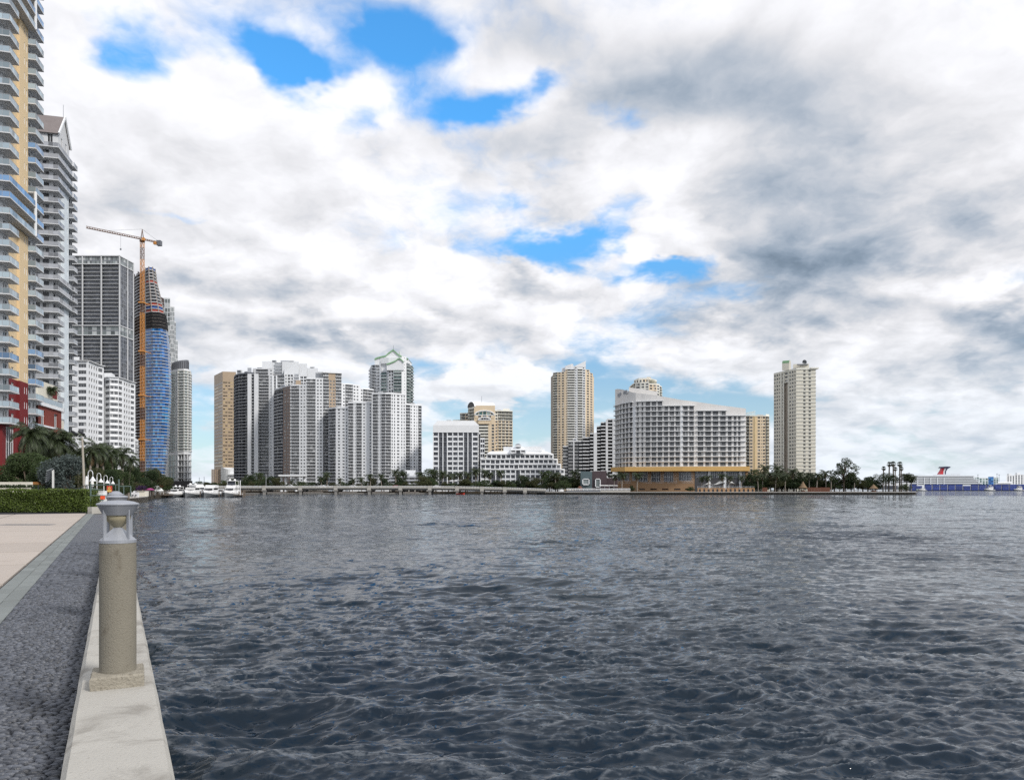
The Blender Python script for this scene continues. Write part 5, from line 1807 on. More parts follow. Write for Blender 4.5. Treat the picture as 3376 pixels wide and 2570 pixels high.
# plant rooms, tanks and vents on the flat roofs
for key, units in (('charcoal tower', ((790, 702, 112.8, 4, 3), (812, 706, 112.8, 3, 2.2), (858, 704, 116.0, 5, 2.6), (885, 707, 116.0, 3, 2.0))),
                   ('stepped penthouse', ((905, 722, Z(1191, 714), 4, 2.4), (960, 724, Z(1191, 714), 6, 2.2), (1030, 726, Z(1213, 714), 4, 3.0))),
                   ('brown flank', ((935, 662, Z(1271, 643) + 1, 4, 2.5), (1000, 656, Z(1271, 643) + 1, 3, 2.2), (1095, 662, Z(1271, 643) + 12.4, 5, 2.0))),
                   ('four stepped blocks', ((1120, 640, 72, 3, 2.4), (1180, 640, 76.5, 4, 2.2), (1255, 634, 83.6, 4, 2.6), (1300, 636, 83.6, 3, 2.0), (1362, 645, 76, 3, 2.2))),
                   ('barrel-vaulted', ((1645, 740, 80, 4, 2.4), (1508, 742, 70, 3, 2.0))),
                   ('climbing towards', ((1895, 652, 45.5, 3, 2.0), (2010, 652, 63, 4, 2.2))),
                   ('gridded office block', ((1480, 610, Z(1387, 600), 4, 1.6), (1530, 612, Z(1387, 600), 5, 1.3))),
                   ('golden yellow', ((2505, 672, Z(1372, 660) + .5, 5, 2.2),))):
    o_ = [q for q in COL.objects if q.get('category') and key in q['label']] or [q for q in COL.objects if q.get('category') and key.split()[0] in q['label'] and q.type == 'EMPTY']
    for px_, Y_, z_, w_, h_ in units:
        m = MB()
        p_ = P(px_, Y_)
        m.box(p_[0] - w_ / 2, p_[0] + w_ / 2, p_[1] - 1.5, p_[1] + 1.5, z_ - .6, z_ + h_, 'pale_grey')
        m.box(p_[0] - w_ / 2 + .3, p_[0] + w_ / 2 - .3, p_[1] - 1.53, p_[1] - 1.5, z_ + .3, z_ + h_ - .4, 'slate_metal')
        part(o_[0], 'roof_unit', m)

# ------------------------------------------------------------------ water: a choppy bay, real wave geometry that coarsens with distance
FOAM_GLINT = 0.22  # strength of the painted crest highlights


def build_water():
    rs = list(np.geomspace(0.6, 7, 14)[:-1]) + list(np.geomspace(7, 420, 1050)) + list(np.geomspace(420, 12000, 60)[1:])
    rs = np.array(rs)
    th = np.concatenate([np.arange(-180, -52, 6.0), np.arange(-52, 52, 0.15), np.arange(52, 180, 6.0)]) * math.pi / 180
    nr, nt = len(rs), len(th)
    Rg, Tg = np.meshgrid(rs, th, indexing='ij')
    X = (Rg * np.sin(Tg)).astype(np.float32)
    Y = (Rg * np.cos(Tg)).astype(np.float32)
    rng = np.random.default_rng(5)
    lam = np.concatenate([np.geomspace(0.13, 0.62, 75), np.geomspace(0.62, 5.5, 75)])
    N = len(lam)
    k = 2 * np.pi / lam
    spread = np.where(lam > 0.62, 0.50, 0.40)
    ang = rng.normal(0, 1, N) * spread + math.radians(-80)
    ph = rng.uniform(0, 2 * np.pi, N)
    s = np.where(lam < 0.62, 0.015, 0.006 + 0.006 * np.exp(-(np.log(lam / 1.15) ** 2) / 0.35))
    amp = s / k
    sp = np.gradient(rs)
    Hh, Dx, Dy = np.zeros_like(X), np.zeros_like(X), np.zeros_like(X)
    # slow gusts: patches of rougher and smoother water
    gust = 1 + 0.38 * np.sin(X * 0.11 + Y * 0.05 + 1.3 * np.sin(Y * 0.06)) * np.sin(Y * 0.083 - X * 0.031 + 0.7)
    for i in range(N):
        loc = np.maximum(sp, rs * 0.0026)
        w = np.clip((lam[i] / loc - 2.0) / 1.6, 0, 1)
        m = int(np.max(np.nonzero(w)[0], initial=-1)) + 1
        if m <= 0:
            continue
        cx, cy = math.cos(ang[i]), math.sin(ang[i])
        p = (k[i] * cx) * X[:m] + (k[i] * cy) * Y[:m] + np.float32(ph[i])
        wa = (w[:m, None] * amp[i]).astype(np.float32)
        if lam[i] < 2.0:
            wa = wa * gust[:m]
        sn, cs = np.sin(p), np.cos(p)
        Hh[:m] += wa * cs
        q = 0.75 if lam[i] > 0.6 else 0.45
        Dx[:m] -= wa * (q * cx) * sn
        Dy[:m] -= wa * (q * cy) * sn
    foam_glint = np.zeros_like(X)  # mask of the painted highlights and flecks along the crests
    # sharp-crested wavelets: ridges along the zero lines of narrow wave groups
    for lm_, sl, a0 in ((0.15, .10, -84), (0.24, .24, -76), (0.40, .28, -92), (0.70, .22, -70), (1.3, .12, -88), (2.6, .11, -78), (4.4, .07, -96)):
        loc = np.maximum(sp, rs * 0.0026)
        w = np.clip((lm_ / loc - 2.0) / 1.6, 0, 1)
        m = int(np.max(np.nonzero(w)[0], initial=-1)) + 1
        hr = np.zeros_like(X[:m])
        for j in range(14):
            l_ = lm_ * rng.uniform(.75, 1.4)
            t_ = math.radians(a0) + rng.normal(0, .36)
            kk = 2 * math.pi / l_
            hr += np.cos((kk * math.cos(t_)) * X[:m] + (kk * math.sin(t_)) * Y[:m] + np.float32(rng.uniform(0, 6.283)))
        hr *= math.sqrt(2 / 14)
        grp = 1.0 if lm_ < 2 else np.clip(.25 + 1.5 * np.sin(X[:m] * .27 + Y[:m] * .11 + lm_) * np.sin(Y[:m] * .21 - X[:m] * .09 + 2 * lm_), 0, 1.6)
        Hh[:m] -= (w[:m, None] * grp * (sl * lm_ / (2 * math.pi))).astype(np.float32) * (np.sqrt(hr * hr + .010) - .8) * gust[:m]
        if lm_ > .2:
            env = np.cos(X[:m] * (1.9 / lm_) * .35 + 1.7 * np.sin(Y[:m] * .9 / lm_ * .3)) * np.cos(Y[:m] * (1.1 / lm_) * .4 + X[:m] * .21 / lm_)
            foam_glint[:m] = np.maximum(foam_glint[:m], np.exp(-(hr / .16) ** 2) * np.clip(env + .25, 0, 1) * w[:m, None])
    co = np.stack([X + Dx, Y + Dy, Hh], -1).reshape(-1, 3)
    idx = np.arange(nr * nt).reshape(nr, nt)
    a, b = idx[:-1, :], np.roll(idx, -1, 1)[:-1, :]
    c, d = np.roll(idx, -1, 1)[1:, :], idx[1:, :]
    quads = np.stack([a, d, c, b], -1).reshape(-1, 4)
    me = bpy.data.meshes.new('water')
    nv, nf = len(co), len(quads)
    me.vertices.add(nv)
    me.vertices.foreach_set('co', co.astype(np.float32).ravel())
    me.loops.add(nf * 4)
    me.loops.foreach_set('vertex_index', quads.astype(np.int32).ravel())
    me.polygons.add(nf)
    me.polygons.foreach_set('loop_start', np.arange(0, nf * 4, 4, dtype=np.int32))
    me.polygons.foreach_set('use_smooth', np.ones(nf, dtype=bool))
    me.update(calc_edges=True)
    at = me.attributes.new('foam_glint', 'FLOAT', 'POINT')
    fo = np.clip(foam_glint * np.clip(.55 + Hh / .12, 0, 1), 0, 1)
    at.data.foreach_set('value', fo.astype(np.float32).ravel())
    m = bpy.data.materials.new('bay_water')
    m.use_nodes = True
    t = NT(m.node_tree)
    bs = m.node_tree.nodes['Principled BSDF']
    pos = t.n('ShaderNodeNewGeometry').outputs['Position']
    deep = t.noise(t.vmath('MULTIPLY', pos, (0.05, 0.03, 0)), 1.0, 3, 0.5)
    fm = t.n('ShaderNodeAttribute', attribute_name='foam_glint').outputs['Fac']
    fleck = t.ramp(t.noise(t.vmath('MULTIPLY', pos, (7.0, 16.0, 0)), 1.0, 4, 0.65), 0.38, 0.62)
    # sky glints painted into the colour as pale crest streaks, with a little foam
    fo_ = t.math('MULTIPLY', t.math('MULTIPLY', fm, fleck), FOAM_GLINT)
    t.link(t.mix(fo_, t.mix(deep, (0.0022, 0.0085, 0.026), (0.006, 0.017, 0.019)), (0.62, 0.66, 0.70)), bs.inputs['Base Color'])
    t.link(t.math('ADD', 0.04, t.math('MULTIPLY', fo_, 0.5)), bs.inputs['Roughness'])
    bs.inputs['IOR'].default_value = 1.333
    bs.inputs['Specular IOR Level'].default_value = 0.5
    flat = t.vmath('MULTIPLY', pos, (0.34, 1.0, 0.0))
    wob = t.vmath('ADD', flat, t.vmath('SCALE', t.noise(flat, 1.2, 2, 0.5, color=True), scale=0.35))

    def ridged(v, sc, det):
        n_ = t.noise(v, sc, det, 0.55)
        return t.math('SUBTRACT', 1.0, t.math('ABSOLUTE', t.math('MULTIPLY', t.math('SUBTRACT', n_, 0.5), 3.2)))
    cam_d_ = t.vmath('LENGTH', pos)
    near = t.ramp(cam_d_, 14.0, 70.0, 1.0, 0.12)
    mid = t.ramp(cam_d_, 16.0, 60.0)
    far = t.ramp(cam_d_, 50.0, 160.0)
    prev = None
    for height, dist_, st in ((ridged(wob, 5.5, 4), 0.004, near), (ridged(t.vmath('MULTIPLY', wob, (0.8, 1.0, 0.0)), 1.35, 5), 0.11, mid),
                              (ridged(t.vmath('MULTIPLY', flat, (0.55, 1.0, 0.0)), 0.42, 5), 0.42, far)):
        bn = t.n('ShaderNodeBump')
        bn.inputs['Distance'].default_value = dist_
        t.link(st, bn.inputs['Strength'])
        t.link(height, bn.inputs['Height'])
        if prev is not None:
            t.link(prev, bn.inputs['Normal'])
        prev = bn.outputs[0]
    t.link(prev, bs.inputs['Normal'])
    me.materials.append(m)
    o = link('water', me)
    o['kind'] = 'structure'
    return o


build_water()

# ------------------------------------------------------------------ promenade
EDGE_L, EDGE_R = -0.2216, 0.256        # wall top edges
WALL_Z = 2.05
COSW = math.cos(math.atan(0.536))
wall_dir = Vector((WD, 1)).normalized()
wall_nrm = Vector((wall_dir.y, -wall_dir.x))    # towards the water
WROT = math.atan2(wall_dir.y, wall_dir.x) - math.pi / 2


def along(d, off, z=0.0):
    """d metres along the wall from below the camera, off metres towards the water from the line of the bollards"""
    q = wall_dir * d + wall_nrm * off
    return (q.x, q.y, z)


mat('wall_concrete', (0.40, 0.385, 0.35), 0.9, 0.25, 0.10, 3.0, bump=0.35, bscale=60)


def stain(mname, dark, lo=0.52, hi=0.72, sc=2.2, stretch=(1, 1, 1)):
    """blotchy weather stains and fine pits over a mineral surface"""
    m = MATS[mname]
    t = NT(m.node_tree)
    bs = m.node_tree.nodes['Principled BSDF']
    src = bs.inputs['Base Color'].links[0].from_socket
    pos = t.n('ShaderNodeNewGeometry').outputs['Position']
    s1 = t.noise(t.vmath('MULTIPLY', pos, stretch), sc, 6, 0.65, 0.6)
    pit = t.noise(pos, 70.0, 2, 0.5)
    f = t.math('MAXIMUM', t.ramp(s1, lo, hi, 0, .9), t.ramp(pit, 0.63, 0.72, 0, .55))
    t.link(t.mix(f, src, dark), bs.inputs['Base Color'])


stain('wall_concrete', (0.24, 0.225, 0.20))
mat('post_concrete', (0.215, 0.198, 0.160), 0.9, 0.25, 0.08, 8.0, bump=0.4, bscale=120)
stain('post_concrete', (0.12, 0.10, 0.075), 0.58, 0.8, 5.0)
mat('plinth_concrete', (0.30, 0.275, 0.225), 0.95, 0.2, 0.16, 6.0, bump=0.8, bscale=50)
stain('plinth_concrete', (0.10, 0.085, 0.06), 0.55, 0.7, 7.0)
mat('slab_concrete', (0.40, 0.352, 0.31), 0.9, 0.25, 0.07, 1.2, bump=0.2, bscale=50, objvar=0.06)
stain('slab_concrete', (0.34, 0.29, 0.25), 0.55, 0.8, 1.4)
mat('paver_grey', (0.185, 0.20, 0.195), 0.9, 0.25, 0.1, 3.0, bump=0.3, bscale=50, objvar=0.12)
mat('pebble_dark', (0.072, 0.079, 0.095), 0.42, 0.5, 0.25, 18.0, bump=0.25, bscale=90, objvar=0.5, island=0.5)
mat('mortar_dark', (0.028, 0.028, 0.034), 0.9, 0.2, 0.3, 20.0)
mat('cap_metal', (0.33, 0.345, 0.375), 0.42, 0.5, 0.06, 6.0, metal=0.35)

prom = MB()
far_d = 57.0
prom.prism([along(-12, -0.2)[:2], along(62, -0.2)[:2], along(62, -60)[:2], along(-12, -60)[:2]], 1.25, GZ - 0.035, 'mortar_dark')
prom_o = structure('promenade', prom)

# sea wall under the lamps
sw = MB()
L0, L1, Rw = -10.0, 54.0, 0.205
pr = [(-.165, 1.2), (-.165 - .03, 1.2), (-.195, WALL_Z - .06), (-.165, WALL_Z), (.205, WALL_Z), (.228, WALL_Z - .025), (.228, -2.5), (-.165, -2.5)]
bays = 10
WL = thing('sea_wall', 'long pale concrete sea wall with a bevelled edge between pebble path and water', 'sea wall', along(3, 0, 1.7))
prof = [(-.215, 1.3), (-.215, WALL_Z - .035), (-.188, WALL_Z), (.212, WALL_Z), (.232, WALL_Z - .03), (.232, -2.0)]
for k in range(12):
    d0, d1 = -9 + k * 5.4, -9 + (k + 1) * 5.4 - .012
    m = MB()
    nseg = 18 if k in (1, 2, 3) else 3
    for i in range(nseg):
        da, db = d0 + (d1 - d0) * i / nseg, d0 + (d1 - d0) * (i + 1) / nseg
        for j in range(len(prof) - 1):
            def wob(d, jj):
                w = .0012 * math.sin(d * 7.1 + jj) + .0012 * math.sin(d * 17.3 + 2 * jj) if jj in (1, 2, 3, 4) else 0
                return along(d, prof[jj][0] + w, prof[jj][1] - abs(w) * .4)
            m.face([wob(da, j), wob(db, j), wob(db, j + 1), wob(da, j + 1)], 'wall_concrete')
    for d in (d0, d1):
        m.face([along(d, p[0], p[1]) for p in prof], 'wall_concrete')
    part(WL, 'wall_section', m)

# pebble strip
strip_l, strip_r = -1.20, -.225


def pebble_mesh(i):
    r = random.Random(i)
    m = MB()
    L, Wd, H = r.uniform(.026, .042), r.uniform(.0075, .0125), r.uniform(.012, .024)
    n = 7
    rings = [(1.0, -.015), (.93, .45 * H), (.62, .9 * H)]
    ids = []
    sk = r.uniform(-.25, .25)
    for f, z in rings:
        for j in range(n):
            t = 2 * math.pi * j / n
            m.v.append((L * f * math.cos(t) + sk * Wd * math.sin(t), Wd * f * math.sin(t) * (1 + .15 * math.sin(3 * t + i)), z))
    m.v.append((L * .1, 0, H))
    mi = m.mi('pebble_dark')
    for a in range(2):
        for j in range(n):
            q = (j + 1) % n
            m.f.append((a * n + j, a * n + q, (a + 1) * n + q, (a + 1) * n + j))
            m.m.append(mi)
    for j in range(n):
        m.f.append((2 * n + j, 2 * n + (j + 1) % n, 3 * n))
        m.m.append(mi)
    return m


peb = [pebble_mesh(i) for i in range(12)]
peb_me = [p.mesh('pebble', smooth=True) for p in peb]
spots = []
d = 2.6
while d < 26:
    row = .0235 if d < 14 else .042
    x = strip_l + rnd.uniform(0, .05)
    while x < strip_r - .03:
        spots.append((d + rnd.uniform(-.008, .008) + .02 * math.sin(x * 9 + d), x, rnd.uniform(-.16, .16) + .1 * math.sin(d * 2.1), rnd.randrange(12)))
        x += rnd.uniform(.06, .09) * (1 if d < 14 else 1.6)
    d += row
big = MB()
cnt = 0
bigv, bigf = [], []
for d, x, rot, k in spots:
    p = along(d, x, GZ - .02)
    inview = d > 4.2 and p[0] / p[1] > -0.705
    a = WROT + rot
    sc_ = 1.0 if d < 14 else 1.7
    if inview and cnt < 300:
        cnt += 1
        o = link('pebble', peb_me[k], prom_o)
        o.location = p
        o.rotation_euler = (rnd.uniform(-.15, .15), rnd.uniform(-.1, .1), a)
    elif p[0] / max(p[1], .1) > -0.85:
        ca, sa = math.cos(a) * sc_, math.sin(a) * sc_
        o_ = len(big.v)
        big.v.extend([(p[0] + ca * v[0] - sa * v[1], p[1] + sa * v[0] + ca * v[1], p[2] + v[2]) for v in peb[k].v])
        big.f.extend([tuple(o_ + i for i in f) for f in peb[k].f])
        big.m.extend([0] * len(peb[k].f))
big.names = ['pebble_dark']
o = link('pebble', big.mesh('pebble', smooth=True), prom_o)
o['kind'] = 'stuff'
# beyond the reach of single stones the strip is a rough dark bed
bed = MB()
bed.face([along(25.5, strip_l, GZ - .004), along(25.5, strip_r, GZ - .004), along(54, strip_r, GZ - .004), along(54, strip_l, GZ - .004)], 'pebble_dark')
part_o = link('pebble_bed', bed.mesh('pebble_bed'), prom_o)

# band of grey pavers, then large pale slabs
pm = MB()
pm.box(-.102, .102, -.298, .298, -.05, .0, 'paver_grey', 'b')
pme = pm.mesh('paver')
for r_ in range(2):
    for k in range(90):
        d = 1.0 + k * .602 + (.3 if r_ else 0)
        o = link('paver', pme, prom_o)
        o.location = along(d, -1.31 - .212 * r_, GZ + rnd.uniform(-.003, .003))
        o.rotation_euler = (0, 0, WROT + rnd.uniform(-.006, .006))
sm = MB()
sm.box(-1.925, 1.925, -1.81, 1.81, -.06, 0, 'slab_concrete', 'b')
sme = sm.mesh('slab')
for i in range(15):
    for j in range(7):
        d = 2.0 + i * 3.72
        off = -1.64 - 1.96 - j * 3.935
        p = along(d, off, GZ + .002)
        if p[0] / max(p[1], 1) < -1.1 and p[1] > 0:
            continue
        o = link('slab', sme, prom_o)
        o.location = (p[0], p[1], GZ + .002 + rnd.uniform(-.003, .003))
        o.rotation_euler = (0, 0, WROT)
# drain grate set in the slabs
q = P(90, 1732 and 33.0)
m = MB()
for k in range(9):
    m.box(-1.1, 1.1, -.2 + k * .05, -.175 + k * .05, -.02, .012, 'slate_metal')
m.box(-1.12, 1.12, -.23, -.2, -.02, .014, 'slate_metal')
m.box(-1.12, 1.12, .225, .25, -.02, .014, 'slate_metal')
o = tag(link('drain_grate', m.mesh('drain_grate'), None, (q[0], q[1], GZ + .004)), 'dark slotted drain grate set into the pale slabs before the hedge', 'drain grate')

# bollard lamps on the wall
BL = thing('bollard_lamp', 'concrete bollard lamp with a flat grey cap on the near end of the sea wall', 'bollard lamp', (-2.54, 4.77, WALL_Z), 'bollard lamps along the sea wall', R(26.8))
m = MB()
hs = .152
n = 10
rp = random.Random(3)
ring0 = []
per = [(-hs + 2 * hs * i / n, -hs) for i in range(n)] + [(hs, -hs + 2 * hs * i / n) for i in range(n)] + [(hs - 2 * hs * i / n, hs) for i in range(n)] + [(-hs, hs - 2 * hs * i / n) for i in range(n)]
lv = [(-.002, .0), (.03, .0), (.07, .0), (.083, -.008)]
for z, ins in lv:
    for (x, y) in per:
        f = 1 + ins / hs + (rp.uniform(-.028, .006) if z < .05 else rp.uniform(-.016, .004))
        m.v.append((x * f, y * f, z + rp.uniform(-.004, .004) * (z > 0)))
N4 = len(per)
for a in range(3):
    for j in range(N4):
        q_ = (j + 1) % N4
        m.f.append((a * N4 + j, a * N4 + q_, (a + 1) * N4 + q_, (a + 1) * N4 + j))
        m.m.append(m.mi('plinth_concrete'))
m.f.append(tuple(3 * N4 + j for j in range(N4)))
m.m.append(0)
part(BL, 'base', m, world=False)
m = MB()
m.lathe([(.107, .078), (.107, .3), (.107, .6), (.107, .905), (.1045, .916), (.02, .918)], 40, 'post_concrete')
part(BL, 'post', m, smooth=False, world=False)
for p in BL.children[-1].data.polygons:
    p.use_smooth = abs(p.normal.z) < .5
m = MB()
m.lathe([(.109, .905), (.109, .923), (.103, .925), (.024, 1.002), (.02, 1.005)], 36, 'cap_metal')
part(BL, 'collar', m, smooth=False, world=False)
m = MB()
m.lathe([(.023, 1.003), (.034, 1.012), (.064, 1.045), (.074, 1.062), (.074, 1.086)], 32, 'lens')
part(BL, 'lens', m, smooth=True, world=False)
m = MB()
m.lathe([(.082, 1.086), (.086, 1.083), (.118, 1.143), (.1235, 1.147), (.1245, 1.153), (.121, 1.158), (.09, 1.169), (.05, 1.176), (.0, 1.178)], 44, 'cap_metal')
m.lathe([(.0, 1.088), (.084, 1.086)], 44, 'cap_metal')
part(BL, 'cap', m, smooth=False, world=False)
for p in BL.children[-1].data.polygons:
    p.use_smooth = p.normal.z > .5
for k in range(4):
    m = MB()
    t = math.pi / 4 * (2 * k + 1) + R(-6)
    c_, s_ = math.cos(t), math.sin(t)
    for sgn in (1,):
        k0 = len(m.v)
        for tt in (-.004, .004):
            for r_, z_ in ((.083, .924), (.1045, .924), (.1045, 1.118), (.098, 1.118), (.083, 1.1)):
                m.v.append((c_ * r_ - s_ * tt, s_ * r_ + c_ * tt, z_))
        for fc in ((0, 1, 2, 3, 4), (9, 8, 7, 6, 5), (0, 5, 6, 1), (1, 6, 7, 2), (2, 7, 8, 3), (3, 8, 9, 4), (4, 9, 5, 0)):
            m.f.append(tuple(k0 + j for j in fc))
            m.m.append(m.mi('cap_metal'))
    part(BL, 'fin', m, world=False)
ordn = ['second', 'third', 'fourth', 'fifth', 'sixth']
b0 = Vector((-2.54, 4.77))
for i in range(5):
    q = b0 + wall_dir * (4.75 * (i + 1))
    copy_thing(BL, (q.x, q.y, WALL_Z), '%s bollard lamp from the near end of the sea wall, only its grey cap showing' % ordn[i], None, R(26.8) + rnd.uniform(-.1, .1))

# low return wall closing the strip at the hedge
m = MB()
pa_, pb_ = P(296, 47.5), P(372, 49.0)
m.beam((*pa_, (GZ + 2.14) / 2), (*pb_, (GZ + 2.14) / 2), .4, 2.14 - GZ, 'wall_concrete')
tag(link('low_wall', m.mesh('low_wall')), 'short pale concrete wall across the far end of the pebble path', 'wall')

# ------------------------------------------------------------------ bridge
BY = 446.0
BR = thing('bridge', 'long low concrete road bridge on stubby piers linking the shore to the island', 'bridge', (*P(1200, BY), 0))
xs = [560, 700, 871, 990, 1107, 1217, 1320, 1417, 1507, 1589, 1664, 1731, 1800]
top = [1606, 1606, 1606, 1606, 1606, 1606, 1606, 1606.3, 1607.3, 1609, 1611, 1613, 1615.5]


def br(i, dy=0.0):
    return (*P(xs[i], BY + dy), Z(top[i], BY))


for i in range(len(xs) - 1):
    a, b = br(i), br(i + 1)
    m = MB()
    for y0, y1, z0, z1, mt in ((0, 14, -.75, 0, 'concrete'), (-.5, .4, -.45, .12, 'wall_concrete'), (1.2, 2.2, -1.5, -.75, 'concrete'), (6, 7, -1.5, -.75, 'concrete'), (12, 13, -1.5, -.75, 'concrete')):
        k = len(m.v)
        for q in (a, b):
            for yy, zz in ((y0, z0), (y1, z0), (y1, z1), (y0, z1)):
                m.v.append((q[0], q[1] + yy, q[2] + zz))
        for fc in ((0, 1, 2, 3), (7, 6, 5, 4), (0, 4, 5, 1), (1, 5, 6, 2), (2, 6, 7, 3), (3, 7, 4, 0)):
            m.f.append(tuple(k + j for j in fc))
            m.m.append(m.mi(mt))
    part(BR, 'deck_span', m)
    n = 9
    for j in range(n):
        m = MB()
        p = Vector(a).lerp(Vector(b), (j + .04) / n)
        q = Vector(a).lerp(Vector(b), (j + .96) / n)
        m.beam((p.x, p.y - .2, p.z + .22), (q.x, q.y - .2, q.z + .22), .25, .24, 'white_paint')
        m.beam((p.x, p.y - .2, p.z + .82), (q.x, q.y - .2, q.z + .82), .25, .3, 'white_paint')
        for f in (0.02, .34, .66, .98):
            r_ = p.lerp(q, f)
            m.beam((r_.x, r_.y - .2, r_.z + .1), (r_.x, r_.y - .2, r_.z + .8), .3, .3, 'wall_concrete')
        part(BR, 'railing', m)
for i in range(1, len(xs) - 1):
    p = br(i)
    m = MB()
    m.box(p[0] - 1.2, p[0] + 1.2, p[1] - .8, p[1] + 15, p[2] - 2.2, p[2] - 1.4, 'pier_concrete')
    for yy in (-.4, 6, 13):
        m.box(p[0] - .75, p[0] + .75, p[1] + yy, p[1] + yy + 1.4, -2, p[2] - 2.2, 'pier_concrete')
    m.box(p[0] - 1.1, p[0] + 1.1, p[1] - .6, p[1] - .3, p[2] - 1.5, p[2] + 1.1, 'wall_concrete')
    part(BR, 'pier', m)
for i in range(1, 7):
    p, q = br(i), br(i + 1)
    m = MB()
    m.beam((p[0] + 1.4, p[1] + 1.2, .55), (q[0] - 1.4, q[1] + 1.2, .55), .5, .4, 'concrete')
    m.beam((p[0] + 1.4, p[1] + 1.2, 1.35), (p[0] + (q[0] - p[0]) * .62, q[1] + 1.2, 1.35), .4, .3, 'raw_slab')
    part(BR, 'fender_beam', m)
    for j in range(6):
        t = .66 + .05 * j
        m = MB()
        x_ = p[0] + (q[0] - p[0]) * t
        m.tube([(x_, p[1] + 3.4, -2), (x_, p[1] + 3.4, 1.9)], .32, 6, 'bark')
        part(BR, 'fender_pile', m)


def car(name, body, label, loc, rz):
    c = thing(name, label, 'car', loc, 'cars on the low bridge', rz)
    m = MB()
    sec = [(-2.2, .75), (-2.15, .95), (-1.35, 1.0), (-.75, 1.45), (.75, 1.47), (1.45, 1.05), (2.2, .92), (2.25, .4)]
    poly = [(-2.2, .3)] + sec + [(2.2, .3)]
    for yy in (-.85, .85):
        m.face([(x, yy, z) for x, z in (poly if yy > 0 else poly[::-1])], body)
    for i in range(len(poly)):
        (x0, z0), (x1, z1) = poly[i], poly[(i + 1) % len(poly)]
        m.face([(x0, -.85, z0), (x1, -.85, z1), (x1, .85, z1), (x0, .85, z0)], body)
    part(c, 'body', m, world=False)
    m = MB()
    for yy in (-.862, .862):
        m.face([(-1.15, yy, 1.02), (1.2, yy, 1.02), (.7, yy, 1.39), (-.68, yy, 1.38)], 'glass')
    m.face([(.8, -.75, 1.44), (1.43, -.78, 1.1), (1.43, .78, 1.1), (.8, .75, 1.44)], 'glass')
    part(c, 'window', m, world=False)
    for x in (-1.35, 1.35):
        for yy in (-.78, .78):
            m = MB()
            m.tube([(x, yy - .1, .32), (x, yy + .1, .32)], .32, 10, 'black_rubber')
            part(c, 'wheel', m, world=False)
    return c


for px, body, lb, dy in ((957, 'car_white', 'white car crossing the bridge in front of the entrance canopy', 4), (1044, 'car_dark', 'dark car on the bridge below the stepped white condominium', 9), (1062, 'car_white', 'white car following close by the dark one on the bridge', 4),
                         (1165, 'car_white', 'white car on the bridge before the broad bright condominium', 4), (1305, 'car_red', 'red car on the bridge below the parking decks', 9), (1440, 'car_white', 'white car on the bridge below the gridded office block', 9)):
    z = float(np.interp(px, xs, top))
    car('car', body, lb, (*P(px, BY + dy), Z(z, BY)), rnd.choice([0, math.pi]))

# ------------------------------------------------------------------ plants
def leaf_quads(mb, pts, size, m, r, flat=0.0):
    """leaf clumps: bent four-cornered blades turned every way"""
    for p in pts:
        s = size * r.uniform(.6, 1.35)
        a = Vector((r.gauss(0, 1), r.gauss(0, 1), r.gauss(0, 1))).normalized()
        b = a.cross(Vector((r.gauss(0, 1), r.gauss(0, 1), r.gauss(0, 1) + flat))).normalized()
        w = s * r.uniform(.3, .5)
        n = a.cross(b) * (s * .12)
        p = Vector(p)
        mb.face([tuple(p - a * s * .5), tuple(p + b * w * .5 + n), tuple(p + a * s * .5), tuple(p - b * w * .5 + n)], m)


def crown_points(blobs, n, r, shell=.5):
    out = []
    vol = [b[3] * b[4] * b[5] for b in blobs]
    for _ in range(n):
        b = r.choices(blobs, vol)[0]
        while True:
            v = Vector((r.uniform(-1, 1), r.uniform(-1, 1), r.uniform(-1, 1)))
            if .001 < v.length <= 1:
                break
        v = v.normalized() * (r.random() ** .4 * (1 - shell) + shell * r.random() ** .2)
        out.append((b[0] + v.x * b[3], b[1] + v.y * b[4], b[2] + v.z * b[5]))
    return out


def broadleaf(seed, H, Wd, n, size, m, airy=False, base=.28):
    """trunk with limbs and a clumped crown; total height H, crown width Wd"""
    r = random.Random(seed)
    tr = MB()
    tr.tube([(0, 0, -.3), (.05 * H * r.uniform(-.3, .3), 0, H * .2), (.04 * H * r.uniform(-1, 1), .03 * H * r.uniform(-1, 1), H * .5)], [H * .028, H * .02, H * .012], 7, 'bark')
    blobs = []
    nb = 15 if not airy else 24
    for i in range(nb):
        t = 2 * math.pi * i / nb * 2.4 + r.uniform(-.3, .3)
        zz = H * (base + (1 - base) * (r.uniform(.18, .88)))
        prof_ = math.sin(math.pi * min(1, max(.12, (zz / H - base) / (1 - base) * .78 + .2)))
        rr = Wd * .5 * prof_ * r.uniform(.25, .78)
        bs = Wd * r.uniform(.13, .22) * (.62 if airy else 1)
        c = (rr * math.cos(t), rr * math.sin(t), zz)
        blobs.append((*c, bs, bs, bs * r.uniform(.6, .9)))
        tr.tube([(0, 0, H * r.uniform(.2, .45)), (c[0] * .5, c[1] * .5, H * .1 + c[2] * .72), c], [H * .011, H * .007, H * .003], 5, 'bark')
    cr = MB()
    leaf_quads(cr, crown_points(blobs, n, r), size, m, r)
    return tr, cr


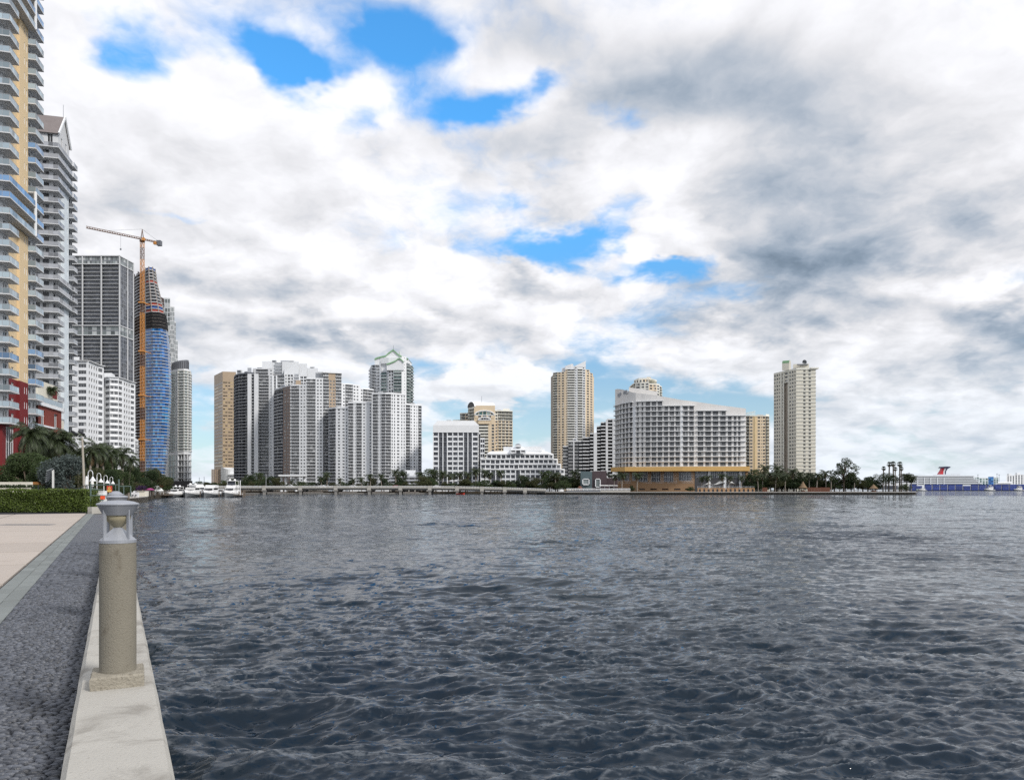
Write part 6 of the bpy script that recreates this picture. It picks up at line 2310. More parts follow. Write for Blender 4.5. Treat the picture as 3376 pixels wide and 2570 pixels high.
def palm(seed, H, L, nf, m, bend=.06, fan=False, dead=0):
    """slim ringed trunk, feather or fan fronds"""
    r = random.Random(seed)
    tr = MB()
    bx, by = r.uniform(-1, 1) * bend * H, r.uniform(-1, 1) * bend * H * .6
    pts = [(bx * (t ** 1.6), by * (t ** 1.6), -.3 + (H + .3) * t) for t in [i / 8 for i in range(9)]]
    tr.tube(pts, [.2 * H / 9 + .06 * (1 - t) for t in [i / 8 for i in range(9)]], 7, 'palm_bark')
    top = Vector(pts[-1])
    cr = MB()
    for i in range(nf + dead):
        az_ = 2 * math.pi * (i * .618034) + r.uniform(-.2, .2)
        is_dead = i >= nf
        el_ = R(r.uniform(-78, -55)) if is_dead else R(78 - 118 * (i / max(1, nf - 1)) + r.uniform(-8, 8))
        mm = 'palm_dead' if is_dead else m
        h = Vector((math.cos(az_), math.sin(az_), 0))
        if fan:
            dirf = (h * math.cos(el_) + Vector((0, 0, math.sin(el_)))).normalized()
            st = top + dirf * (L * .5)
            cr.beam(top, st, .04, .03, mm)
            sdv = dirf.cross(Vector((0, 0, 1)) if abs(dirf.z) < .9 else h).normalized()
            for j in range(9):
                a = R(-80 + 20 * j)
                q = (dirf * math.cos(a) + sdv * math.sin(a)).normalized()
                e = st + q * (L * .52) + Vector((0, 0, -L * .12))
                n_ = q.cross(dirf.cross(sdv)).normalized() * (L * .06)
                mid = st + q * L * .28
                cr.face([tuple(st), tuple(mid + n_), tuple(e), tuple(mid - n_)], mm)
            continue
        seg = 9
        p = top.copy()
        e_ = el_
        ln = L * r.uniform(.85, 1.1) * (.75 if is_dead else 1)
        rach = [p.copy()]
        for k in range(seg):
            dv_ = h * math.cos(e_) + Vector((0, 0, math.sin(e_)))
            p = p + dv_ * (ln / seg)
            rach.append(p.copy())
            e_ -= R(r.uniform(9, 15)) * (.4 if is_dead else 1)
        sdv = Vector((-h.y, h.x, 0))
        for k in range(seg):
            a, b = rach[k], rach[k + 1]
            cr.beam(a, b, .05 * (1 - k / seg) + .012, .03, mm)
            for q in range(3):
                c = a.lerp(b, (q + .5) / 3)
                t = (k + q / 3) / seg
                ll = L * .27 * math.sin(math.pi * min(.97, t * .82 + .16)) + .1
                fwd = (b - a).normalized()
                for sg_ in (-1, 1):
                    d_ = (sdv * sg_ * .8 + fwd * .55 + Vector((0, 0, -.5 - r.uniform(0, .35)))).normalized()
                    e = c + d_ * ll
                    wv = fwd * (L * .021)
                    cr.face([tuple(c - wv), tuple(c.lerp(e, .45) + wv * .9), tuple(e), tuple(c.lerp(e, .45) - wv * .9)], mm)
    return tr, cr


PROTO = {}


def proto(key, name, trunk, crown, cat, tname='trunk', cname='crown', smooth=False):
    root = link(name, None)
    root.empty_display_size = .3
    root['category'] = cat
    part(root, tname, trunk, world=False, smooth=True)
    part(root, cname, crown, world=False)
    PROTO[key] = [root, False]


def plant(key, H0, px, py, Y, gz=1.35, wide=1.0, label='', group=None, lean=0):
    """sets a plant so that its top reaches the sight line at (px, py)"""
    root, used = PROTO[key]
    s = (Z(py, Y) - gz) / H0
    loc = (*P(px, Y), gz)
    rz = rnd.uniform(0, 6.28)
    if not used:
        PROTO[key][1] = True
        root.location, root.rotation_euler, root.scale = loc, (0, 0, rz), (s * wide, s * wide, s)
        o = root
    else:
        o = copy_thing(root, loc, None, None, rz, (s * wide, s * wide, s))
    o['label'] = label
    if group:
        o['group'] = group
    elif 'group' in o:
        del o['group']
    return o


for i, (H, Wd, m, airy) in enumerate([(10, 9.5, 'leaf_deep', False), (10, 12, 'leaf_mid', False), (10, 10.5, 'leaf_olive', False)]):
    proto('far%d' % i, 'broadleaf_tree', *broadleaf(20 + i, H, Wd, 2600, .62, m, airy, .16), 'tree')
for i, m in enumerate(['leaf_deep', 'leaf_mid', 'leaf_olive']):
    proto('near%d' % i, 'broadleaf_tree', *broadleaf(40 + i, 10, 11, 12000, .36, m, False, .12), 'tree')
proto('airy', 'broadleaf_tree', *broadleaf(61, 10, 9.5, 2600, .42, 'leaf_deep', True, .2), 'tree')
proto('umbrella_tree', 'broadleaf_tree', *broadleaf(63, 10, 15, 3600, .55, 'leaf_deep', False, .45), 'tree')
for i in range(3):
    proto('palm%d' % i, 'coconut_palm', *palm(70 + i, 8.6, 3.1, 19, 'palm_leaf', .07, False, 3), 'palm tree')
for i in range(2):
    proto('npalm%d' % i, 'date_palm', *palm(80 + i, 7.4, 3.1, 40, 'palm_leaf', .03, False, 9), 'palm tree')
proto('tallfan', 'fan_palm', *palm(91, 15.2, 1.7, 26, 'leaf_deep', .03, True, 3), 'palm tree')
proto('silver', 'silver_buttonwood', *broadleaf(93, 10, 15, 9000, .5, 'leaf_blue', False, .05), 'tree')

TREES = [
    # kind, px, top, depth, wide, phrase, landmark
    ('far0', 705, 1589, 500, 1.5, 'dark round shrubby tree', 'the brown ribbed podium'), ('far2', 742, 1590, 505, 1.4, 'dark round shrubby tree', 'the brown ribbed podium'),
    ('palm0', 770, 1574, 510, 1, 'feathery palm', 'the charcoal-banded tower'), ('far0', 790, 1583, 520, 1.5, 'dark leafy tree', 'the charcoal-banded tower'), ('palm1', 806, 1570, 515, 1.0, 'feathery palm', 'the charcoal-banded tower'),
    ('far0', 828, 1563, 520, 1.0, 'dark leafy tree', 'the charcoal-banded tower'), ('far1', 858, 1558, 525, .95, 'dark leafy tree', 'the charcoal-banded tower'), ('far0', 890, 1568, 515, 1.2, 'dark leafy tree', 'the charcoal-banded tower'),
    ('far2', 915, 1575, 505, 1.1, 'dark leafy tree', 'the charcoal-banded tower'), ('palm2', 962, 1578, 520, 1, 'feathery palm', 'the flat entrance canopy'), ('far1', 990, 1586, 505, 1.5, 'low dark tree', 'the flat entrance canopy'),
    ('far0', 1025, 1588, 505, 1.5, 'low dark tree', 'the flat entrance canopy'), ('palm0', 1060, 1566, 505, 1.15, 'feathery palm', 'the tan-banded condominium'), ('palm1', 1078, 1551, 510, 1.15, 'feathery palm', 'the tan-banded condominium'), ('far0', 1062, 1574, 512, 1.2, 'dark leafy tree', 'the tan-banded condominium'),
    ('palm2', 1122, 1571, 500, 1, 'feathery palm', 'the broad bright condominium'), ('palm0', 1162, 1572, 500, 1, 'feathery palm', 'the broad bright condominium'), ('palm1', 1192, 1570, 500, 1.1, 'feathery palm', 'the broad bright condominium'),
    ('palm2', 1222, 1556, 500, 1.1, 'feathery palm', 'the broad bright condominium'), ('far2', 1225, 1575, 505, 1.0, 'dark leafy tree', 'the broad bright condominium'), ('palm0', 1258, 1556, 502, 1.1, 'feathery palm', 'the broad bright condominium'), ('far0', 1266, 1576, 505, 1.0, 'dark leafy tree', 'the broad bright condominium'),
    ('palm1', 1305, 1541, 540, 1.1, 'feathery palm', 'the parking decks'), ('far0', 1322, 1548, 548, .8, 'dark leafy tree', 'the parking decks'), ('palm2', 1388, 1549, 540, 1.2, 'feathery palm', 'the parking decks'), ('far1', 1412, 1545, 545, .9, 'dark leafy tree', 'the parking decks'), ('far2', 1392, 1573, 500, 1.6, 'olive spreading tree', 'the parking decks'), ('far0', 1330, 1590, 505, 1.8, 'low dark tree', 'the parking decks'),
    ('palm0', 1436, 1541, 545, 1.15, 'tall feathery palm', 'the gridded white office'), ('palm1', 1458, 1545, 540, 1.1, 'tall feathery palm', 'the gridded white office'), ('palm2', 1478, 1556, 535, 1.2, 'tall feathery palm', 'the gridded white office'), ('palm0', 1496, 1553, 540, 1.2, 'tall feathery palm', 'the gridded white office'),
    ('palm1', 1518, 1551, 540, 1.25, 'tall feathery palm', 'the gridded white office'), ('palm2', 1541, 1549, 540, 1.2, 'tall feathery palm', 'the gridded white office'), ('palm0', 1569, 1536, 540, 1.0, 'tall feathery palm', 'the gridded white office'), ('far2', 1535, 1579, 510, 1.6, 'dark leafy tree', 'the gridded white office'), ('far0', 1480, 1592, 510, 1.7, 'dark leafy tree', 'the gridded white office'), ('far1', 1428, 1578, 505, 1.2, 'dark leafy tree', 'the gridded white office'),
    ('palm1', 1598, 1541, 540, 1.1, 'tall feathery palm', 'the stepped white office'), ('palm2', 1618, 1550, 538, 1.1, 'tall feathery palm', 'the stepped white office'), ('palm0', 1654, 1543, 540, 1.1, 'tall feathery palm', 'the stepped white office'), ('far0', 1640, 1584, 510, 1.5, 'dark leafy tree', 'the stepped white office'), ('far1', 1676, 1588, 510, 1.5, 'dark leafy tree', 'the stepped white office'),
    ('palm1', 1718, 1561, 520, 1.3, 'tall feathery palm', 'the stepped white office'), ('far0', 1735, 1569, 510, 1.2, 'dark leafy tree', 'the stepped white office'), ('far2', 1764, 1575, 510, 1.4, 'dark leafy tree', 'the stepped white office'), ('palm2', 1788, 1547, 520, 1.1, 'tall feathery palm', 'the stepped white office'), ('far1', 1812, 1552, 520, .9, 'dark leafy tree', 'the stepped white office'), ('far2', 1838, 1560, 515, 1.1, 'dark leafy tree', 'the stepped white office'), ('palm0', 1832, 1549, 512, 1.1, 'tall feathery palm', 'the stepped white office'),
    ('far0', 1866, 1566, 500, 1.2, 'dark leafy tree', 'the dark stepped condominium'), ('far0', 1893, 1572, 480, 1.1, 'dark leafy tree', 'the dark stepped condominium'), ('palm1', 1896, 1543, 520, 1.1, 'feathery palm', 'the dark stepped condominium'), ('palm0', 1912, 1553, 520, 1.1, 'feathery palm', 'the dark stepped condominium'),
    ('palm2', 1998, 1551, 500, 1.2, 'feathery palm', 'the plum-clad restaurant'),
    ('palm0', 2024, 1556, 462, 1.3, 'bright feathery palm', 'the ochre hotel podium'), ('palm1', 2050, 1552, 460, 1.4, 'bright feathery palm', 'the ochre hotel podium'), ('palm2', 2100, 1551, 460, 1.35, 'bright feathery palm', 'the ochre hotel podium'),
    ('far0', 2082, 1600, 458, 1.2, 'small dark round tree', 'the ochre hotel podium'), ('far1', 2276, 1604, 462, 1.6, 'small dark round tree', 'the ochre hotel podium'), ('far0', 2018, 1603, 462, 1.3, 'small dark round tree', 'the ochre hotel podium'),
    ('palm0', 2312, 1565, 462, 1.25, 'windswept palm', 'the white hotel terrace columns'), ('palm1', 2336, 1562, 460, 1.25, 'windswept palm', 'the white hotel terrace columns'), ('palm2', 2382, 1556, 462, 1.25, 'windswept palm', 'the white hotel terrace columns'), ('palm0', 2404, 1563, 460, 1.2, 'windswept palm', 'the white hotel terrace columns'), ('palm1', 2444, 1562, 461, 1.25, 'windswept palm', 'the white hotel terrace columns'),
    ('far0', 2475, 1560, 472, .85, 'dark leafy tree', 'the golden apartment slab'), ('far1', 2494, 1547, 480, .85, 'dark leafy tree', 'the golden apartment slab'), ('palm2', 2500, 1560, 464, 1.1, 'feathery palm', 'the golden apartment slab'), ('palm0', 2527, 1524, 482, 1.05, 'feathery palm', 'the golden apartment slab'), ('far0', 2520, 1552, 490, .9, 'dark leafy tree', 'the golden apartment slab'), ('palm1', 2514, 1557, 470, 1.1, 'feathery palm', 'the golden apartment slab'), ('palm2', 2541, 1547, 472, 1.1, 'feathery palm', 'the golden apartment slab'),
    ('palm1', 2560, 1525, 485, 1.05, 'tall feathery palm', 'the slim cream tower'), ('palm2', 2556, 1553, 466, 1.1, 'tall feathery palm', 'the slim cream tower'), ('far1', 2560, 1556, 492, 1.0, 'dark leafy tree', 'the slim cream tower'), ('palm0', 2588, 1557, 465, 1.1, 'tall feathery palm', 'the slim cream tower'), ('palm1', 2576, 1541, 480, 1.1, 'tall feathery palm', 'the slim cream tower'), ('far2', 2596, 1560, 490, 1.1, 'dark leafy tree', 'the slim cream tower'),
    ('palm2', 2616, 1537, 472, 1.1, 'tall feathery palm', 'the slim cream tower'), ('palm0', 2642, 1547, 470, 1.15, 'tall feathery palm', 'the slim cream tower'), ('far1', 2634, 1562, 490, 1.1, 'dark leafy tree', 'the slim cream tower'), ('palm1', 2668, 1551, 468, 1.15, 'tall feathery palm', 'the slim cream tower'), ('far0', 2672, 1559, 490, 1.1, 'dark leafy tree', 'the slim cream tower'), ('palm2', 2692, 1552, 466, 1.2, 'tall feathery palm', 'the slim cream tower'), ('far0', 2702, 1562, 478, 1.0, 'dark leafy tree', 'the slim cream tower'),
    ('palm0', 2724, 1543, 468, 1.15, 'leaning palm', 'the tall airy tree'), ('palm1', 2740, 1560, 466, 1.2, 'leaning palm', 'the tall airy tree'), ('far0', 2752, 1572, 474, 1.1, 'dark leafy tree', 'the tall airy tree'), ('far2', 2806, 1558, 474, .9, 'dark leafy tree', 'the tall airy tree'), ('palm2', 2816, 1566, 466, 1.2, 'leaning palm', 'the tall airy tree'),
    ('far0', 2862, 1570, 476, 1.2, 'low spreading tree', 'the white terminal beyond'), ('far1', 2846, 1582, 474, 1.4, 'low spreading tree', 'the white terminal beyond'), ('palm0', 2878, 1566, 470, 1.2, 'small bushy palm', 'the white terminal beyond'),
    ('umbrella_tree', 2920, 1561, 466, .85, 'flat-topped dark tree', 'the cruise ship stern'),
    ('tallfan', 2911, 1536, 470, 1.0, 'tall thin fan palm', 'the flat-topped dark tree'), ('tallfan', 2930, 1521, 470, 1.0, 'tall thin fan palm', 'the flat-topped dark tree'), ('tallfan', 2946, 1520, 468, 1.05, 'tall thin fan palm', 'the flat-topped dark tree'), ('tallfan', 2952, 1538, 464, 1.0, 'tall thin fan palm', 'the flat-topped dark tree'), ('tallfan', 2966, 1521, 468, 1.05, 'tall thin fan palm', 'the flat-topped dark tree'), ('tallfan', 2972, 1537, 464, 1.0, 'tall thin fan palm', 'the flat-topped dark tree'),
    ('npalm0', 2990, 1551, 464, 1.3, 'shaggy dark palm', 'the cruise ship stern'), ('npalm1', 3004, 1562, 462, 1.3, 'shaggy dark palm', 'the cruise ship stern'), ('far1', 2984, 1594, 458, 1.4, 'low dark bush tree', 'the cruise ship stern'),
    ('airy', 2782, 1503, 470, 1.0, 'tall airy open-crowned tree', 'the island point'),
    ('far0', 642, 1592, 1200, 1.8, 'hazy dark tree', 'the far shore gap'), ('far1', 660, 1586, 1200, 1.6, 'hazy dark tree', 'the far shore gap'), ('far2', 678, 1589, 1150, 1.7, 'hazy dark tree', 'the far shore gap'), ('far0', 694, 1590, 1150, 1.6, 'hazy dark tree', 'the far shore gap'),
    # the wooded shore behind the hedge
    ('near0', 150, 1452, 118, .75, 'dense dark tree', 'the red annex'), ('near2', 205, 1466, 122, .75, 'dense dark tree', 'the red annex'), ('near1', 232, 1478, 118, .8, 'dense dark tree', 'the red annex'), ('near0', 118, 1500, 100, .9, 'dense dark tree', 'the red annex'),
    ('near1', 92, 1478, 78, .95, 'broad olive-green tree', 'the red tower base'), ('near2', 48, 1492, 80, .9, 'broad olive-green tree', 'the red tower base'), ('near1', 140, 1505, 76, .85, 'broad olive-green tree', 'the red tower base'),
    ('npalm1', 100, 1361, 92, .72, 'shaggy date palm', 'the red tower base'), ('npalm0', 182, 1379, 100, 1.15, 'shaggy date palm', 'the red annex'),
    ('silver', 226, 1512, 70, .95, 'silvery blue-grey bushy tree', 'the dark woods'),
    ('near0', 268, 1496, 125, .9, 'dark thick tree', 'the white mid-rise block'), ('near1', 318, 1502, 125, .9, 'dark thick tree', 'the white mid-rise block'), ('near0', 362, 1510, 140, .9, 'dark thick tree', 'the white mid-rise block'), ('near2', 300, 1540, 90, .9, 'dark thick tree', 'the white mid-rise block'), ('near0', 345, 1548, 100, 1.0, 'dark thick tree', 'the white mid-rise block'), ('near1', 392, 1540, 130, 1.0, 'dark thick tree', 'the white mid-rise block'),
    ('palm0', 292, 1449, 112, .9, 'drooping coconut palm', 'the white mid-rise block'), ('palm1', 318, 1440, 118, .9, 'drooping coconut palm', 'the white mid-rise block'), ('palm2', 345, 1452, 122, .9, 'drooping coconut palm', 'the white mid-rise block'), ('palm0', 372, 1458, 128, .9, 'drooping coconut palm', 'the white mid-rise block'), ('palm1', 404, 1461, 134, .95, 'drooping coconut palm', 'the white mid-rise block'), ('palm2', 424, 1488, 140, .9, 'drooping coconut palm', 'the white mid-rise block'), ('palm0', 262, 1458, 112, .9, 'drooping coconut palm', 'the white mid-rise block'),
    ('near0', 436, 1536, 222, 1.0, 'thick green tree', 'the orange crane'), ('near1', 462, 1545, 232, 1.0, 'thick green tree', 'the orange crane'), ('near2', 428, 1565, 212, 1.2, 'thick green tree', 'the orange crane'), ('near0', 492, 1552, 230, 1.0, 'thick green tree', 'the blue unfinished tower'), ('near2', 520, 1543, 270, .9, 'thick green tree', 'the blue unfinished tower'), ('near1', 536, 1562, 285, 1.0, 'thick green tree', 'the blue unfinished tower'), ('near0', 555, 1573, 330, 1.0, 'thick green tree', 'the blue unfinished tower'),
    ('palm2', 500, 1535, 250, 1.0, 'small yellowish palm', 'the blue unfinished tower'),
]
UNDER = [((716, 760, 24), 1588, 'brown ribbed podium'), ((775, 935, 27), 1586, 'charcoal-banded tower'), ((945, 1040, 30), 1592, 'flat entrance canopy'), ((1100, 1275, 26), 1590, 'broad bright condominium'),
         ((1285, 1425, 26), 1591, 'parking decks'), ((1440, 1580, 26), 1588, 'gridded white office'), ((1600, 1850, 27), 1587, 'stepped white office'), ((1858, 1912, 22), 1578, 'dark stepped condominium'),
         ((2470, 2545, 15), 1575, 'golden apartment slab'), ((2552, 2712, 16), 1574, 'slim cream tower'), ((2728, 2836, 20), 1578, 'tall airy tree'), ((2846, 2900, 18), 1584, 'white terminal beyond')]
for (a_, b_, st_), y_, lm_ in UNDER:
    for i_, px_ in enumerate(range(a_, b_, st_)):
        TREES.append((('far0', 'far1', 'far2')[(i_ * 2 + a_) % 3], px_ + rnd.uniform(-5, 5), y_ + rnd.uniform(-6, 7), (508 if px_ < 1850 else 474) + rnd.uniform(-5, 8), rnd.uniform(1.15, 1.6), 'low shrubby tree', 'the ' + lm_))
H0 = {'far0': 9.7, 'far1': 9.7, 'far2': 9.7, 'near0': 9.7, 'near1': 9.7, 'near2': 9.7, 'airy': 9.8, 'umbrella_tree': 9.8, 'palm0': 10.6, 'palm1': 10.6, 'palm2': 10.6, 'npalm0': 9.8, 'npalm1': 9.8, 'cabbage': 10.2, 'tallfan': 16.6, 'silver': 9.7}
ORD = ['first', 'second', 'third', 'fourth', 'fifth', 'sixth', 'seventh', 'eighth', 'ninth', 'tenth', 'eleventh', 'twelfth']
fam = {}
for t in TREES:
    fam.setdefault((t[5], t[6]), []).append(t)
for t in TREES:
    key, px, py, Y, wide, phrase, lm = t
    f_ = sorted(fam[(phrase, lm)], key=lambda q: q[1])
    if len(f_) == 1:
        lb = '%s standing in front of %s' % (phrase, lm)
    else:
        lb = '%s %s from the crane side, before %s' % (ORD[f_.index(t)], phrase, lm.replace('the ', '', 1))
    grp = ('palms ' if 'palm' in key or 'fan' in key else 'trees ') + ('along the island shore' if px > 1900 else 'behind the bridge' if px > 600 else 'on the wooded shore')
    plant(key, H0[key], px, py, Y, 1.3 if px > 560 else 1.4, wide, lb, grp)
# palm on the annex terrace
q = SE(O1, 29, -.2)
root, _ = PROTO['npalm0']
s_ = .62
o = copy_thing(root, (q[0], q[1], 21.3), 'bushy palm growing on the roof terrace of the red annex', 'palms on the wooded shore', 1.0, (s_ * .95, s_ * .95, s_ * .85))

# clipped hedge
HD = thing('hedge', 'long clipped green hedge closing the far side of the pale promenade', 'hedge', (*P(140, 52), GZ))
hx0, hx1, hy0, hy1, hz = P(-90, 51.4)[0], P(286, 51.4)[0], 51.2, 52.9, 1.56
r = random.Random(9)
hm = MB()
pts = []
for _ in range(15000):
    x, y, z = r.uniform(hx0, hx1), r.uniform(hy0, hy1), r.uniform(.02, hz)
    f = r.random()
    if f < .6:
        y = hy0 + abs(r.gauss(0, .09)) + .05 * math.sin(x * 3.1) + .04 * math.sin(z * 5 + x)
    elif f < .85:
        z = hz - abs(r.gauss(0, .06)) + .05 * math.sin(x * 2.3) + .03 * math.sin(x * 7.7)
    elif f < .93:
        x = hx1 - abs(r.gauss(0, .08))
    pts.append((x, y, GZ + z))
leaf_quads(hm, pts, .15, 'leaf_hedge', r)
ho = part(HD, 'foliage', hm)
ho['kind'] = 'stuff'
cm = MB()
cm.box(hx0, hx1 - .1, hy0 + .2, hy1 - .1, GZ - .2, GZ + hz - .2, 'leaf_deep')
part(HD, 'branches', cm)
# low dark hedge strip and garden walls further back
m = MB()
pts = [(r.uniform(P(-60, 60)[0], P(104, 60)[0]), 60 + r.uniform(-.4, .4), r.uniform(2.2, 3.62)) for _ in range(3500)]
leaf_quads(m, pts, .2, 'leaf_deep', r)
tag(link('hedge', m.mesh('hedge')), 'dark low hedge between two pale garden walls under the red tower base', 'hedge')
m = MB()
m.box(P(-80, 64)[0], P(101, 64)[0], 64, 64.3, 1.2, Z(1588, 64), 'cream_paint')
tag(link('garden_wall', m.mesh('garden_wall')), 'cream garden wall above the dark low hedge at the red tower base', 'wall')
m = MB()
m.box(P(-80, 57)[0], P(96, 57)[0], 57, 57.2, 1.2, Z(1608, 57), 'cream_paint')
tag(link('garden_wall', m.mesh('garden_wall')), 'low pale garden wall showing just above the clipped hedge', 'wall')
# lawn on the islands' shores and soil under the woods stays with the ground
m = MB()
pts = [(*P(r.uniform(300, 332), 50), r.uniform(1.5, 2.8)) for _ in range(900)]
pts = [(p[0] + r.uniform(-.2, .2), p[1] + r.uniform(-.5, .5), p[2]) for p in pts]
leaf_quads(m, pts, .16, 'leaf_hedge', r)
tag(link('shrub', m.mesh('shrub')), 'small leafy shrub behind the green fence frame by the wall', 'shrub')
m = MB()
pts = [(*P(r.uniform(452, 478), 205), r.uniform(1.5, 4.2)) for _ in range(700)]
pts = [(p[0] + r.uniform(-.6, .6), p[1] + r.uniform(-1, 1), p[2]) for p in pts]
leaf_quads(m, pts, .35, 'purple_cloth', r)
tag(link('bougainvillea', m.mesh('bougainvillea')), 'dark purple flowering bush beside the quay sheds', 'shrub')

# ------------------------------------------------------------------ the landing beyond the wall
m = MB()
m.prism([P(388, 128), P(417, 150), P(489, 190), P(478, 214), P(415, 205), P(385, 170)], -2.5, 1.38, 'wall_concrete')
tag(link('quay', m.mesh('quay')), 'pale concrete quay corner jutting into the water beyond the bollards', 'quay')
m = MB()
m.box(P(452, 196)[0], P(478, 196)[0], 196, 198, 1.38, Z(1617.5, 196), 'cream_paint')
m.box(P(451, 196)[0], P(479, 196)[0], 195.7, 198.3, Z(1617.5, 196), Z(1616.5, 196), 'concrete')
tag(link('utility_box', m.mesh('utility_box')), 'beige box on the pale quay corner', 'box')
m = MB()
m.box(P(432, 172)[0], P(456, 172)[0], 172, 172.4, 1.38, Z(1622, 172), 'white_paint')
for x in (436, 446):
    m.box(P(x, 171.9)[0], P(x + 4, 171.9)[0], 171.7, 172, 1.7, 2.0, 'slate_metal')
tag(link('parapet', m.mesh('parapet')), 'white parapet block standing on the quay before the beige box', 'parapet')

FR = thing('fence_frame', 'bronze-green metal fence frame at the end of the hedge', 'fence', (*P(345, 50), GZ))


def tub(mb, px0, y0, px1, y1, Y, rad, mt, Y1=None):
    Y1 = Y1 or Y
    mb.tube([(*P(px0, Y), Z(y0, Y)), (*P(px1, Y1), Z(y1, Y1))], rad, 7, mt)


for px, y0, y1, rd in ((299, 1594, 1688, .05), (392, 1579, 1640, .05), (381, 1597, 1615, .03), (408, 1602, 1636, .035), (431, 1602, 1636, .035)):
    m = MB()
    tub(m, px, y0, px, y1, 50, rd, 'bronze_green')
    part(FR, 'post', m)
for x0, x1, y in ((299, 392, 1597.5), (299, 392, 1633), (394, 431, 1602.5), (299, 340, 1613)):
    m = MB()
    tub(m, x0, y, x1, y, 50.02, .035, 'bronze_green')
    part(FR, 'rail', m)

for i, (px, Y) in enumerate(((290.5, 60), (319.5, 71), (342.5, 82), (362, 93))):
    L = thing('gooseneck_lamp', ['white gooseneck lamp nearest the leaning wooden pole', 'second white gooseneck lamp counted from the leaning wooden pole', 'third white gooseneck lamp counted from the leaning wooden pole', 'last white gooseneck lamp, farthest from the leaning wooden pole'][i], 'street lamp', (*P(px, Y), 1.5), 'white gooseneck lamps in a row')
    h = 3.3
    m = MB()
    m.tube([(0, 0, -.2), (0, 0, h - .35)], .038, 8, 'white_trim')
    part(L, 'post', m, world=False)
    m = MB()
    m.tube([(0, 0, h - .36)] + [(.19 - .19 * math.cos(t), 0, h - .25 + .26 * math.sin(t)) for t in [math.pi * k / 8 for k in range(9)]] + [(.38, 0, h - .5)], .028, 7, 'white_trim')
    part(L, 'neck', m, world=False, smooth=True)
    m = MB()
    m.lathe([(.04, h - .48), (.07, h - .58), (.12, h - .66), (.24, h - .84), (.25, h - .88), (.2, h - .87), (.02, h - .7)], 14, 'white_trim', (.38, 0))
    part(L, 'lamp_shade', m, world=False, smooth=True)

UP = thing('utility_pole', 'leaning weathered wooden pole with floodlights rising above the hedge', 'pole', (*P(280, 57), GZ))
m = MB()
m.tube([(*P(280, 57), 1.2), (*P(276, 57), 4.5), (*P(271, 57), Z(1441, 57))], [.095, .085, .07], 10, 'pole_wood')
part(UP, 'post', m)
m = MB()
tp = Vector((*P(271, 57), Z(1441, 57)))
m.beam(tp + Vector((-.75, 0, -.02)), tp + Vector((.12, 0, -.02)), .1, .09, 'canvas')
part(UP, 'crossarm', m)
for a in (-.45, .1):
    m = MB()
    m.beam(tp + Vector((a, 0, .05)), tp + Vector((a - .1, 0, .3)), .05, .05, 'black_rubber')
    m.beam(tp + Vector((a - .28, -.1, .46)), tp + Vector((a + .1, -.1, .2)), .3, .12, 'black_rubber')
    part(UP, 'floodlight', m)
m = MB()
cat = [(*P(280 - 6 * k, 57 - .2 * k), 3.6 + .02 * (k - 5) ** 2 * .5 - .25) for k in range(11)]
m.tube([(*P(292, 52), 3.55)] + cat, .018, 5, 'black_rubber')
tag(link('cable', m.mesh('cable')), 'black cable sagging from the wooden pole over the hedge', 'cable')

for i, (px, y0, y1, Y) in enumerate(((285.5, 1569, 1600, 55), (304, 1577, 1602, 56))):
    U = thing('furled_umbrella', ['furled white umbrella close against the wooden pole', 'furled white umbrella under the first gooseneck lamp'][i], 'umbrella', (*P(px, Y), 1.5), 'furled white umbrellas')
    m = MB()
    z0_, z1_ = Z(y1, Y) - 1.5, Z(y0, Y) - 1.5
    m.lathe([(.04, z1_), (.07, z1_ - .06), (.09, z0_ + (z1_ - z0_) * .6), (.13, z0_ + .1), (.1, z0_)], 9, 'canvas')
    part(U, 'canopy', m, world=False)
    m = MB()
    m.tube([(0, 0, -.1), (0, 0, z0_ + .02)], .025, 6, 'steel')
    part(U, 'pole', m, world=False)

SG = thing('sign', 'small red and yellow sign board on posts near the wall end', 'sign', (*P(360, 54), GZ))
m = MB()
m.box(P(352, 54)[0], P(369, 54)[0], 54, 54.04, Z(1622, 54), Z(1601, 54), 'sign_red')
part(SG, 'board', m)
m = MB()
m.box(P(353.5, 54)[0], P(367.5, 54)[0], 53.985, 53.998, Z(1620.5, 54), Z(1614, 54), 'sign_yellow')
m.lathe([], 3, 'sign_yellow') if False else None
cxs, czs = P(360.5, 54)[0], Z(1608.5, 54)
for k in range(12):
    t0, t1 = 2 * math.pi * k / 12, 2 * math.pi * (k + 1) / 12
    m.face([(cxs + .1 * math.cos(t0), 53.99, czs + .08 * math.sin(t0)), (cxs + .1 * math.cos(t1), 53.99, czs + .08 * math.sin(t1)), (cxs + .05 * math.cos(t1), 53.99, czs + .035 * math.sin(t1)), (cxs + .05 * math.cos(t0), 53.99, czs + .035 * math.sin(t0))], 'sign_yellow')
part(SG, 'emblem', m)
for x in (354, 367):
    m = MB()
    m.box(P(x, 54)[0] - .02, P(x, 54)[0] + .02, 54.045, 54.09, 1.5, Z(1604, 54), 'galvanised')
    part(SG, 'post', m)
LB = thing('lifebuoy_box', 'orange lifebuoy box on a short post at the fence', 'lifebuoy box', (*P(336, 49.5), GZ))
m = MB()
m.box(P(331, 49.5)[0], P(341, 49.5)[0], 49.5, 49.7, Z(1645, 49.5), Z(1634, 49.5), 'buoy_orange')
part(LB, 'body', m)
m = MB()
m.box(P(336, 49.5)[0] - .03, P(336, 49.5)[0] + .03, 49.56, 49.62, GZ - .1, Z(1645, 49.5), 'galvanised')
part(LB, 'post', m)
DB = thing('storage_chest', 'small white storage chest behind the green fence frame', 'chest', (*P(329, 53), GZ))
m = MB()
m.box(P(318, 53)[0], P(340, 53)[0], 53, 53.5, GZ - .2, Z(1619, 53), 'gelcoat')
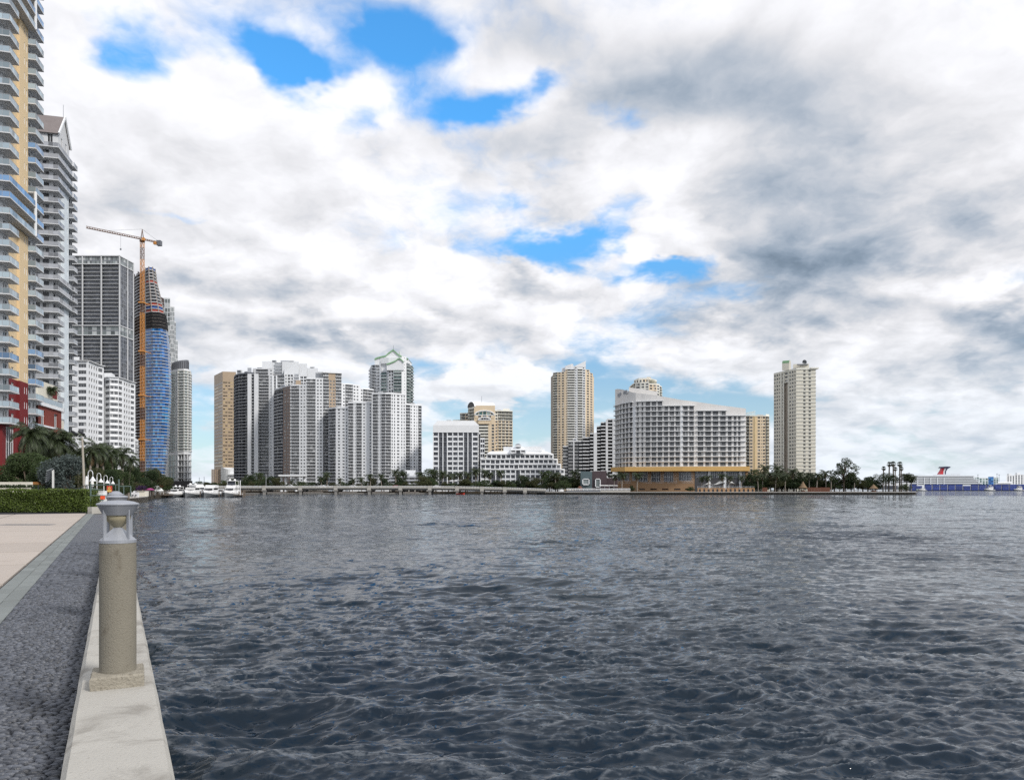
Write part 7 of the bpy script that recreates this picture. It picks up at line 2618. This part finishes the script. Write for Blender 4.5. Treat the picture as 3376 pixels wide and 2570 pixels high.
part(DB, 'body', m)
m = MB()
m.box(P(317.5, 53)[0], P(340.5, 53)[0], 52.97, 53.53, Z(1619, 53), Z(1617, 53), 'gelcoat')
part(DB, 'lid', m)

# small utility cart with orange roof, dark slatted awning
VC = thing('utility_cart', 'dark utility cart with an orange roof parked behind the hedge', 'cart', (*P(119, 70), 1.5), None, .15)
m = MB()
m.prism([(-.62, -.9), (.62, -.9), (.62, .9), (-.62, .9)], .35, .95, 'car_dark')
part(VC, 'body', m, world=False)
m = MB()
m.prism([(-.68, -1), (.68, -1), (.68, 1), (-.68, 1)], 2.2, 2.36, 'crane_orange')
m.prism([(-.5, -.8), (.5, -.8), (.5, .8), (-.5, .8)], 2.36, 2.45, 'crane_orange')
part(VC, 'roof', m, world=False)
for x in (-.58, .58):
    for y in (-.85, .85):
        m = MB()
        m.box(x - .04, x + .04, y - .04, y + .04, .95, 2.2, 'slate_metal')
        part(VC, 'post', m, world=False)
        m = MB()
        m.tube([(x - .08, y * .75, .25), (x + .08, y * .75, .25)], .25, 10, 'black_rubber')
        part(VC, 'wheel', m, world=False)
AW = thing('awning', 'dark slatted awning sloping on pale posts between the trees and hedge', 'awning', (*P(162, 66), 1.5))
for k in range(6):
    a = Vector((*P(150 + k * .6, 66), Z(1589 - k * 7, 66)))
    b = Vector((*P(172 + k * .4, 66.4), Z(1570 - k * 5, 66.4)))
    m = MB()
    m.beam(a, b, .3, .05, 'car_dark')
    m.beam(a + Vector((0, -.02, .06)), b + Vector((0, -.02, .06)), .03, .03, 'galvanised')
    part(AW, 'slat', m)
for px, y in ((173, 1550), (177, 1548)):
    m = MB()
    m.tube([(*P(px, 66), 1.3), (*P(px, 66), Z(y, 66))], .04, 6, 'canvas')
    part(AW, 'post', m)

# marina: docks, piles, sheds
DK = thing('dock', 'dark timber dock with a low rail along the marina shore', 'dock', (*P(525, 284), .5))
for k in range(14):
    a = Vector(P(490, 262)).lerp(Vector(P(560, 292)), k / 14)
    b = Vector(P(490, 262)).lerp(Vector(P(560, 292)), (k + .94) / 14)
    m = MB()
    m.beam((*a, 1.0), (*b, 1.0), 3.2, .3, 'bark')
    part(DK, 'plank', m)
    m = MB()
    m.tube([(*a, -2), (*a, 2.0)], .12, 6, 'bark')
    part(DK, 'pile', m)
m = MB()
a, b = P(518, 273), P(552, 288)
for k in range(5):
    q = Vector(a).lerp(Vector(b), k / 4)
    m.box(q.x - .06, q.x + .06, q.y - 1.3, q.y - 1.18, 1.1, 2.1, 'canvas')
m.beam((a[0], a[1] - 1.24, 2.1), (b[0], b[1] - 1.24, 2.1), .1, .1, 'canvas')
m.beam((a[0], a[1] - 1.24, 1.6), (b[0], b[1] - 1.24, 1.6), .06, .06, 'canvas')
part(DK, 'railing', m)
FN = thing('hoarding', 'dark construction hoarding at the foot of the pale green tower', 'fence', (*P(593, 350), 1.3))
for k in range(16):
    x0, x1 = 552 + 82 * k / 16, 552 + 82 * (k + .96) / 16
    m = MB()
    m.box(P(x0, 350)[0], P(x1, 350)[0], 350, 350.2, 1.2, Z(1585, 350) + rnd.uniform(-.1, .1), 'black_net')
    part(FN, 'panel', m)
TT = thing('tent', 'small pale A-frame tent among the quay trees', 'tent', (*P(500, 250), 1.4))
for sgn in (0, 1):
    m = MB()
    a, b = ((482, 1617), (495, 1600)) if sgn == 0 else ((495, 1600), (512, 1617))
    p0, p1 = Vector((*P(a[0], 248), Z(a[1], 248))), Vector((*P(b[0], 248), Z(b[1], 248)))
    dv3 = Vector((0, 6, 0))
    m.face([tuple(p0), tuple(p1), tuple(p1 + dv3), tuple(p0 + dv3)], 'canvas')
    m.face([tuple(p0 - Vector((0, 0, .12))), tuple(p1 - Vector((0, 0, .12))), tuple(p1 + dv3 - Vector((0, 0, .12))), tuple(p0 + dv3 - Vector((0, 0, .12)))], 'canvas')
    part(TT, 'roof_panel', m)
for x, y in ((483, 1617), (511, 1617)):
    m = MB()
    m.tube([(*P(x, 249), 1.2), (*P(x, 249), Z(y, 249))], .06, 6, 'steel')
    part(TT, 'post', m)
for px, yb, col_, nm, lb in ((483, 1616, 'buoy_orange', 'red', 'bright orange-red parasol folded on the quay edge'), (495, 1612, 'magenta_cloth', 'magenta', 'dull magenta parasol open beside the pale tent'), (528, 1571 + 30, 'sign_red', 'red', 'small red parasol among the trees beside the marina')):
    Y = 215 if px < 520 else 270
    U = thing('parasol', lb, 'parasol', (*P(px, Y), 1.4))
    zt_ = Z(yb, Y) - 1.4
    m = MB()
    rr = .55 if px == 483 else 1.2
    m.lathe([(.05, zt_ + .35), (rr * .5, zt_ + .22), (rr, zt_ - .15), (rr, zt_ - .22), (.05, zt_ + .1)], 10, col_)
    part(U, 'canopy', m, world=False)
    m = MB()
    m.tube([(0, 0, -.2), (0, 0, zt_ + .1)], .04, 6, 'steel')
    part(U, 'pole', m, world=False)


def motor_yacht(name, label, loc, s, fly=True, hard=True, rz=0.0, group=None):
    """bow-on cabin cruiser: lofted hull, cabin with raked windows, flybridge and rails; bow towards -y"""
    b = thing(name, label, 'boat', loc, group, rz)
    b.scale = (s, s, s)
    m = MB()
    secs_ = [(-6.6, .12, 2.35, .5), (-5.6, 1.0, 2.2, .2), (-4.0, 1.9, 1.95, 0), (-1.5, 2.35, 1.7, -.1), (2.0, 2.4, 1.5, -.1), (5.8, 2.25, 1.45, -.1)]
    rows_ = []
    for y, w, sh, ch in secs_:
        rows_.append([(-w, y, sh), (-w * .93, y, sh - .55), (-w * .72, y + .25, ch + .35), (0, y + .5, -.6), (w * .72, y + .25, ch + .35), (w * .93, y, sh - .55), (w, y, sh)])
    for a in range(len(rows_) - 1):
        for j in range(6):
            m.face([rows_[a][j], rows_[a][j + 1], rows_[a + 1][j + 1], rows_[a + 1][j]], 'gelcoat' if j in (0, 5) else 'hull_shade')
    m.face(rows_[-1], 'gelcoat')
    part(b, 'hull', m, world=False)
    m = MB()
    for a in range(len(secs_) - 1):
        (y0, w0, s0, _), (y1, w1, s1, _) = secs_[a], secs_[a + 1]
        m.face([(-w0, y0, s0 - .02), (w0, y0, s0 - .02), (w1, y1, s1 - .02), (-w1, y1, s1 - .02)], 'gelcoat')
    part(b, 'deck', m, world=False)
    m = MB()
    m.prism([(-1.0, -3.9), (1.0, -3.9), (1.75, -1.8), (1.85, 3.4), (-1.85, 3.4), (-1.75, -1.8)], 1.5, [2.15, 2.15, 2.7, 2.7, 2.7, 2.7], 'gelcoat')
    m.prism([(-1.6, -1.5), (1.6, -1.5), (1.7, 3.3), (-1.7, 3.3)], 2.7, 3.55, 'gelcoat')
    part(b, 'cabin', m, world=False)
    m = MB()
    m.face([(-1.5, -2.15, 2.62), (1.5, -2.15, 2.62), (1.35, -1.35, 3.42), (-1.35, -1.35, 3.42)], 'glass')
    for sg_ in (-1, 1):
        m.face([(sg_ * 1.73, -1.3, 2.78), (sg_ * 1.75, 2.9, 2.78), (sg_ * 1.75, 2.9, 3.4), (sg_ * 1.72, -1.0, 3.4)], 'glass')
    part(b, 'windscreen', m, world=False)
    if fly:
        m = MB()
        m.prism([(-1.35, -1.0), (1.35, -1.0), (1.7, .2), (1.7, 3.6), (-1.7, 3.6), (-1.7, .2)], 3.55, [4.1, 4.1, 4.45, 4.45, 4.45, 4.45], 'gelcoat')
        part(b, 'flybridge', m, world=False)
    if hard:
        z = 5.9 if fly else 4.4
        m = MB()
        m.prism([(-1.5, -.2), (1.5, -.2), (1.7, 3.2), (-1.7, 3.2)], z, z + .16, 'gelcoat')
        part(b, 'hardtop', m, world=False)
        m = MB()
        m.face([(-1.4, 0, 4.45), (1.4, 0, 4.45), (1.35, .5, z - .05), (-1.35, .5, z - .05)], 'glass') if fly else None
        for sg_ in (-1, 1):
            m.beam((sg_ * 1.5, .3, z - 1.5), (sg_ * 1.45, .3, z), .1, .1, 'gelcoat')
            m.beam((sg_ * 1.6, 2.8, z - 1.5), (sg_ * 1.55, 2.8, z), .1, .1, 'gelcoat')
        part(b, 'frame', m, world=False)
        for sg_ in (-.9, .9):
            m = MB()
            m.lathe([(.0, z + .16), (.42, z + .2), (.46, z + .45), (.3, z + .68), (.0, z + .74)], 10, 'gelcoat', (sg_, 1.2))
            part(b, 'radar_dome', m, world=False, smooth=True)
    m = MB()
    for sg_ in (-1, 1):
        pr_ = [(sg_ * w * .95, y + .1, sh + .62) for y, w, sh, _ in secs_[:4]]
        m.tube(pr_, .035, 5, 'steel')
        for p in pr_:
            m.tube([(p[0], p[1], p[2] - .62), p], .025, 5, 'steel')
    part(b, 'bow_rail', m, world=False)
    return b


def waterline(px, Y):
    return (*P(px, Y), -.1)


motor_yacht('cabin_cruiser', 'low white cabin cruiser moored first at the dock rail end', waterline(581, 297), .95, False, True, -.1, 'boats moored in the marina')
motor_yacht('cabin_cruiser', 'wide white express cruiser with a dark hull side, second boat out', waterline(632, 299), 1.12, False, True, .05, 'boats moored in the marina')
motor_yacht('motor_yacht', 'white flybridge yacht, third in the moored row, with open upper helm', waterline(693, 300), 1.12, True, False, .04, 'boats moored in the marina')
motor_yacht('motor_yacht', 'tallest white yacht with two domes on its hardtop at the marina end', waterline(762, 300), 1.12, True, True, .0, 'boats moored in the marina')
motor_yacht('motor_yacht', 'white yacht with long raked superstructure behind the express cruiser', waterline(655, 335), 1.25, True, False, .9, 'boats moored in the marina')
motor_yacht('cabin_cruiser', 'half-hidden small cruiser between the two flybridge yachts', waterline(728, 318), .95, False, False, .1, 'boats moored in the marina')
for i, px in enumerate((560, 606, 612, 660, 667, 722, 732, 788, 796, 802, 807)):
    m = MB()
    q = P(px, 294 + (i % 3) * 3)
    m.tube([(*q, -2), (*q, 2.6 + rnd.uniform(-.3, .5))], .2, 7, 'bark')
    tag(link('mooring_pile', m.mesh('mooring_pile')), '%s dark mooring pile from the dock rail end, among the moored boats' % ORD[i], 'mooring pile', 'mooring piles between the boats')
PR = thing('pier', 'short finger pier beside the last moored yacht', 'pier', (*P(796, 298), .5))
for k in range(5):
    m = MB()
    m.box(P(781, 298)[0] + k * .72, P(781, 298)[0] + k * .72 + .69, 294, 310, .75, .95, 'bark')
    part(PR, 'plank', m)
m = MB()
m.tube([(*P(792, 299), .8), (*P(792, 299), Z(1583, 299))], .16, 8, 'white_trim')
tag(link('marker_pole', m.mesh('marker_pole')), 'tall white pole on the finger pier by the last yacht', 'pole')
for i, px in enumerate((877, 1213)):
    m = MB()
    y = (1561, 1590)[i]
    m.tube([(*P(px, 490), 1), (*P(px, 490), Z(y, 490))], .16, 6, 'steel')
    tag(link('flag_pole', m.mesh('flag_pole')), ['slim bare pole among the trees before the charcoal-banded tower', 'slim bare pole by palms before the broad bright condominium'][i], 'pole')
for i, (px, y) in enumerate(((657, 1573), (673, 1571))):
    m = MB()
    m.tube([(*P(px, 1150), 1), (*P(px, 1150), Z(y, 1150))], .35, 5, 'slate_metal')
    tag(link('light_mast', m.mesh('light_mast')), ['thin light mast above far trees nearer the pale green tower', 'thin light mast above far trees nearer the tan tower'][i], 'mast')

# red boat under the bridge
RBt = thing('rowing_boat', 'small red boat tied under the bridge beside a white pier', 'boat', (*P(1518, 445), .1), None, math.pi / 2)
m = MB()
sec_ = [(-2.6, .1, 1.0), (-1.5, .7, .75), (0, .85, .65), (1.8, .75, .68), (2.5, .6, .72)]
for a in range(4):
    (y0, w0, s0), (y1, w1, s1) = sec_[a], sec_[a + 1]
    m.face([(-w0, y0, s0), (0, y0, -.1), (0, y1, -.1), (-w1, y1, s1)], 'sign_red')
    m.face([(w0, y0, s0), (w1, y1, s1), (0, y1, -.1), (0, y0, -.1)], 'sign_red')
part(RBt, 'hull', m, world=False)
m = MB()
for y in (-.6, 1.0):
    m.box(-.7, .7, y - .12, y + .12, .5, .56, 'fence_wood')
part(RBt, 'seat', m, world=False)

# ------------------------------------------------------------------ island shore: terrace, sails, thatched huts, fences
TW = thing('terrace_wall', 'low ochre terrace wall with arched openings below the white hotel columns', 'wall', (*P(2350, 456), 1.3))
for k in range(13):
    x0 = 2300 + k * 14.5
    m = MB()
    X0, X1 = P(x0, 456)[0], P(x0 + 14.3, 456)[0]
    m.box(X0, X1, 456, 456.6, Z(1611, 456), Z(1608, 456), 'ochre_wall')
    m.box(X0, X0 + .7, 456, 456.6, 1.2, Z(1611, 456), 'ochre_wall')
    m.box(X1 - .7, X1, 456, 456.6, 1.2, Z(1611, 456), 'ochre_wall')
    m.box(X0 + .7, X1 - .7, 456.3, 456.5, 1.2, Z(1613, 456), 'dark_panel')
    part(TW, 'arch_bay', m)
    m = MB()
    for z in (.5, 1.0):
        m.beam((X0, 456.3, Z(1608, 456) + z), (X1, 456.3, Z(1608, 456) + z), .06, .06, 'white_trim')
    m.box(X0, X0 + .08, 456.2, 456.3, Z(1608, 456), Z(1608, 456) + 1.0, 'white_trim')
    part(TW, 'railing', m)
for i, (x0, x1, y0, y1) in enumerate(((2350, 2392, 1583, 1597), (2402, 2442, 1581, 1598), (2318, 2346, 1590, 1598))):
    S_ = thing('shade_sail', ['white shade sail between the first two terrace columns', 'white shade sail between the last two terrace columns', 'small white shade sail at the ochre end of the terrace'][i], 'shade sail', (*P((x0 + x1) / 2, 464), 1.4), 'white shade sails on the hotel terrace')
    n = 6
    m = MB()

    def spt(a, b, dz=0):
        u, v = a / n, b / n
        x = P(x0 + (x1 - x0) * u, 464)[0]
        peak = math.exp(-((u - (.65 if i != 1 else .1)) * 3) ** 2)
        z = Z(y1, 464) + (Z(y0, 464) - Z(y1, 464)) * peak * (1 - abs(v - .5) * 1.1) + dz
        return (x, 461 + 7 * v, z)
    for a in range(n):
        for b in range(n):
            m.face([spt(a, b), spt(a + 1, b), spt(a + 1, b + 1), spt(a, b + 1)], 'canvas')
            m.face([spt(a, b, -.05), spt(a, b + 1, -.05), spt(a + 1, b + 1, -.05), spt(a + 1, b, -.05)], 'canvas')
    part(S_, 'canopy', m)
    for x in (x0, x1):
        m = MB()
        m.tube([(*P(x, 462), 1.2), (*P(x, 462), Z(y1, 462) + .2)], .09, 6, 'white_trim')
        part(S_, 'post', m)
# promenade parapet before the restaurant
PP = thing('parapet', 'white balustrade along the island edge before the dark restaurant', 'balustrade', (*P(1940, 456), 1.3))
for k in range(15):
    x0 = 1868 + k * 14
    X0, X1 = P(x0, 456)[0], P(x0 + 13.8, 456)[0]
    m = MB()
    m.box(X0, X1, 456, 456.3, 3.3, 3.6, 'white_trim')
    m.box(X0, X1, 456, 456.3, 1.25, 2.35, 'wall_concrete' if x0 > 1978 else 'slate_metal')
    for f in range(5):
        xx = X0 + (X1 - X0 - .2) * f / 4
        m.box(xx, xx + .2, 456, 456.3, 2.35, 3.3, 'white_trim')
    part(PP, 'balustrade_bay', m)
CA = thing('canvas_canopy', 'row of low white canvas canopies beside the plum-clad restaurant', 'canopy', (*P(2010, 460), 1.3))
for k in range(4):
    x0 = 1978 + k * 15
    m = MB()
    X0, X1 = P(x0, 460)[0], P(x0 + 14, 460)[0]
    m.prism([(X0, 459), (X1, 459), (X1, 464), (X0, 464)], Z(1601, 460), [Z(1600, 460), Z(1600, 460), Z(1598, 460), Z(1598, 460)], 'canvas')
    m.box(X0, X0 + .15, 459.2, 459.35, 1.3, Z(1601, 460), 'steel')
    part(CA, 'canopy', m)
SC_ = thing('sculpture', 'rust-brown rounded sculpture beside the teal restaurant wall', 'sculpture', (*P(1912, 462), 1.3))
m = MB()
m.lathe([(.0, 0), (1.3, .2), (1.7, 1.4), (1.45, 2.8), (.7, 3.7), (0, 3.9)], 14, 'fence_wood')
part(SC_, 'body', m, world=False, smooth=True)


def hut(px0, px1, ytop, yeave, Y, label):
    h = thing('thatched_hut', label, 'hut', (*P((px0 + px1) / 2, Y), 1.35), 'thatched huts on the island shore')
    w = (P(px1, Y)[0] - P(px0, Y)[0]) / 2
    zt_, ze = Z(ytop, Y) - 1.35, Z(yeave, Y) - 1.35
    m = MB()
    m.lathe([(.05, zt_), (w * .32, zt_ * .66 + ze * .34), (w * .72, zt_ * .22 + ze * .78), (w, ze), (w * .95, ze - .25), (.1, ze + .3)], 14, 'thatch')
    part(h, 'roof', m, world=False)
    for k in range(6):
        t = math.pi / 3 * k + .3
        m = MB()
        m.tube([(w * .8 * math.cos(t), w * .8 * math.sin(t), -.2), (w * .8 * math.cos(t), w * .8 * math.sin(t), ze)], .12, 6, 'bark')
        part(h, 'post', m, world=False)
    m = MB()
    m.lathe([(w * .5, 0), (w * .5, 1.0), (w * .55, 1.05), (w * .55, 1.12), (.1, 1.12)], 12, 'fence_wood')
    part(h, 'bar_counter', m, world=False)


hut(2634, 2661, 1586, 1607, 458, 'thatched hut with a steep pointed roof before the palms of the cream tower')
hut(2866, 2894, 1595, 1609, 458, 'thatched hut with a wide low roof near the flat-topped tree')
for x0, x1, y, lb in ((2662, 2737, 1606, 'reddish timber fence beside the steep thatched hut'), (2514, 2530, 1606, 'short reddish timber fence among the palms past the hotel terrace')):
    FE = thing('timber_fence', lb, 'fence', (*P((x0 + x1) / 2, 460), 1.3))
    n = int((x1 - x0) / 3.2)
    m = MB()
    w = (P(x1, 460)[0] - P(x0, 460)[0]) / n
    m.box(0, w * .9, 0, .1, 0, Z(y, 460) - 1.3, 'fence_wood')
    pme_ = m.mesh('plank')
    for k in range(n):
        o = link('plank', pme_, FE)
        o.location = (P(x0, 460)[0] + k * w - FE.location[0], rnd.uniform(-.05, .05), rnd.uniform(-.1, .05))
# low cream house and beach loungers row
HS = Building('beach_house', 'low cream building half hidden behind the palms and timber fence', 'building', P(2720, 478))
HS.w.prism([P(2705, 478), P(2735, 478), P(2735, 486), P(2705, 486)], 1.3, Z(1587, 478), 'cream_paint')
HS.w.prism([P(2480, 478), P(2512, 478), P(2512, 486), P(2480, 486)], 1.3, Z(1594, 478), 'cream_paint')
HS.w.prism([P(2703, 477), P(2737, 477), P(2737, 487), P(2703, 487)], Z(1587, 478), Z(1585, 478), 'concrete')
HS.finish()
CM = thing('channel_marker', 'green square channel marker on a post off the island point', 'channel marker', (*P(3023, 456), 0))
m = MB()
m.tube([(*P(3023, 456), -2), (*P(3023, 456), Z(1614, 456))], .2, 7, 'bark')
part(CM, 'post', m)
m = MB()
m.box(P(3020, 456)[0], P(3026, 456)[0], 455.6, 455.75, Z(1615, 456), Z(1611, 456), 'glass_green')
part(CM, 'board', m)

# ------------------------------------------------------------------ the port
SH = thing('cruise_ship', 'white cruise ship with a red winged funnel behind blue containers', 'ship', (*P(3100, 1900), 0))
YS = 1900
m = MB()
m.prism([P(2925, YS + 5), P(2940, YS), P(3225, YS), P(3256, YS + 14), P(3225, YS + 28), P(2940, YS + 28)], -1, Z(1597, YS), 'ship_white')
part(SH, 'hull', m)
lv = [1597, 1590.5, 1584.5, 1578.5, 1572.5, 1567]
for k in range(5):
    x0, x1 = (2948, 3232 - k * 5) if k < 3 else (2990, 3219 - k * 2)
    m = MB()
    za_, zb_ = Z(lv[k], YS), Z(lv[k + 1], YS)
    m.prism([P(x0, YS + .5), P(x1, YS + .5), P(x1 + 4, YS + 13), P(x1, YS + 26), P(x0, YS + 26)], za_ + (zb_ - za_) * .52, zb_, 'ship_white')
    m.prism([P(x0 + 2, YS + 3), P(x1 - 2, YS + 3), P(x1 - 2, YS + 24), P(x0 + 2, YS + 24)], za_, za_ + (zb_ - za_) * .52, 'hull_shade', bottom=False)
    part(SH, 'deck', m)
for x in (3025, 3047, 3068, 3090, 3112):
    m = MB()
    X = P(x, YS)[0]
    m.box(X - .9, X + .9, YS - .6, YS + .4, Z(1597, YS), Z(1573, YS), 'ship_white')
    part(SH, 'davit', m)
m = MB()
m.prism([P(3076, YS + 4), P(3165, YS + 4), P(3165, YS + 22), P(3076, YS + 22)], Z(1567, YS), Z(1563, YS), 'ship_white')
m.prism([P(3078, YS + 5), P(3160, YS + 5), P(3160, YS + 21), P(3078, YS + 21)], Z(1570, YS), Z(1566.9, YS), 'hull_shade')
m.prism([P(3135, YS + 5), P(3166, YS + 5), P(3166, YS + 21), P(3135, YS + 21)], Z(1563, YS), Z(1561, YS), 'ship_white')
part(SH, 'top_deck', m)


def plate(outline, y0, y1, mt):
    mb = MB()
    n = len(outline)
    v = [(P(x, YS)[0], Z(y, YS)) for x, y in outline]
    k = 0
    mb.v.extend([(a, y0, b) for a, b in v] + [(a, y1, b) for a, b in v])
    mb.f.append(tuple(range(n)))
    mb.f.append(tuple(range(2 * n - 1, n - 1, -1)))
    for i in range(n):
        j = (i + 1) % n
        mb.f.append((i, n + i, n + j, j))
    mb.m = [mb.mi(mt)] * len(mb.f)
    return mb


fn = part(SH, 'funnel', plate([(3102, 1563), (3116, 1563), (3116.5, 1552), (3120, 1542), (3114, 1542), (3110, 1551)], YS + 8, YS + 18, 'ship_red'))
part(SH, 'funnel_stripe', plate([(3116, 1563), (3121, 1563), (3121, 1553), (3125.5, 1543), (3120, 1542), (3116.5, 1552)], YS + 7.8, YS + 18.2, 'ship_white'))
part(SH, 'funnel_trim', plate([(3121, 1563), (3124, 1563), (3125, 1553), (3130, 1544.5), (3140, 1539.5), (3139, 1537.2), (3126, 1536.6), (3125.5, 1543), (3121, 1553)], YS + 7.6, YS + 18.4, 'ship_navy'))
part(SH, 'funnel_wing', plate([(3110, 1541.5), (3125.5, 1542.8), (3126, 1536.6), (3114, 1537)], YS + 2, YS + 24, 'ship_navy'))

m = MB()
cw, chh = 12.1, 2.5
m.box(-cw / 2, cw / 2, -1.2, 1.2, .02, chh, 'blue_paint')
for k in range(13):
    x = -cw / 2 + .5 + k * .92
    m.box(x, x + .4, -1.26, -1.2, .15, chh - .15, 'blue_paint', 'k')
cme = m.mesh('body')
rail_m = MB()
for x in (-cw / 2 - .02, cw / 2 - .18):
    rail_m.box(x, x + .2, -1.3, -1.1, 0, chh + .02, 'ship_navy')
frm = rail_m.mesh('frame')
pos_ = [3011] + [3062 + 26 * k for k in range(5)] + [3192 + 25.5 * k for k in range(10)]
pos_ = [3010, 3027.5] + [3060 + 25.4 * k for k in range(16)]
lvn = ['bottom', 'second', 'third', 'top']
seq = 0
for i, px in enumerate(pos_):
    Y = 1342
    for k in range(4 if i != 1 else 3):
        if i in (7,) and k == 3:
            continue
        c = link('shipping_container', None, None, (*P(px, Y), 1.2 + k * 2.58))
        tag(c, 'blue shipping container, %s level of the %s stack from the island point' % (lvn[k], ORD[i] if i < 12 else ['thirteenth', 'fourteenth', 'fifteenth', 'sixteenth', 'seventeenth', 'eighteenth'][i - 12]), 'container', 'blue containers stacked on the far quay')
        b_ = link('body', cme, c)
        f_ = link('frame', frm, c)
m = MB()
m.prism([P(2985, 1330), P(4200, 1330), P(4200, 1336), P(2985, 1336)], -2, 1.25, 'black_net')
tag(link('quay', m.mesh('quay')), 'dark far quay under the rows of blue containers', 'quay')
B = Building('terminal_building', 'long low white terminal roof behind the containers', 'terminal', P(3310, 1420))
B.w.prism([P(3286, 1420), P(3340, 1420), P(3340, 1460), P(3286, 1460)], 1.2, Z(1592, 1420), 'white_paint')
B.w.prism([P(3290, 1415), P(3336, 1415), P(3336, 1462), P(3290, 1462)], Z(1592, 1420), [Z(1591, 1420), Z(1591, 1420), Z(1587, 1420), Z(1587, 1420)], 'white_trim')
B.w.prism([P(2880, 1380), P(3000, 1380), P(3000, 1420), P(2880, 1420)], 1.2, Z(1591, 1380), 'white_paint')
for k in range(7):
    x = 2884 + k * 16
    B.w.prism([P(x, 1379), P(x + 12, 1379), P(x + 12, 1380), P(x, 1380)], 3, Z(1600, 1380), 'glass_grey')
B.finish()
TF = dict(w=dict(kind='wall', wall='white_paint'), s=dict(kind='win', side=.15, sill=.4, head=.4, r=.3, wall='white_paint', glass='glass_grey', frame='grey_paint'))
B = Building('apartment_building', 'distant white striped block at the far edge of the port', 'apartment building', P(3360, 2600))
for x0, x1, y in ((3318, 3344, 1568), (3344, 3372, 1565), (3372, 3420, 1566)):
    z1 = Z(y, 2600)
    facade(B, P(x0, 2600), P(x1, 2600), 2, z1, 8, ' '.join(['w.5 s1'] * max(2, int((x1 - x0) / 8))), TF)
    B.w.prism([P(x0, 2600.2), P(x1, 2600.2), P(x1, 2640), P(x0, 2640)], z1, z1 + 2, 'pale_grey')
    q = P((x0 + x1) / 2, 2610)
    B.w.box(q[0] - 5, q[0] + 5, 2610, 2620, z1 + 2, z1 + 8, 'white_paint')
B.finish()
B = Building('apartment_building', 'distant pale block with a bright blue bay behind the terminal roof', 'apartment building', P(3260, 2450))
TG = dict(w=dict(kind='wall', wall='cool_white'), s=dict(kind='win', side=.12, sill=.4, head=.4, r=.3, wall='cool_white', glass='glass_green', frame='white_trim'), b=dict(kind='win', side=.05, sill=.3, head=.2, r=.3, wall='blue_sheet', glass='glass_blue', frame='blue_sheet'))
for x0, x1, y, pat in ((3212, 3228, 1573, 's1 s1'), (3228, 3258, 1576, 's1 s1 s1'), (3258, 3276, 1571, 'b1 b1'), (3276, 3292, 1574, 's1 s1')):
    z1 = Z(y, 2450)
    facade(B, P(x0, 2450), P(x1, 2450), 2, z1, 7, pat, TG)
    B.w.prism([P(x0, 2450.2), P(x1, 2450.2), P(x1, 2480), P(x0, 2480)], z1, z1 + 1.5, 'pale_grey')
B.finish()
for i, (px, y) in enumerate(((3287, 1562), (3294, 1565), (3224, 1565))):
    m = MB()
    m.tube([(*P(px, 1500), 1), (*P(px, 1500), Z(y, 1500))], .35, 6, 'slate_metal')
    m.box(P(px, 1500)[0] - 1.2, P(px, 1500)[0] + 1.2, 1499.6, 1500.4, Z(y, 1500), Z(y, 1500) + .8, 'slate_metal')
    tag(link('light_mast', m.mesh('light_mast')), ['tallest port floodlight mast beside the blue-bay block', 'shorter port floodlight mast just past the tallest one', 'port floodlight mast above the cruise ship bow'][i], 'mast')
motor_yacht('motor_yacht', 'white sport yacht with a tall tuna tower before the blue containers', (*P(3262, 1318), -.2), 1.55, True, True, -1.45, 'boats off the port')
motor_yacht('motor_yacht', 'white yacht at the far end of the blue container row', (*P(3358, 1318), -.2), 1.45, True, True, -1.45, 'boats off the port')
motor_yacht('cabin_cruiser', 'low white cruiser below the gap in the blue containers', (*P(3040, 1318), -.2), 1.3, False, False, -1.45, 'boats off the port')
